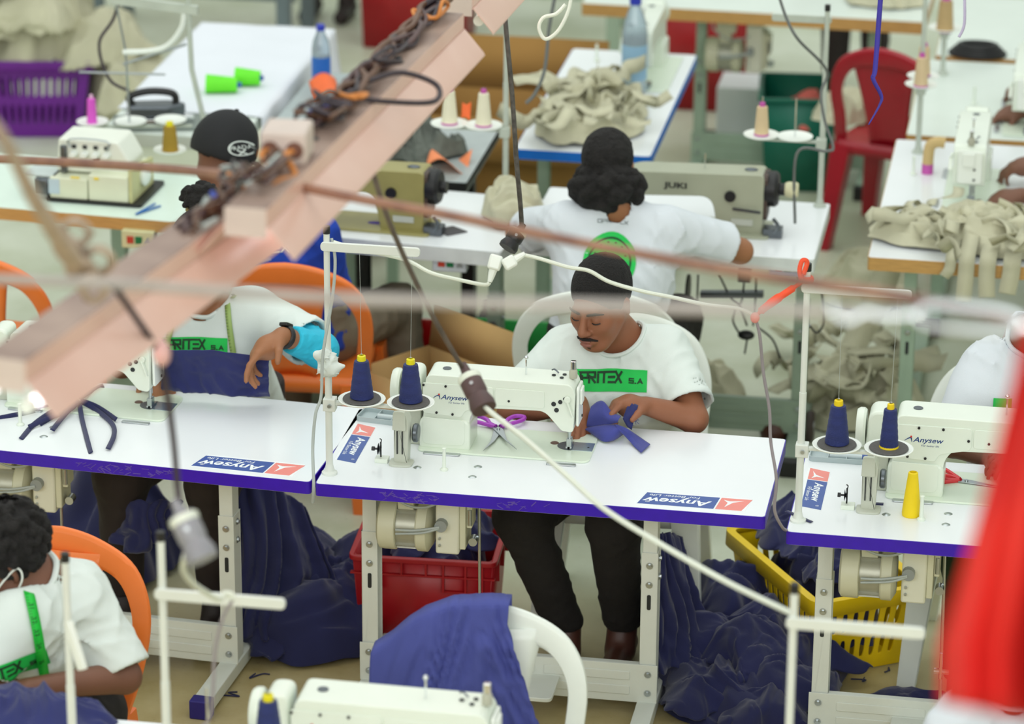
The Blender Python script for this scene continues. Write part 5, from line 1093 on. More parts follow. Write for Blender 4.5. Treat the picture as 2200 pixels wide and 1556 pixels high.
def curtain(name, label, top, bot, m, amp=.03, nf=9, seed=0, cat='fabric', group=None, nu=70, nv_=30):
    T_, B_ = catmull(top, 12), catmull(bot, 12)
    def at(P, u): i = min(len(P) - 2, int(u * (len(P) - 1))); return P[i].lerp(P[i + 1], u * (len(P) - 1) - i)
    o = at(T_, .5)
    def fn(u, v):
        p = at(T_, u).lerp(at(B_, u), v); t = nv(at(B_, min(1, u + .02)) - at(B_, max(0, u - .02))); n_ = t.cross(Vector((0, 0, 1)))
        w_ = u * nf + .8 * nz(Vector((u * 3, v * 1.5, seed))) * 2; f = (1 - abs(sin(w_ * pi))) ** .8 + .4 * (flow(u * .8, v * .5, 7, seed) - .3)
        return p + n_ * (amp * f * (.35 + v)) + Vector((0, 0, .012 * nz(Vector((u * 9, v * 9, seed))))) - o
    ob = MB().grid(fn, nu, nv_).obj(name, m, loc=o, smooth=180); md = ob.modifiers.new('soften', 'SMOOTH'); md.factor = .5; md.iterations = 3; md = ob.modifiers.new('solid', 'SOLIDIFY'); md.thickness = .003; tag(ob, label, cat, group); return ob
# navy cloth on the floor
NG = 'navy fabric heaps'
curtain('navy_fabric', 'navy cloth hanging in long folds behind the left table leg', [aty(488, 1035, .66), aty(540, 1040, .70), aty(600, 1050, .72), aty(650, 1085, .74)], [aty(498, 1335, .50), aty(560, 1365, .48), aty(640, 1330, .56), aty(720, 1290, .66)], NAVYD, .05, 6, 1, group=NG)
heap('navy_fabric', 'large navy fabric heap on the floor left of the red crate', (-.17, .74), .26, .30, .20, NAVYD, 1, fold=.12, s=5, group=NG)
heap('navy_fabric', 'navy fabric heap behind the legs at the left frame edge', (-.98, 1.02), .36, .26, .40, NAVYD, 3, fold=.12, s=5, group=NG)
curtain('navy_fabric', 'navy cloth hanging from the lap between the legs at the left table', [aty(230, 1060, .58), aty(300, 1075, .5), aty(390, 1075, .58)], [aty(240, 1150, .56), aty(300, 1185, .47), aty(360, 1140, .56)], NAVYD, .02, 4, 6, group=NG)
curtain('navy_fabric', 'navy cloth hanging from the right end of the centre table to the floor', [aty(1402, 1140, .60), aty(1430, 1142, .66), aty(1455, 1150, .74)], [aty(1400, 1440, .42), aty(1450, 1430, .46), aty(1500, 1390, .62)], NAVYD, .04, 4, 4, group=NG)
heap('navy_fabric', 'broad navy fabric heap on the floor between the centre and right tables', (1.12, .56), .26, .36, .13, NAVYD, 5, fold=.06, s=4.5, n=(150, 70), group=NG)
heap('navy_fabric', 'small navy heap beside the yellow basket corner', (1.05, .84), .15, .17, .18, NAVYD, 12, fold=.06, s=5, group=NG)
heap('navy_fabric', 'thin navy scraps on the floor behind the right table crossbar', (1.66, .52), .20, .07, .04, NAVYD, 6, fold=.03, s=9, group=NG)
def crumple(label, c, w_, d_, h, rz, seed, m=NAVYD, group=NG, fold=.055, s=11., floor=0., name='navy_garment'):
    """one thrown-down piece of cloth: rumpled sheet with its own edges"""
    R = Matrix.Rotation(rz, 3, 'Z')
    def fn(u, v):
        x, y = (u - .5) * w_, (v - .5) * d_; x += .05 * nz(Vector((u * 2.5, v * 2.5, seed))) ; y += .05 * nz(Vector((u * 2.5 + 7, v * 2.5, seed))); r = max(abs(u - .5), abs(v - .5)) * 2
        f = flow(x, y, s, seed); x2 = x * (1 - .25 * f); z = .72 * h * (1 - r ** 2.4) + fold * (f - .15) * (.5 + .5 * (1 - r)) + .02 * nz(Vector((u * 3, v * 3, seed + 5)))
        p = R @ Vector((x2, y + .03 * nz(Vector((x * 8, y * 8, seed + 2))), 0)); return Vector((p.x, p.y, max(.006 + floor + .004 * f - c[2], z)))
    o = MB().grid(fn, 64, 56).obj(name, m, loc=c, smooth=180); md = o.modifiers.new('soften', 'SMOOTH'); md.factor = .5; md.iterations = 2; md = o.modifiers.new('solid', 'SOLIDIFY'); md.thickness = .004; tag(o, label, 'garment', group); return o
for i, (x, y, z, w_, d_, h, a) in enumerate(((1.02, .40, .03, .30, .26, .10, .3), (1.22, .44, .03, .32, .26, .10, 1.2), (1.10, .54, .08, .36, .24, .12, 2.2), (1.26, .62, .05, .30, .28, .10, .8), (.98, .62, .06, .24, .30, .12, 1.7), (1.14, .70, .08, .34, .26, .12, 2.8), (1.04, .86, .10, .26, .26, .14, .5), (1.20, .32, .02, .30, .16, .07, .1))):
    crumple('rumpled navy garment in the floor heap between the centre and right tables', (x, y, z), w_, d_, h, a, 60 + i * 3, group='garments heaped between the centre and right tables')
for i, (x, y, z, w_, d_, h, a) in enumerate(((-.20, .58, .03, .34, .26, .12, .4), (-.08, .70, .08, .30, .28, .14, 1.5), (-.24, .80, .12, .30, .30, .14, 2.4), (-.02, .86, .14, .26, .26, .14, .9))):
    crumple('rumpled navy garment in the floor heap left of the red crate', (x, y, z), w_, d_, h, a, 120 + i * 3, group='garments heaped left of the red crate')
for i, (x, y, z, w_, d_, h, a) in enumerate(((1.22, .98, .26, .26, .22, .08, .6), (1.34, .84, .24, .26, .22, .08, 2.0), (1.20, 1.10, .27, .22, .20, .09, 1.2))):
    crumple('rumpled navy garment on top of the yellow basket', (x, y, z), w_, d_, h, a, 160 + i * 3, group='garments in the yellow basket', floor=.16)
for i, (x, y, z, a) in enumerate(((.12, .74, .27, .6), (.22, .80, .27, 2.0))):
    crumple('rumpled navy garment on top of the red crate', (x, y, z), .24, .22, .08, a, 180 + i * 3, group='garments in the red crate', floor=.2)
# sheet held up over the left table
_p = [aty(338, 752, .50), aty(455, 752, .47), aty(578, 768, .48)]; _q = [aty(352, 834, .535), aty(460, 842, .53), aty(580, 852, .53)]
def hs(u, v):
    a = _p[0].lerp(_p[1], u * 2) if u < .5 else _p[1].lerp(_p[2], u * 2 - 1); b = _q[0].lerp(_q[1], u * 2) if u < .5 else _q[1].lerp(_q[2], u * 2 - 1); p = a.lerp(b, v)
    return p + Vector((0, -.03 * (folds(Vector((u * .5, v * .25 + u * .2, 1)), 6, 2) - .2) * (v + .2), 0))
o = _q[1].copy(); tag(MB().grid(lambda u, v: hs(u, v) - o, 50, 26).obj('held_fabric', NAVY, loc=o, solid=.002, smooth=180), 'navy cloth held up over the left table', 'fabric')
# work piece of the man
wp = thing('work_piece', 'bundle of royal navy strips held beside the needle at the centre table', 'fabric', atz(1310, 930, .765)); o = wp.location.copy()
def T(x, y, yy): return aty(x, y, yy) - o
def strip(pts, w_, nm, m=NAVYL, side=None): ribbon(nm, None, pts, w_, m, side=side, parent=wp, solid=.002, n=10)
def sheet(nm, top, bot, bulge=.0, seed=0, m=NAVYL):
    A_, B_ = catmull(top, 8), catmull(bot, 8); n_ = len(A_) - 1
    def fn(u, v):
        i = min(n_ - 1, int(u * n_)); q = u * n_ - i; p = A_[i].lerp(A_[i + 1], q).lerp(B_[i].lerp(B_[i + 1], q), v); return p + Vector((0, -1, .35)) * (bulge * sin(pi * v) + .004 * nz(Vector((u * 4, v * 3, seed))))
    return MB().grid(fn, 28, 12).obj(nm, m, wp, solid=.0022, smooth=180)
def TZ(x, y, z=.766): return atz(x, y, z) - o
sheet('upper_fold', [T(1270, 874, .50), T(1285, 863, .50), T(1298, 864, .49), T(1315, 886, .47), T(1334, 894, .46)], [T(1260, 918, .475), T(1278, 918, .465), T(1296, 915, .46), T(1309, 912, .455), T(1327, 908, .45)], .012, 1)
sheet('lower_fold', [T(1257, 920, .475), T(1285, 915, .46), T(1310, 912, .455), T(1330, 914, .445), T(1341, 921, .44)], [TZ(1262, 926), TZ(1280, 939), TZ(1297, 949), TZ(1319, 946), TZ(1339, 933)], .014, 2)
sheet('tail', [T(1322, 912, .445), T(1345, 920, .43), TZ(1372, 938, .772), TZ(1397, 955)], [T(1330, 926, .435), TZ(1346, 940, .776), TZ(1360, 957), TZ(1377, 973)], .004, 3)
sheet('frayed_end', [T(1351, 867, .50), T(1360, 867, .50), T(1371, 871, .50)], [T(1338, 900, .465), T(1347, 916, .455), T(1357, 924, .45)], .006, 4, NAVY)
rs = random.Random(4); fr = MB()
for i in range(26):
    a = T(1345 + rs.uniform(0, 22), 872 + rs.uniform(-3, 40), .495); fr.tube([a, a + Vector((rs.uniform(-.006, .014), rs.uniform(-.01, 0), rs.uniform(-.012, .01)))], .0007, 4)
tag(fr.obj('frayed_threads', mat('thread_blue', (60, 70, 160), .8), wp), kind='stuff')
# navy ribbons on the left table
ends = [((168, 858), (120, 880), (75, 910), (45, 944)), ((168, 858), (130, 885), (85, 912)), ((170, 860), (140, 890), (112, 925)), ((170, 862), (176, 900), (186, 940), (195, 974)), ((172, 862), (205, 880), (240, 910), (245, 935), (232, 965)), ((172, 860), (210, 875), (250, 902)), ((166, 856), (110, 872), (50, 888), (-20, 902)), ((170, 856), (195, 840), (222, 828)), ((168, 860), (150, 880), (100, 900), (62, 918))]
for i, e in enumerate(ends):
    P_ = [atz(x, y, .7625 + .004 * (i % 3) + (.02 if k == 0 else 0.004 if k < len(e) - 1 else 0)) for k, (x, y) in enumerate(e)]
    ribbon('ribbon_strip', 'dark navy ribbon strip fanned out on the left table', P_, .014, NAVYD, side=None, group='navy ribbon strips on the left table')
# garment over the front chair
def gf(u, v):
    x = -.285 + u * .335; top = float(np.interp(x, [-.30, -.24, -.20, -.16, -.09, 0, .06], [.690, .735, .775, .806, .838, .850, .848]))
    yt = .275; L = .10 + .46 * 1; s = v * (.12 + .40) - .12
    if s < 0: p = Vector((x, yt + .022, top + s * 1.0))
    else:
        sag = s; p = Vector((x + max(0, s - .05) * .55 * max(0, u - .35), yt - .034 - .28 * s - .06 * s * (1 - u), top + .004 - s * .93))
    k = .020 * (flow(u * .5 + .15 * v, v * .16, 9, 5) - .3) * min(1, abs(v - .23) * 5 + .25)
    if v > .2 and v < .28: p.z += .006
    return p + Vector((0, -k * 2.2, k * .4))
gm = MB().grid(gf, 48, 44).obj('navy_garment', mat('garment_navy', (70, 78, 150), .85, var=.08, scale=6, bump=.15, bscale=500), solid=.002, smooth=180, loc=(.63, -1.09, -.002), rot=(0, 0, RAD(2))); tag(gm, 'navy garment draped over the back of the white chair in front', 'garment')
heap('navy_fabric', 'crumpled navy work piece under the hands of the person at the lower left', (-.28, -1.52, .7605), .17, .12, .10, NAVY, 8, fold=.05, s=8, group='navy work pieces', z0=0)
# white rag and orange ribbon on the thread stands
rg = aty(706, 778, .072); A = SDF([rg[i] - .09 for i in range(3)], [rg[i] + .09 for i in range(3)], .004)
A.cone(rg + V(-.028, -.01, .022), rg + V(.012, -.012, .018), .013, .016, k=0); A.cone(rg + V(-.006, -.014, .03), rg + V(.012, -.016, -.014), .014, .020, k=.008); A.cone(rg + V(.012, -.014, -.01), rg + V(.044, -.012, -.004), .018, .006, k=.01); A.cone(rg + V(-.024, -.008, .018), rg + V(-.014, -.008, -.045), .009, .006, k=.006); A.ell(rg + V(.002, -.014, -.022), (.026, .014, .012), k=.01); A.wrinkle(.006, 120, 6)
P_, F_n = A.mb(1); ob = np_obj('tied_rag', P_ - np.array(rg), F_n, TSHIRT); ob.location = rg; tag(ob, 'white rag knotted round the left pole of the centre table', 'rag')
orr = mat('orange_ribbon', (250, 88, 50), .7)
ot = thing('orange_ribbon', 'bright orange ribbon knotted at the top of the right table pole', 'ribbon', aty(1734, 600, -.011)); o = ot.location.copy()
ribbon('tail', None, [atd(x, y, 8.8) - o for x, y in ((1724, 606), (1700, 622), (1665, 645), (1640, 664), (1622, 682))], [.010, .018, .022, .020, .01], orr, parent=ot)
ribbon('loop', None, [atd(x, y, 8.79) - o for x, y in ((1722, 604), (1718, 580), (1724, 560), (1734, 564), (1726, 590))], .012, orr, parent=ot)
MB().tube([Vector((cos(a) * .012, sin(a) * .012, 0)) for a in [2 * pi * i / 16 for i in range(16)]], .006, 8, closed=True, flat=1.6).obj('knot', orr, ot)
MB().ell(atd(1622, 683, 8.8) - o, (.012, .010, .014)).obj('lower_knot', mat('pink_knot', (246, 150, 140), .7), ot)
MB().ell(atd(348, 758, 6.26) - atd(348, 758, 6.26), (.016, .012, .026)).obj('tape_knot', mat('pink_tape', (226, 180, 176), .7), loc=atd(348, 758, 6.25))
tag(bpy.data.objects['tape_knot'], 'blurred pinkish tape knot on the cable over the left machine', 'tape knot')
ribbon('ribbon_strip', 'navy strip lying across the pole foot on the right table', [atz(1690, 1098, .7625), atz(1716, 1110, .7635), atz(1744, 1122, .7625)], .012, NAVYD, side=(.1, 1, 0))
for i, p in enumerate(((1890, 1082), (1882, 1098))):
    ribbon('ribbon_strip', 'tiny navy scrap by the bobbin winder on the right table', [atz(p[0] - 8, p[1], .7622), atz(p[0] + 8 - 5 * i, p[1] + 1, .7625)], .014, NAVYD, side=(0, 1, 0), group='tiny navy scraps')
# ================================================================ scissors
def scissors(label, piv, a1, a2, m, sc=1., rz=0.):
    t = thing('scissors', label, 'scissors', piv, rz)
    for k, (a, s) in enumerate(((a1, 1), (a2, -1))):
        R = Matrix.Rotation(a, 4, 'Z'); z = .003 + .003 * k
        MB().prism([(-.011, .02), (.011, .02), (.012, -.01), (.004 + .008 * s, -.08), (.002 * s, -.155), (-.004 - .006 * -s, -.08), (-.011, -.01)], z, z + .0025, 'z').xf(Matrix.Scale(sc, 4)).xf(R).obj('blade', STEEL, t, bevel=.0005)
        lp = catmull([(0, .018, 0), (.008 * s, .045, 0), (.006 * s, .075, 0), (.018 * s, .105, 0), (.042 * s, .108, 0), (.046 * s, .085, 0), (.024 * s, .05, 0)], 6, closed=True)
        MB().tube([Vector((p.x, p.y, .008)) for p in lp], .006, 8, closed=True).xf(Matrix.Scale(sc, 4)).xf(R).obj('handle', m, t)
    MB().cyl((0, 0, 0), (0, 0, .012), .005, n=12).obj('pivot', STEEL, t)
    return t
scissors('open scissors with purple handles on the centre machine bed', (.417, .436, .7665), RAD(-6), RAD(30), PURPLE)
scissors('scissors with red handles behind the yellow cone on the right table', tuple(atz(2076, 1040, .762)), RAD(70), RAD(80), REDH)
# ================================================================ small trays on the tables
def tray(label, loc, rz):
    t = thing('parts_tray', label, 'tray', loc, rz, 'grey parts trays'); g = mat('tray_grey', (176, 190, 192), .35, var=.03)
    MB().prism(rrect(0, .15, 0, .075, .012), 0, .003, 'z').obj('floor_plate', g, t)
    o_ = rrect(0, .15, 0, .075, .012); i_ = rrect(.003, .147, .003, .072, .010); MB().loft([[(p[0], p[1], .003) for p in o_], [(p[0], p[1], .014) for p in o_], [(p[0], p[1], .014) for p in i_], [(p[0], p[1], .003) for p in i_]], cap=False).obj('rim', g, t)
    for x in (.05, .10): MB().box(x, x + .002, .003, .072, .003, .012).obj('divider', g, t)
    MB().cyl((.055, .03, .010), (.142, .03, .010), .008, n=12).obj('tube', mat('clear_grey', (206, 218, 222), .2), t); MB().cyl((.142, .03, .010), (.156, .03, .010), .010, n=10).obj('cap', BLUES, t)
    return t
tray('grey parts tray behind the cones on the centre table', (.012, .455, .7603), RAD(-8)); tray('grey parts tray behind the cones on the right table', (1.275, .40, .7603), 0)
# ================================================================ crates, baskets, boxes
def crate(label, c, rz, L, W, Hh, m, name='plastic_crate', ribs=True, group=None, taper=.9):
    t = thing(name, label, 'crate', (c[0], c[1], 0), rz, group); l, w_ = L / 2, W / 2
    def wall(nm, a, b, an, bn):   # quad wall with thickness
        A_, B_ = Vector(a), Vector(b); C_, D_ = Vector(an), Vector(bn); MB().add([A_, B_, D_, C_], [(0, 1, 2, 3)]).obj(nm, m, t, solid=.006)
    k = taper; wall('side_wall', (-l * k, -w_ * k, .004), (l * k, -w_ * k, .004), (-l, -w_, Hh), (l, -w_, Hh)); wall('side_wall', (l * k, w_ * k, .004), (-l * k, w_ * k, .004), (l, w_, Hh), (-l, w_, Hh)); wall('end_wall', (l * k, -w_ * k, .004), (l * k, w_ * k, .004), (l, -w_, Hh), (l, w_, Hh)); wall('end_wall', (-l * k, w_ * k, .004), (-l * k, -w_ * k, .004), (-l, w_, Hh), (-l, -w_, Hh))
    MB().box(-l * k, l * k, -w_ * k, w_ * k, .002, .008).obj('bottom', m, t)
    o_ = rrect(-l - .014, l + .014, -w_ - .014, w_ + .014, .03); i_ = rrect(-l + .003, l - .003, -w_ + .003, w_ - .003, .02); MB().loft([[(p[0], p[1], Hh - .014) for p in i_], [(p[0], p[1], Hh - .014) for p in o_], [(p[0], p[1], Hh) for p in o_], [(p[0], p[1], Hh) for p in i_], [(p[0], p[1], Hh - .014) for p in i_]], cap=False).obj('rim', m, t, bevel=.002)
    if ribs:
        MB().box(-l - .008, l + .008, -w_ - .010, -w_ + .004, Hh - .055, Hh - .05).obj('rib', m, t)
        for x in (-.86, -.62, -.30, 0.05, .30, .62, .86):
            MB().box(l * x - .003, l * x + .003, -w_ - .012, -w_ + .002, Hh - (.10 if abs(x) > .6 or x == .3 else .052), Hh - .012).obj('rib', m, t)
        MB().box(l * .30, l * .62, -w_ - .009, -w_ + .003, Hh - .10, Hh - .096).obj('rib', m, t); MB().box(l * .62, l, -w_ - .009, -w_ + .003, Hh - .115, Hh - .110).obj('rib', m, t)
        for y in (-.6, 0, .6): MB().box(l - .002, l + .012, w_ * y - .003, w_ * y + .003, Hh - .09, Hh - .012).obj('rib', m, t)
    return t
crate('red plastic crate of navy cloth under the centre table', (.165, .765), RAD(3), .40, .36, .30, REDP)
heap('navy_fabric', 'navy cloth filling the red crate under the centre table', (.17, .77, .16), .175, .155, .20, NAVYD, 11, fold=.09, s=6, p=2, group='navy fabric heaps')
def basket(label, c, rz, L, W, Hh, m):
    t = thing('laundry_basket', label, 'basket', (c[0], c[1], 0), rz); l, w_ = L / 2, W / 2; k = .84
    def panel(nm, a, b, n):
        # slotted wall between base edge and rim edge: a(s), b(s) -> points
        mb = MB(); rows = [(.0, .12), (.12, .50), (.50, .88), (.88, 1.)]
        def P(s, v): return a(s).lerp(b(s), v)
        for (v0, v1) in rows:
            for i in range(n):
                s0, s1 = i / n, (i + 1) / n
                if v1 - v0 < .2 or i in (0, n - 1): mb.add([P(s0, v0), P(s1, v0), P(s1, v1), P(s0, v1)], [(0, 1, 2, 3)]); continue
                ou = [(s0, v0), (s1, v0), (s1, v1), (s0, v1)]; ds = (s1 - s0); sc_, vc = (s0 + s1) / 2, (v0 + v1) / 2; inn = []; outp = []
                for q in range(16):
                    an = 2 * pi * (q + .5) / 16 - 3 * pi / 4 - 0; ca, sa = cos(an), sin(an); mx_ = max(abs(ca), abs(sa)); outp.append((sc_ + ca / mx_ * ds / 2, vc + sa / mx_ * (v1 - v0) / 2))
                    e = .55; inn.append((sc_ + math.copysign(abs(ca) ** e, ca) * ds * .25, vc + math.copysign(abs(sa) ** .8, sa) * (v1 - v0) * .36))
                # keep the corners of the cell
                full = []
                mb.add([P(*q) for q in outp] + [P(*q) for q in inn], [(j, (j + 1) % 16, 16 + (j + 1) % 16, 16 + j) for j in range(16)])
                for cx_, cy_ in ou:
                    near = sorted(range(16), key=lambda j: (outp[j][0] - cx_) ** 2 / ds ** 2 + (outp[j][1] - cy_) ** 2 / (v1 - v0) ** 2)[:2]
                    mb.add([P(*outp[near[0]]), P(cx_, cy_), P(*outp[near[1]])], [(0, 1, 2)])
        return mb.obj(nm, m, t, solid=.004, smooth=0)
    def seg(p0, p1, z, q): return lambda s: Vector((p0[0] * q, p0[1] * q, z)).lerp(Vector((p1[0] * q, p1[1] * q, z)), s)
    cs = [(-l, -w_), (l, -w_), (l, w_), (-l, w_)]
    for i in range(4):
        p0, p1 = cs[i], cs[(i + 1) % 4]; ln = math.hypot(p1[0] - p0[0], p1[1] - p0[1]); panel('slotted_wall', seg(p0, p1, .006, k), seg(p0, p1, Hh, 1), int(ln / .034))
    MB().box(-l * k, l * k, -w_ * k, w_ * k, .002, .008).obj('bottom', m, t)
    o_ = rrect(-l - .022, l + .022, -w_ - .022, w_ + .022, .05); i_ = rrect(-l + .002, l - .002, -w_ + .002, w_ - .002, .03)
    MB().loft([[(p[0], p[1], Hh - .004) for p in i_], [(p[0], p[1], Hh + .012) for p in i_], [(p[0] * .995, p[1] * .995, Hh + .014) for p in o_], [(p[0], p[1], Hh - .03) for p in o_]], cap=False).obj('rim', m, t, solid=.004)
    return t
bk_a = RAD(-57); basket('yellow slotted laundry basket of navy cloth beside the right table leg', (1.29, .90), bk_a, .55, .32, .25, YELB)
heap('navy_fabric', 'navy cloth piled in the yellow basket', (1.29, .90, .06), .235, .135, .26, NAVYD, 13, fold=.10, s=5, rz=bk_a, p=2, group='navy fabric heaps')
# open cardboard box behind the man
A0 = Vector((-.09, 2.02)); B0 = Vector((.235, 1.78)); ud = (B0 - A0); ln_ = ud.length; an_ = math.atan2(ud.y, ud.x)
bx = thing('cardboard_box', 'open brown cardboard box on the floor behind the centre table', 'box', (A0.x, A0.y, 0), an_)
def cw(nm, vs): MB().add(vs, [(0, 1, 2, 3)]).obj(nm, CARD, bx, solid=.005)
L2, W2, H2 = ln_, .30, .40
cw('back_wall', [(0, 0, 0), (L2, 0, 0), (L2, 0, H2), (0, 0, H2)]); cw('front_wall', [(0, -W2, 0), (L2, -W2, 0), (L2, -W2, H2), (0, -W2, H2)]); cw('side_wall', [(0, 0, 0), (0, -W2, 0), (0, -W2, H2), (0, 0, H2)]); cw('side_wall', [(L2, 0, 0), (L2, -W2, 0), (L2, -W2, H2), (L2, 0, H2)])
cw('flap', [(0, 0, H2), (L2, 0, H2), (L2 - .005, .02, H2 + .14), (.005, .02, H2 + .14)]); cw('flap', [(0, -W2, H2), (L2, -W2, H2), (L2, -W2 - .10, H2 - .10), (0, -W2 - .10, H2 - .10)]); cw('flap', [(0, -.005, H2), (0, -W2, H2), (-.05, -W2, H2 - .12), (-.05, -.005, H2 - .12)]); cw('flap', [(L2, -.005, H2), (L2, -W2, H2), (L2 + .09, -W2, H2 - .06), (L2 + .09, -.005, H2 - .06)])
cw('bottom', [(0, 0, .004), (L2, 0, .004), (L2, -W2, .004), (0, -W2, .004)])
# loose threads and scraps on the floor of the aisle
rs = random.Random(15)
for i, (x, y) in enumerate(((1235, 1520), (1330, 1488), (1840, 1460), (1905, 1440), (560, 1455), (500, 1490), (1150, 1475))):
    p = atz(x, y, .002); pts = [p + Vector((rs.uniform(-.03, .03), rs.uniform(-.02, .02), .001)) for _ in range(4)]
    tag(MB().tube([q - p for q in catmull(pts, 5)], .0022, 5).obj('thread_scrap', NAVYD, loc=p), 'small dark thread scrap lying on the ochre floor', 'scrap', 'thread scraps on the floor')
# ================================================================ second row and beyond
MINT = FRAMEM
tA = sewing_table('sewing_table', 'white sewing table with the grey-green machine, in the second row', (.20, 2.06, 0), 0, L=.937, W=.575, top=LAM, edge=mat('white_edge', (226, 232, 230), .4), m=FRAMEG, xl=.12, xr=.90, stick=False, rod=False, th=.045, group='sewing tables in the second row')
tB = sewing_table('sewing_table', 'white sewing table with the olive machine in front of the black cap', (-.74, 2.02, 0), RAD(-5), L=.90, W=.56, top=LAM, edge=MATS['white_edge'], m=FRAMEM, xl=.1, xr=.82, stick=False, rod=False, th=.05, group='sewing tables in the second row')
tC = sewing_table('sewing_table', 'pale sewing table with wooden edge carrying the overlock machine', (-2.0, 2.10, 0), RAD(-3.5), L=1.24, W=.56, top=mat('mint_laminate', (222, 240, 228), .3, var=.02), edge=WOODE, m=FRAMEM, xl=.2, xr=1.12, stick=False, rod=False, th=.042, group='sewing tables in the second row')
tD = sewing_table('sewing_table', 'white table with a blue front edge under a heap of khaki scraps', (.01, 3.03, 0), 0, L=.475, W=1.30, top=LAM, edge=BLUEE, m=FRAMEM, xl=.03, xr=.445, stick=False, rod=False, bar=False, th=.036, corner=.02, group='sewing tables in the back')
tE = sewing_table('sewing_table', 'white table with a wooden edge, khaki strips hanging over it, at the right', (1.30, 2.12, 0), 0, L=.80, W=1.28, top=LAM, edge=WOODE, m=FRAMEM, xl=.10, xr=.72, stick=False, rod=False, bar=False, th=.044, group='sewing tables in the back')
tE2 = sewing_table('sewing_table', 'pale table behind the khaki-strip table, carrying the second right-hand machine', (1.33, 3.46, 0), 0, L=.80, W=.98, top=LAMG, edge=WOODE, m=FRAMEM, xl=.10, xr=.72, stick=False, rod=False, bar=False, group='sewing tables in the back')
tF = sewing_table('sewing_table', 'long pale table with a wooden edge along the top of the picture', (-.06, 4.99, 0), RAD(-1), L=1.36, W=.60, top=LAMG, edge=WOODE, m=FRAMEM, xl=.42, xr=1.16, stick=False, rod=False, th=.05, group='sewing tables in the back')
tF2 = sewing_table('sewing_table', 'pale table with a wooden edge at the top right corner', (1.37, 4.50, 0), 0, L=.9, W=.9, top=LAMG, edge=WOODE, m=FRAMEM, xl=.10, xr=.8, stick=False, rod=False, bar=False, group='sewing tables in the back')
tG = sewing_table('sewing_table', 'dark-edged table with orange cloth pieces behind the olive machine', (-.56, 2.62, 0), 0, L=.48, W=.70, top=mat('grey_laminate', (176, 186, 186), .25, var=.06), edge=BLACK, m=BLACK, xl=.03, xr=.45, stick=False, rod=False, bar=False, th=.03, group='sewing tables in the back')
# caster and switch on the grey-green machine's table
cs_ = thing('caster_wheel', 'dark rubber caster wheel behind the right table leg', 'wheel', (1.115, 2.42, 0)); MB().lathe([(.018, -.014), (.046, -.014), (.052, -.008), (.052, .008), (.046, .014), (.018, .014), (.018, -.014)], (0, 0, .052), 'x', n=24).obj('tyre', mat('tyre_dark', (70, 58, 54), .7), cs_); MB().lathe([(0, -.012), (.018, -.016), (.018, .016), (0, .012)], (0, 0, .052), 'x', n=16).obj('hub', STEEL, cs_); MB().box(-.022, -.018, -.02, .02, .05, .14).obj('fork', FRAMEG, cs_)
def switch(label, p, m, rz=0):
    t = thing('switch_box', label, 'switch', p, rz, 'machine switch boxes'); MB().box(-.055, .055, 0, .05, -.03, .03).obj('case', m, t, bevel=.004)
    MB().box(-.036, -.014, -.004, 0, -.012, .012).obj('red_button', mat('button_red', (206, 70, 50), .4), t, bevel=.001); MB().box(-.008, .014, -.004, 0, -.012, .012).obj('green_button', mat('button_green', (20, 120, 70), .4), t, bevel=.001); MB().prism([(.022, -.012), (.046, -.012), (.034, .012)], -.002, 0, 'y').obj('warning_mark', GREYP, t); return t
switch('pale blue switch box under the grey-green machine\'s table', aty(1690, 577, 2.08), mat('switch_blue', (188, 200, 222), .5)); switch('pale grey switch box under the olive machine\'s table', aty(965, 566, 1.97), mat('switch_pale', (208, 216, 220), .5)); switch('cream switch box under the overlock table', aty(296, 516, 2.02), mat('switch_cream', (222, 220, 170), .5))
# knee-lift linkage, belt and cables under the grey-green machine
kl = thing('knee_lift', 'grey perforated lever with hanging cables under the grey-green machine', 'machine linkage', aty(1600, 630, 2.3)); o = kl.location.copy()
def K(x, y, yy=2.3): return aty(x, y, yy) - o
MB().bar(K(1505, 632), K(1640, 632), .02, .028, up=(0, -1, 0)).obj('lever', DSTEEL, kl)
for x in (1530, 1552, 1578, 1600, 1618): MB().bar(K(x, 632, 2.288), K(x + 9, 632, 2.288), .002, .007).obj('hole', WHITE, kl)
for pts in (((1545, 590), (1570, 640), (1590, 660), (1605, 700)), ((1600, 590), (1595, 640), (1588, 660)), ((1625, 595), (1622, 660), (1618, 700)), ((1580, 662), (1575, 690), (1590, 718), (1600, 720)), ((1605, 730), (1600, 760)), ((1630, 705), (1660, 730), (1676, 770)), ((1500, 590), (1496, 690), (1492, 755)), ((1765, 620), (1770, 690), (1755, 715), (1740, 700))): MB().tube(catmull([K(*p) for p in pts], 5), .0035, 6).obj('cable', BLACK, kl)
MB().ell(K(1603, 720), (.028, .02, .016)).obj('plug', BLACK, kl); MB().lathe([(.0, -.004), (.055, -.004), (.055, .004), (0, .004)], axis='x', n=20).xf(Matrix.Translation(K(1478, 625))).obj('belt_wheel', BLACK, kl); MB().box(-.02, .02, -.02, .02, -.02, .02).xf(Matrix.Translation(K(1600, 590))).obj('oil_pan', DSTEEL, kl)
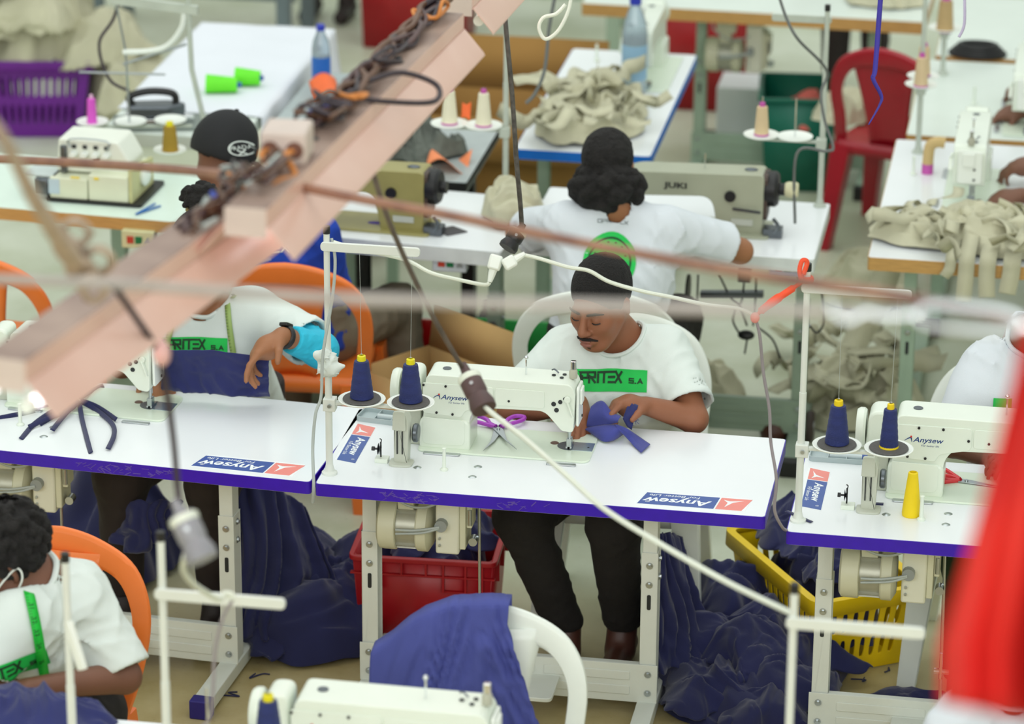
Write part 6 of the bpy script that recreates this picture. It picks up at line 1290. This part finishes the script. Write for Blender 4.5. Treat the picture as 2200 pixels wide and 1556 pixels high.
# ---------------------------------------------------------------- older lockstitch machines seen from the operator's side (column on the right)
def old_machine(label, loc, rz, m, text=None, cap=BLACK, knob=None):
    t = thing('sewing_machine', label, 'sewing machine', loc, rz, 'older lockstitch machines')
    MB().prism(rrect(0, .49, -.02, .16, .02), 0, .008, 'z').obj('bed_plate', m, t, bevel=.002)
    pr_ = roundpoly([(.325, 0, .004), (.465, 0, .004), (.468, .205, .02), (.05, .195, .03), (.0, .17, .03), (.0, .08, .02), (.05, .08, .01), (.07, .115, .03), (.30, .125, .04)], .012); bd = MB().prism(pr_, .015, .125, 'y').obj('body', m, t, bevel=.012, seg=3)
    MB().lathe([(0, .468), (.055, .468), (.058, .478), (.058, .50), (.05, .51), (.02, .512), (.02, .53), (.0, .53)], (0, .07, .145), 'x', n=28).obj('hand_wheel', cap, t); MB().prism(roundpoly([(.02, .05), (.12, .05), (.12, .20), (.02, .20)], .02), .462, .478, 'x').obj('end_cover', mat('end_cover_brown', (74, 58, 50), .5), t)
    if knob: MB().lathe([(0, .53), (.022, .53), (.026, .54), (.026, .565), (.022, .572), (0, .572)], (0, .07, .145), 'x', n=20).obj('wheel_knob', knob, t)
    MB().cyl((.36, .015, .13), (.36, .005, .13), .018, n=18).obj('stitch_dial', BLACK, bd); MB().bar((.37, .008, .09), (.46, .0, .085), .006, .008).obj('reverse_lever', DSTEEL, bd); MB().cyl((.27, .07, .2), (.27, .07, .25), .002, n=6).obj('thread_post', CHROME, bd); MB().ell((.42, .07, .205), (.022, .014, .006)).obj('oil_cap', DSTEEL, bd)
    MB().box(.365, .435, .0105, .015, .035, .055).obj('maker_plate', mat('plate_silver', (196, 200, 190), .4), bd)
    if text: tt = text_mb(text, .019, bold=.03, width=1.5); tt.xf(frame((.150, .0025, .150), (1, 0, 0), (0, 0, 1))).obj('lettering', BLACK, bd, smooth=0)
    nb = MB(); nb.cyl((.025, .07, .09), (.025, .07, .02), .004, n=8); nb.box(.015, .035, .05, .085, .01, .022); nb.obj('presser_foot', STEEL, t)
    bp = MB(); bp.tube(catmull([(.50, .02, .06), (.52, .0, .04), (.505, -.01, .02)], 4), .006, 6); bp.box(.47, .53, .0, .05, .002, .03); bp.obj('bobbin_winder', DSTEEL, t); return t
jm = old_machine('grey-green lockstitch machine with a cream wheel knob in the second row', (.485, 2.24, .76), 0, mat('sage_enamel', (168, 172, 150), .4, var=.03), 'JUKI', knob=mat('knob_cream', (218, 214, 176), .5))
om = old_machine('olive lockstitch machine with a black hand wheel behind the hanging fixture', (-.585, 2.09, .76), RAD(-4), mat('olive_enamel', (158, 150, 92), .4, var=.05))
# stands of the second row
sJ = stand('thread stand at the right end of the grey-green machine\'s table', (1.105, 2.60, .76), pi, .665, .228, .18, (.09, .20), m=mat('stand_grey', (196, 204, 192), .45), group='thread stands in the back', pad=False, r=.058)
bei = mat('beige_thread', (226, 200, 160), .7, var=.05, bump=.4, bscale=300); mg = mat('magenta_core', (206, 90, 180), .5)
def tcone(label, loc, mt, mc, h=.10, r0=.024, r1=.017, group='cones in the back', base=True): return cone(label, loc, mt, mc, h, r0, r1, group, base)
tcone('beige thread cone with a magenta foot on the grey-green machine\'s stand', (1.105 - .20, 2.60, .76 + .228 + .007), bei, mg)
s2 = stand('tall white thread stand behind the olive machine', (.055, 2.60, .76), pi, .70, .205, .12, (.075, .19), m=MATS['stand_grey'], group='thread stands in the back', pad=False, r=.062)
crm = mat('cream_thread', (238, 232, 206), .7, var=.03, bump=.3, bscale=300)
tcone('cream thread cone with a pink top, nearer the white pole', (.055 - .075, 2.60, .76 + .212), crm, mg, h=.115, r0=.027); tcone('cream thread cone with a pink top, half behind the fixture', (.055 - .19, 2.60, .76 + .212), crm, mg, h=.115, r0=.027)
pE = atz(1972, 328, .76); sE = stand('thread stand with two beige cones in front of the red chair', (pE.x, pE.y, .76), RAD(90), .62, .24, .1, (-.005, .10), m=MATS['stand_grey'], group='thread stands in the back', pad=False, r=.055, arm=False)
tcone('beige thread cone in front of the red chair, nearer one', (pE.x + .0, pE.y - .035, 1.01), bei, mg, h=.105); tcone('beige thread cone in front of the red chair, farther one', (pE.x, pE.y + .10, 1.01), bei, mg, h=.105)
pE2 = atz(2025, 160, .76); stand('thread stand with a large tan cone at the top right', (pE2.x, pE2.y, .76), RAD(90), .5, .17, .1, (.01,), m=MATS['stand_grey'], group='thread stands in the back', pad=False, arm=False); tcone('tan thread cone cut by the top edge at the right', (pE2.x, pE2.y - .01, .93), mat('tan_thread', (196, 166, 118), .7, bump=.4), mg, h=.12, r0=.032, r1=.024)
bt = thing('cardboard_tube', 'bent tan cardboard tube with a magenta band on the khaki-strip table', 'tube', atz(1992, 372, .7605)); MB().tube(catmull([(0, 0, .03), (.002, 0, .075), (.008, .0, .10), (.03, .0, .112), (.055, .0, .11)], 6), .019, 14).obj('tube', mat('tan_card', (216, 186, 130), .8), bt); MB().cyl((0, 0, 0), (0, 0, .034), .0198, n=18).obj('band', mg, bt)
# overlock machine
ov = thing('overlock_machine', 'cream overlock machine with four white tension knobs on the wood-edged table', 'overlock machine', (-1.405, 2.17, .761), RAD(-2)); cb = mat('overlock_cream', (226, 230, 204), .4, var=.03)
MB().prism(rrect(.0, .33, -.01, .26, .015), 0, .012, 'z').obj('base_mat', BLACK, ov); MB().box(.015, .145, .0, .20, .012, .095).obj('front_cover', cb, ov, bevel=.004); MB().box(.148, .285, .0, .23, .012, .115).obj('side_cover', cb, ov, bevel=.004); MB().prism(roundpoly([(.02, .10), (.27, .10), (.275, .15), (.235, .235), (.03, .235)], .012), .06, .21, 'y').obj('upper_housing', mat('overlock_white', (236, 240, 228), .4, var=.02), ov, bevel=.008)
MB().prism([(.0, .012), (.23, .012), (.23, .12), (.0, .15)], .286, .30, 'x').obj('end_guard', mat('guard_yellow', (206, 204, 150), .5), ov, bevel=.003); MB().lathe([(0, .30), (.04, .30), (.042, .31), (.03, .318), (0, .318)], (0, .12, .085), 'x', n=20).obj('hand_wheel', WHITE, ov)
for i in range(4): MB().lathe([(0, -.03), (.011, -.028), (.014, -.012), (.014, 0), (0, 0)], (.085 + .037 * i, .06, .178), 'y', n=14).obj('tension_knob', WHITE, ov); MB().box(.078 + .037 * i, .092 + .037 * i, .055, .06, .2, .214).obj('thread_slot', DARK, ov)
MB().tube(catmull([(.075, .05, .205), (.075, .05, .24), (.20, .05, .24), (.20, .05, .205)], 3), .003, 6).obj('thread_rail', STEEL, ov); MB().box(.04, .06, .045, .06, .10, .21).obj('needle_arm', DSTEEL, ov, bevel=.003); MB().box(-.08, .03, .02, .14, .085, .095).obj('work_plate', mat('plate_pale', (206, 218, 216), .3), ov, bevel=.002); MB().box(.012, .05, -.002, .0, .03, .09).obj('looper_window', mat('pale_blue_panel', (196, 214, 226), .4), ov); MB().box(-.04, .01, .0, .08, .02, .085).obj('looper_mechanism', DSTEEL, ov, bevel=.006); MB().cyl((.16, .0, .155), (.16, -.004, .155), .012, n=14).xf(Matrix.Translation((0, .06, 0))).obj('thread_dial', mat('dial_brown', (130, 100, 84), .5), ov); MB().box(.17, .185, -.004, 0, .10, .108).obj('warning_label', YELC, ov); MB().box(.09, .12, -.004, 0, .10, .106).obj('warning_label', YELC, ov)
tz = thing('tweezers', 'blue tweezers lying on the overlock table', 'tweezers', atz(292, 462, .762)); [MB().bar((0, 0, .003), d_, .007, .003).obj('arm', mat('tweezer_blue', (30, 110, 190), .4), tz) for d_ in ((.035, .11, .006), (.055, .10, .003))]
# overlock thread rack
rk = thing('thread_rack', 'overlock thread rack with white dishes and a bent guide tube at the left', 'thread stand', (-1.0, 2.78, .76))
def RKc(x, y): return aty(x, y, 2.78) - rk.location
MB().tube([(0, 0, 0), RKc(412, 150), RKc(402, -30)], .009, 10).obj('pole', MATS['stand_grey'], rk); MB().tube(catmull([RKc(396, 20), RKc(390, 60), RKc(360, 98), RKc(320, 110), RKc(265, 112)], 6), .010, 10).obj('guide_tube', WHITE, rk); MB().bar(RKc(240, -2), RKc(425, 22), .02, .03).obj('top_bar', MATS['stand_grey'], rk); MB().tube([RKc(265, 138), RKc(400, 95)], .005, 6).obj('rail', STEEL, rk); MB().tube([RKc(170, 155), RKc(355, 160)], .004, 6).obj('rail', STEEL, rk); MB().tube([RKc(248, 0), RKc(270, 110), RKc(278, 262)], .004, 6).obj('rod', STEEL, rk)
for x, y, yy in ((199, 266, 2.78), (281, 265, 2.78), (366, 262, 2.78), (365, 326, 2.60)):
    p = aty(x, y, yy) - rk.location; MB().lathe([(0, 0), (.044, .001), (.056, .008), (.055, .011), (.042, .005), (0, .005)], p, n=28).obj('dish', WHITE, rk)
MB().bar(RKc(190, 272), RKc(412, 270), .012, .008).obj('dish_bar', MATS['stand_grey'], rk)
tcone('bright magenta thread tube on the overlock rack', aty(198, 268, 2.78), mat('magenta_thread', (232, 90, 214), .6), mat('pink_core', (240, 190, 226), .5), h=.098, r0=.0175, r1=.0135, base=False); tcone('ochre thread cone with a yellow top on the overlock rack', aty(366, 326, 2.60), mat('ochre_thread', (172, 138, 40), .7, bump=.4, bscale=300), YELP, h=.095, r0=.028, r1=.02, base=False)
# ---------------------------------------------------------------- ironing table, iron, bottles, orange papers
it = thing('ironing_table', 'ironing table under a white cloth at the upper left', 'table', (-1.42, 2.86, 0)); MB().box(0, .50, 0, 1.42, .74, .79).obj('top', LAMG, it, bevel=.004)
for x in (.04, .46):
    for y in (.06, 1.36): MB().box(x - .025, x + .025, y - .025, y + .025, 0, .745).obj('leg', FRAMEM, it)
def icl(u, v):
    y = 3.12 + v * 1.22; x = -1.43 + u * .80; ex = -.925; z = .796
    if x > ex: d = x - ex; z -= d * (.93) + .0; x = ex + .02 + d * .12 + .02 * sin(v * 24 + 2 * sin(v * 7)) * min(1, d * 6); z += .03 * sin(v * 14 + 1) * (d > .2)
    if v > .96: z -= (v - .96) * 3
    return Vector((x, y - .25 * max(0, u - .6) * (v < .1), z + .003 * nz(Vector((x * 9, y * 9, 0)))))
tag(MB().grid(icl, 60, 70).obj('white_sheet', mat('sheet_white', (232, 236, 244), .9, var=.02, scale=4), solid=.003, smooth=180), 'white sheet spread over the ironing table', 'cloth')
ir = thing('steam_iron', 'black and silver steam iron on a metal rest beside the white sheet', 'iron', (-1.24, 2.98, .792), RAD(15)); MB().prism(roundpoly([(-.12, -.05, .01), (.05, -.055, .03), (.13, 0, .02), (.05, .055, .03), (-.12, .05, .01)], .02), .006, .03, 'z').obj('sole_plate', CHROME, ir, bevel=.003); MB().prism(roundpoly([(-.11, -.04), (.04, -.045), (.10, 0), (.04, .045), (-.11, .04)], .02), .03, .075, 'z').obj('body', DSTEEL, ir, bevel=.012, seg=3); MB().tube(catmull([(-.09, 0, .07), (-.10, 0, .10), (-.03, 0, .118), (.05, 0, .108), (.06, 0, .07)], 6), .013, 10).obj('handle', BLACK, ir); MB().box(-.16, .16, -.09, .09, 0, .006).obj('rest', GREYE, ir); MB().tube(catmull([(-.10, 0, .12), (-.17, .02, .16), (-.20, .05, .28), (-.14, .08, .38), (-.10, .1, .6)], 6), .006, 8).obj('cord', CABLEB, ir)
def hl_cone(label, a, b): 
    a, b = Vector(a), Vector(b); t = thing('thread_cone', label, 'thread cone', a, 0, 'lime thread cones'); lm = mat('lime_thread', (110, 240, 40), .6); MB().cyl((0, 0, 0), b - a, .034, .026, n=20).obj('thread', lm, t); MB().cyl((b - a) * 1.0, (b - a) * 1.14, .012, .008, n=12).obj('core', mat('core_blue', (40, 90, 170), .5), t)
hl_cone('lime green thread cone lying on the white sheet, nearer one', (-1.17, 3.36, .832), (-1.06, 3.38, .828)); hl_cone('lime green thread cone lying on the white sheet, farther one', (-1.09, 3.47, .832), (-1.0, 3.48, .828))
def bottle(label, p, r, h, label_m, cap_m, liquid=None):
    t = thing('water_bottle', label, 'bottle', p, 0); k = r / .033; g = mat('clear_plastic', (206, 226, 240), .12, var=.02, trans=.55)
    MB().lathe([(0, 0), (r * .9, 0), (r, .01), (r, h * .62), (r * .85, h * .74), (r * .45, h * .88), (r * .4, h * .93), (0, h * .93)], n=24).obj('bottle_body', g, t); MB().lathe([(r * 1.01, h * .14), (r * 1.02, h * .16), (r * 1.02, h * .48), (r * 1.01, h * .5)], n=24).obj('paper_label', label_m, t); MB().lathe([(r * .45, h * .91), (r * .47, h * .92), (r * .47, h * .99), (r * .4, h), (0, h)], n=16).obj('cap', cap_m, t); return t
bottle('small water bottle with a blue label and cap at the upper left', (-.79, 3.55, .785), .034, .235, mat('label_blue', (40, 110, 205), .4), mat('cap_blue', (44, 60, 190), .4)); bottle('large clear water bottle on the blue-edged table', (.318, 3.80, .761), .046, .36, mat('label_paleblue', (150, 190, 220), .4), MATS['cap_blue'])
tH = thing('side_table', 'grey table under the small water bottle and orange paper', 'table', (-.86, 2.95, 0)); MB().box(0, .34, 0, .80, .75, .784).obj('top', mat('grey_top', (170, 182, 184), .35, var=.05), tH, bevel=.003); [MB().box(x - .02, x + .02, y - .02, y + .02, 0, .75).obj('leg', FRAMEM, tH) for x in (.04, .30) for y in (.05, .75)]
op = mat('orange_paper', (252, 112, 50), .6); p_ = atz(690, 212, .80); tag(MB().grid(lambda u, v: Vector(((u - .5) * .10 + v * .03, (v - .5) * .17, .02 + .03 * sin(u * 3) + .02 * v)), 8, 8).obj('orange_paper', op, loc=p_, solid=.001, rot=(0, 0, RAD(30))), 'bright orange paper on the grey table beside the small bottle', 'paper')
for i, (x, y, lb) in enumerate(((965, 345, 'pale orange cloth piece hanging over the dark-edged table corner'), (955, 240, 'small red-orange scrap standing between the cream cones'))):
    p_ = atz(x, y, .78); tag(MB().grid(lambda u, v: Vector(((u - .5) * (.13, .03)[i], (v - .5) * (.16, .02)[i], (.03 * sin(u * 4 + v * 3)) * (1, .2)[i] + (.0, .05)[i] * v)), 10, 10).obj('orange_cloth', mat('orange_cloth', (250, 150, 100), .8) if i == 0 else op, loc=p_ if i == 0 else (-.09, 2.66, .975), solid=.0015), lb, 'cloth')
heap('dark_scraps', 'dark and grey cloth scraps on the dark-edged table', (-.32, 2.95, .761), .16, .18, .10, mat('scrap_grey', (110, 116, 108), .9, var=.3, scale=14), 31, fold=.07, s=9)
tag(MB().prism([(-.05, 0), (0, -.05), (.055, 0), (0, .045)], 0, .004, 'z').obj('slipper_pad', mat('charcoal_pad', (84, 82, 84), .8), loc=atz(968, 497, .7605)), 'charcoal diamond-shaped pad on the olive machine\'s table', 'pad'); tag(MB().ell((0, 0, .006), (.03, .012, .006)).obj('violet_scrap', mat('violet_scrap', (82, 60, 160), .8), loc=atz(808, 484, .7605)), 'small violet scrap on the olive machine\'s table', 'scrap')
# ---------------------------------------------------------------- khaki cloth
heap('khaki_scraps', 'khaki scraps heaped on the blue-edged table', (.22, 3.42, .761), .20, .36, .10, KHAKI, 21, fold=.09, s=8, n=(96, 44), kind=None, group='khaki scrap heaps'); heap('khaki_scraps', 'khaki strips heaped along the front of the right-hand wood-edged table', (1.66, 2.36, .761), .34, .20, .08, KHAKI, 22, fold=.07, s=9, n=(110, 44), group='khaki scrap heaps'); heap('khaki_scraps', 'khaki scraps piled on the floor behind the right table stand', (1.25, 2.75), .22, .26, .16, KHAKI, 23, fold=.09, s=7, group='khaki scrap heaps'); heap('khaki_scraps', 'khaki cloth on the table left of the green button print', (.13, 2.35, .761), .10, .17, .10, KHAKI, 24, fold=.07, s=8, group='khaki scrap heaps'); heap('khaki_scraps', 'khaki scraps on the seat of the red chair', (1.02, 4.72, .43), .12, .14, .12, KHAKI, 25, fold=.06, s=8, group='khaki scrap heaps'); heap('khaki_scraps', 'khaki scraps on the floor beside the red chair', (1.20, 3.95), .18, .30, .14, KHAKI, 26, fold=.08, s=7, group='khaki scrap heaps'); heap('khaki_scraps', 'khaki cloth on the far pale table at the top right', (1.12, 5.25, .761), .16, .14, .08, KHAKI, 27, fold=.05, s=8, group='khaki scrap heaps'); heap('khaki_scraps', 'khaki scraps on the floor behind the centre chair', (.72, 2.72), .16, .16, .14, KHAKI, 29, fold=.07, s=8, group='khaki scrap heaps')
rs = random.Random(77)
for i, (x, y0, y1, w_, sw) in enumerate(((2040, 560, 595, .035, -.02), (2075, 530, 650, .05, .0), (2120, 545, 640, .052, .02), (2172, 548, 632, .055, -.01))):
    a = aty(x + 20, y0 - 50, 2.30); b = aty(x + 5, y0, 2.13); c_ = aty(x, y0 + (y1 - y0) * .5, 2.105); d_ = aty(x - 6 + sw * 300, y1, 2.105); a.z = max(a.z, .80); b.z = .79
    ribbon('khaki_strip', ('short khaki strip hanging over the wooden edge, first from the left', 'long khaki strip hanging over the wooden edge, second from the left', 'curved khaki strip hanging over the wooden edge, third from the left', 'wide khaki strip hanging over the wooden edge, last before the frame edge')[i], [a, b, c_, d_], w_, KHAKI, side=(1, .1, .05), group='khaki strips over the wooden edge')
def scrap(c, spread, L_, w_, z, label, group, seed, lo):
    r_ = random.Random(seed); p = Vector((c[0], c[1], 0)) + Vector((r_.uniform(-1, 1) * spread[0], r_.uniform(-1, 1) * spread[1], 0)); a = r_.uniform(0, 6.28); pts = []
    e = 1 - .6 * (((p.x - c[0]) / spread[0]) ** 2 + ((p.y - c[1]) / spread[1]) ** 2) / 2
    for k in range(6):
        pts.append(Vector((p.x, p.y, max(lo, z * e + lo + r_.uniform(-.015, .03))))); a += r_.uniform(-.9, .9); p = p + Vector((cos(a), sin(a), 0)) * (L_ / 5)
    ribbon('khaki_strip', label, pts, w_ * r_.uniform(.8, 1.2), KHAKI, side=(-sin(a) + .3, cos(a), r_.uniform(-.8, .8)), group=group, twist=r_.uniform(-1.6, 1.6), n=5)
for i in range(22): scrap((1.64, 2.36), (.26, .15), .26, .042, .07, 'loose khaki strip curling on top of the heap on the right-hand wood-edged table', 'loose khaki strips on the right table', 100 + i, .772)
for i in range(24): scrap((.22, 3.40), (.16, .30), .24, .05, .11, 'loose khaki strip curling on the heap on the blue-edged table', 'loose khaki strips on the blue-edged table', 200 + i, .775)
for i in range(16): scrap((1.24, 2.78), (.16, .22), .32, .07, .14, 'loose khaki strip on the floor pile behind the right table stand', 'loose khaki strips on the floor', 300 + i, .02)
ribbon('khaki_strip', 'long khaki strip hanging down onto the floor pile behind the right table stand', [V(1.33, 2.98, .50), V(1.30, 2.96, .36), V(1.24, 2.9, .22), V(1.20, 2.84, .15)], .09, KHAKI, side=(1, 0, .1))
# purple basket with khaki garments
basket('purple slotted basket of khaki cloth at the upper left', (-2.50, 5.35), RAD(12), .60, .42, .33, mat('basket_purple', (112, 26, 150), .4, var=.06)); heap('khaki_scraps', 'big khaki garment pile overflowing the purple basket', (-2.50, 5.42, .30), .32, .24, .55, KHAKI, 33, fold=.22, s=3.6, n=(110, 50), group='khaki scrap heaps'); heap('khaki_scraps', 'khaki garment sliding off the right side of the purple basket', (-2.04, 5.42, 0), .18, .22, .40, KHAKI, 34, fold=.16, s=4, group='khaki scrap heaps')
for i, (x, y, z, w_, d_, h, a, fl_) in enumerate(((-2.62, 5.30, .40, .44, .34, .20, .4, .32), (-2.40, 5.30, .44, .42, .34, .22, 1.4, .32), (-2.14, 5.36, .30, .30, .40, .24, 2.2, .0), (-2.52, 5.42, .62, .48, .40, .20, .9, .32), (-2.04, 5.30, .12, .28, .36, .22, .2, .0), (-2.36, 5.46, .66, .40, .38, .22, 2.0, .32))):
    crumple('rumpled khaki garment in the pile on the purple basket', (x, y, z), w_, d_, h, a, 200 + i * 3, KHAKI, 'khaki garments on the purple basket', fold=.10, s=8, name='khaki_garment', floor=fl_)
# ---------------------------------------------------------------- machines at the right edge, seen from the needle end
ov.scale = (1, 1, .84)
mE = copy_tree(mc_mid, None, 'cream machine on the khaki-strip table, needle end towards the camera', (1.50, 3.10, .761), RAD(-90)); mE2 = copy_tree(mc_mid, None, 'cream machine further back at the right edge, needle end towards the camera', (1.66, 3.98, .761), RAD(-90))
mD = copy_tree(mc_mid, None, 'cream machine behind the large water bottle, on the blue-edged table', (.24, 4.27, .761), RAD(-90))
# ---------------------------------------------------------------- bins and boxes at the back
cbx = thing('cardboard_box', 'wide brown cardboard box standing behind the blue-edged table', 'box', (-.62, 4.35, 0), RAD(0)); [MB().add(v, [(0, 1, 2, 3)]).obj(n_, CARDD, cbx, solid=.006) for n_, v in (('front_wall', [(0, 0, 0), (.70, 0, 0), (.70, 0, .46), (0, 0, .46)]), ('back_wall', [(0, .4, 0), (.70, .4, 0), (.70, .4, .46), (0, .4, .46)]), ('side_wall', [(0, 0, 0), (0, .4, 0), (0, .4, .46), (0, 0, .46)]), ('side_wall', [(.7, 0, 0), (.7, .4, 0), (.7, .4, .46), (.7, 0, .46)]), ('flap', [(0, .4, .46), (.7, .4, .46), (.7, .46, .66), (0, .46, .66)]), ('flap', [(0, 0, .46), (.7, 0, .46), (.7, -.06, .30), (0, -.06, .30)]))]
crate('teal green tub with coral cloth beside the red chair', (.80, 5.22), RAD(5), .30, .36, .40, mat('tub_teal', (16, 112, 92), .45, var=.05), ribs=False, name='green_tub', taper=.82); heap('coral_cloth', 'coral cloth lying in the teal green tub', (.86, 5.2, .26), .11, .14, .16, mat('coral_cloth', (240, 120, 110), .9), 41, fold=.05, s=8)
crate('red storage bin at the top, left of the light fixture', (-1.12, 7.0), 0, .5, .4, .62, REDP, ribs=False, name='red_bin', group='red bins'); crate('red storage bin behind the large water bottle', (.28, 6.3), 0, .5, .4, .55, REDP, ribs=False, name='red_bin', group='red bins'); crate('dark red low bin under the ironing sheet', (-.80, 4.55), RAD(0), .40, 1.2, .32, mat('dark_red', (140, 20, 28), .5), ribs=False, name='red_bin', group='red bins'); crate('bright red bin under the olive machine\'s table', (-.12, 2.42), RAD(0), .24, .3, .28, mat('bright_red', (214, 30, 34), .45), ribs=False, name='red_bin', group='red bins'); crate('bright green bin under the table behind the cardboard box', (.16, 2.5), 0, .42, .34, .26, mat('bright_green', (16, 176, 70), .45), ribs=False, name='green_bin')
mo = motor('grey motor under the far pale table', (.42, 5.2, .52)); tag(MB().box(-.19, .19, -.12, .12, 0, .28).obj('white_carton', PAPER, loc=(.62, 5.65, .005), bevel=.004), 'white carton under the far pale table', 'box')
sh = thing('leather_shoe', 'brown leather shoe on the floor between the centre and right tables', 'shoe', (1.0, 2.47, 0)); A = SDF([-.1, -.2, -.01], [.1, .2, .16], .006); A.cone((0, -.10, .04), (0, .10, .036), .042, .036, k=0); A.cone((0, -.08, .05), (0, -.07, .10), .045, .04, k=.02); A.cone((0, -.075, .06), (0, -.07, .16), .03, k=.005, op='s'); A.plane((0, 0, 0), (0, 0, -1)); P_, F_n = A.mb(2); np_obj('upper', P_, F_n, MATS['brown_leather'], sh); MB().prism(roundpoly([(-.045, -.13), (.045, -.13), (.042, .13), (-.042, .13)], .04), 0, .012, 'z').obj('sole', BLACK, sh)
# standing figures cut by the top edge
def legs(label, p, m, gap=.17):
    J = dict(head=V(p[0], p[1], 1.6), fwd=V(.2, -1, -.2), neck=V(p[0], p[1], 1.45), chest=V(p[0], p[1], 1.25), pelvis=V(p[0], p[1], .95), shL=V(p[0] + .18, p[1], 1.40), shR=V(p[0] - .18, p[1], 1.40), elL=V(p[0] + .24, p[1], 1.12), elR=V(p[0] - .24, p[1], 1.12), wrL=V(p[0] + .22, p[1] - .15, .95), wrR=V(p[0] - .22, p[1] - .15, .95), hipL=V(p[0] + .09, p[1], .9), hipR=V(p[0] - .09, p[1], .9), knL=V(p[0] + gap / 2, p[1] - .02, .5), knR=V(p[0] - gap / 2, p[1] - .02, .5), anL=V(p[0] + gap / 2, p[1], .1), anR=V(p[0] - gap / 2, p[1], .1))
    r_ = person('person', label, J, SKIN3, h=.012, shirt=True, shirt_m=TSHIRT, pants=m, shoes=MATS['dark_shoe'], collar=False); short_hair(J, h=.009)
legs('standing person in brown trousers at the top edge, head out of frame', (-1.62, 7.35), mat('brown_trousers', (150, 130, 104), .9)); legs('standing person in dark clothes behind the far pale table', (.93, 6.45), mat('dark_trousers', (52, 44, 42), .9, var=.2, scale=40))
# people seated at the right edge
J = dict(head=V(2.12, 2.86, 1.14), fwd=V(-.9, -.1, -.4), neck=V(2.20, 2.86, 1.02), chest=V(2.20, 2.86, .84), pelvis=V(2.28, 2.88, .53), shL=V(2.18, 2.68, .96), shR=V(2.18, 3.05, .96), elL=V(1.98, 2.60, .84), elR=V(1.96, 3.10, .84), wrL=aty(2190, 420, 2.70), wrR=V(1.80, 2.95, .84), hipL=V(2.2, 2.80, .5), hipR=V(2.2, 2.98, .5), knL=V(2.2, 2.45, .5), knR=V(2.25, 3.4, .5), anL=V(2.2, 2.45, .1), anR=V(2.25, 3.4, .1))
w8 = person('person', 'person at the right edge whose hands reach over the khaki strips', J, SKIN3, h=.009, shirt=True, shirt_m=TSHIRT2, pants=BLACKC, seed=61, collar=False, handcfg={'L': dict(d=(-1, .0, -.25), palm=(0, 0, -1)), 'R': dict(d=(-1, 0, -.2), palm=(0, 0, -1))}); short_hair(J, h=.008)
w9 = copy_tree(w8, None, 'person further back at the right edge, only a hand in view', (w8.location.x - .02, w8.location.y + .98, 0))
# clutter beyond: pale posts and dark shelf at the top left
for i, (x, lb) in enumerate(((-2.62, 'dark-topped wooden workbench at the top left corner'), (-1.15, 'pale green steel bench at the top edge, beside the red bin'))):
    tt_ = thing('workbench', lb, 'table', (x, 6.6 + .3 * i, 0), 0); MB().box(0, 1.0, 0, .6, .70, .75).obj('top', WOODE if i == 0 else LAMG, tt_); [MB().box(a - .03, a + .03, b - .03, b + .03, 0, .7).obj('leg', (mat('blue_grey_paint', (112, 126, 132), .5), FRAMEM)[i], tt_) for a in (.06, .94) for b in (.06, .54)]; MB().box(.06, .94, .28, .32, .18, .26).obj('shelf', (MATS['blue_grey_paint'] if i == 0 else FRAMEM), tt_)

bl = thing('belt_coils', 'black rubber belt coils on the pale table at the top right', 'belt', atz(2100, 118, .762))
for i in range(3): MB().tube([Vector((cos(a) * (.10 - .015 * i), sin(a) * (.06 - .008 * i), .008 + .014 * i)) for a in [2 * pi * k / 28 for k in range(28)]], .011, 8, closed=True).obj('coil', BLACK, bl)
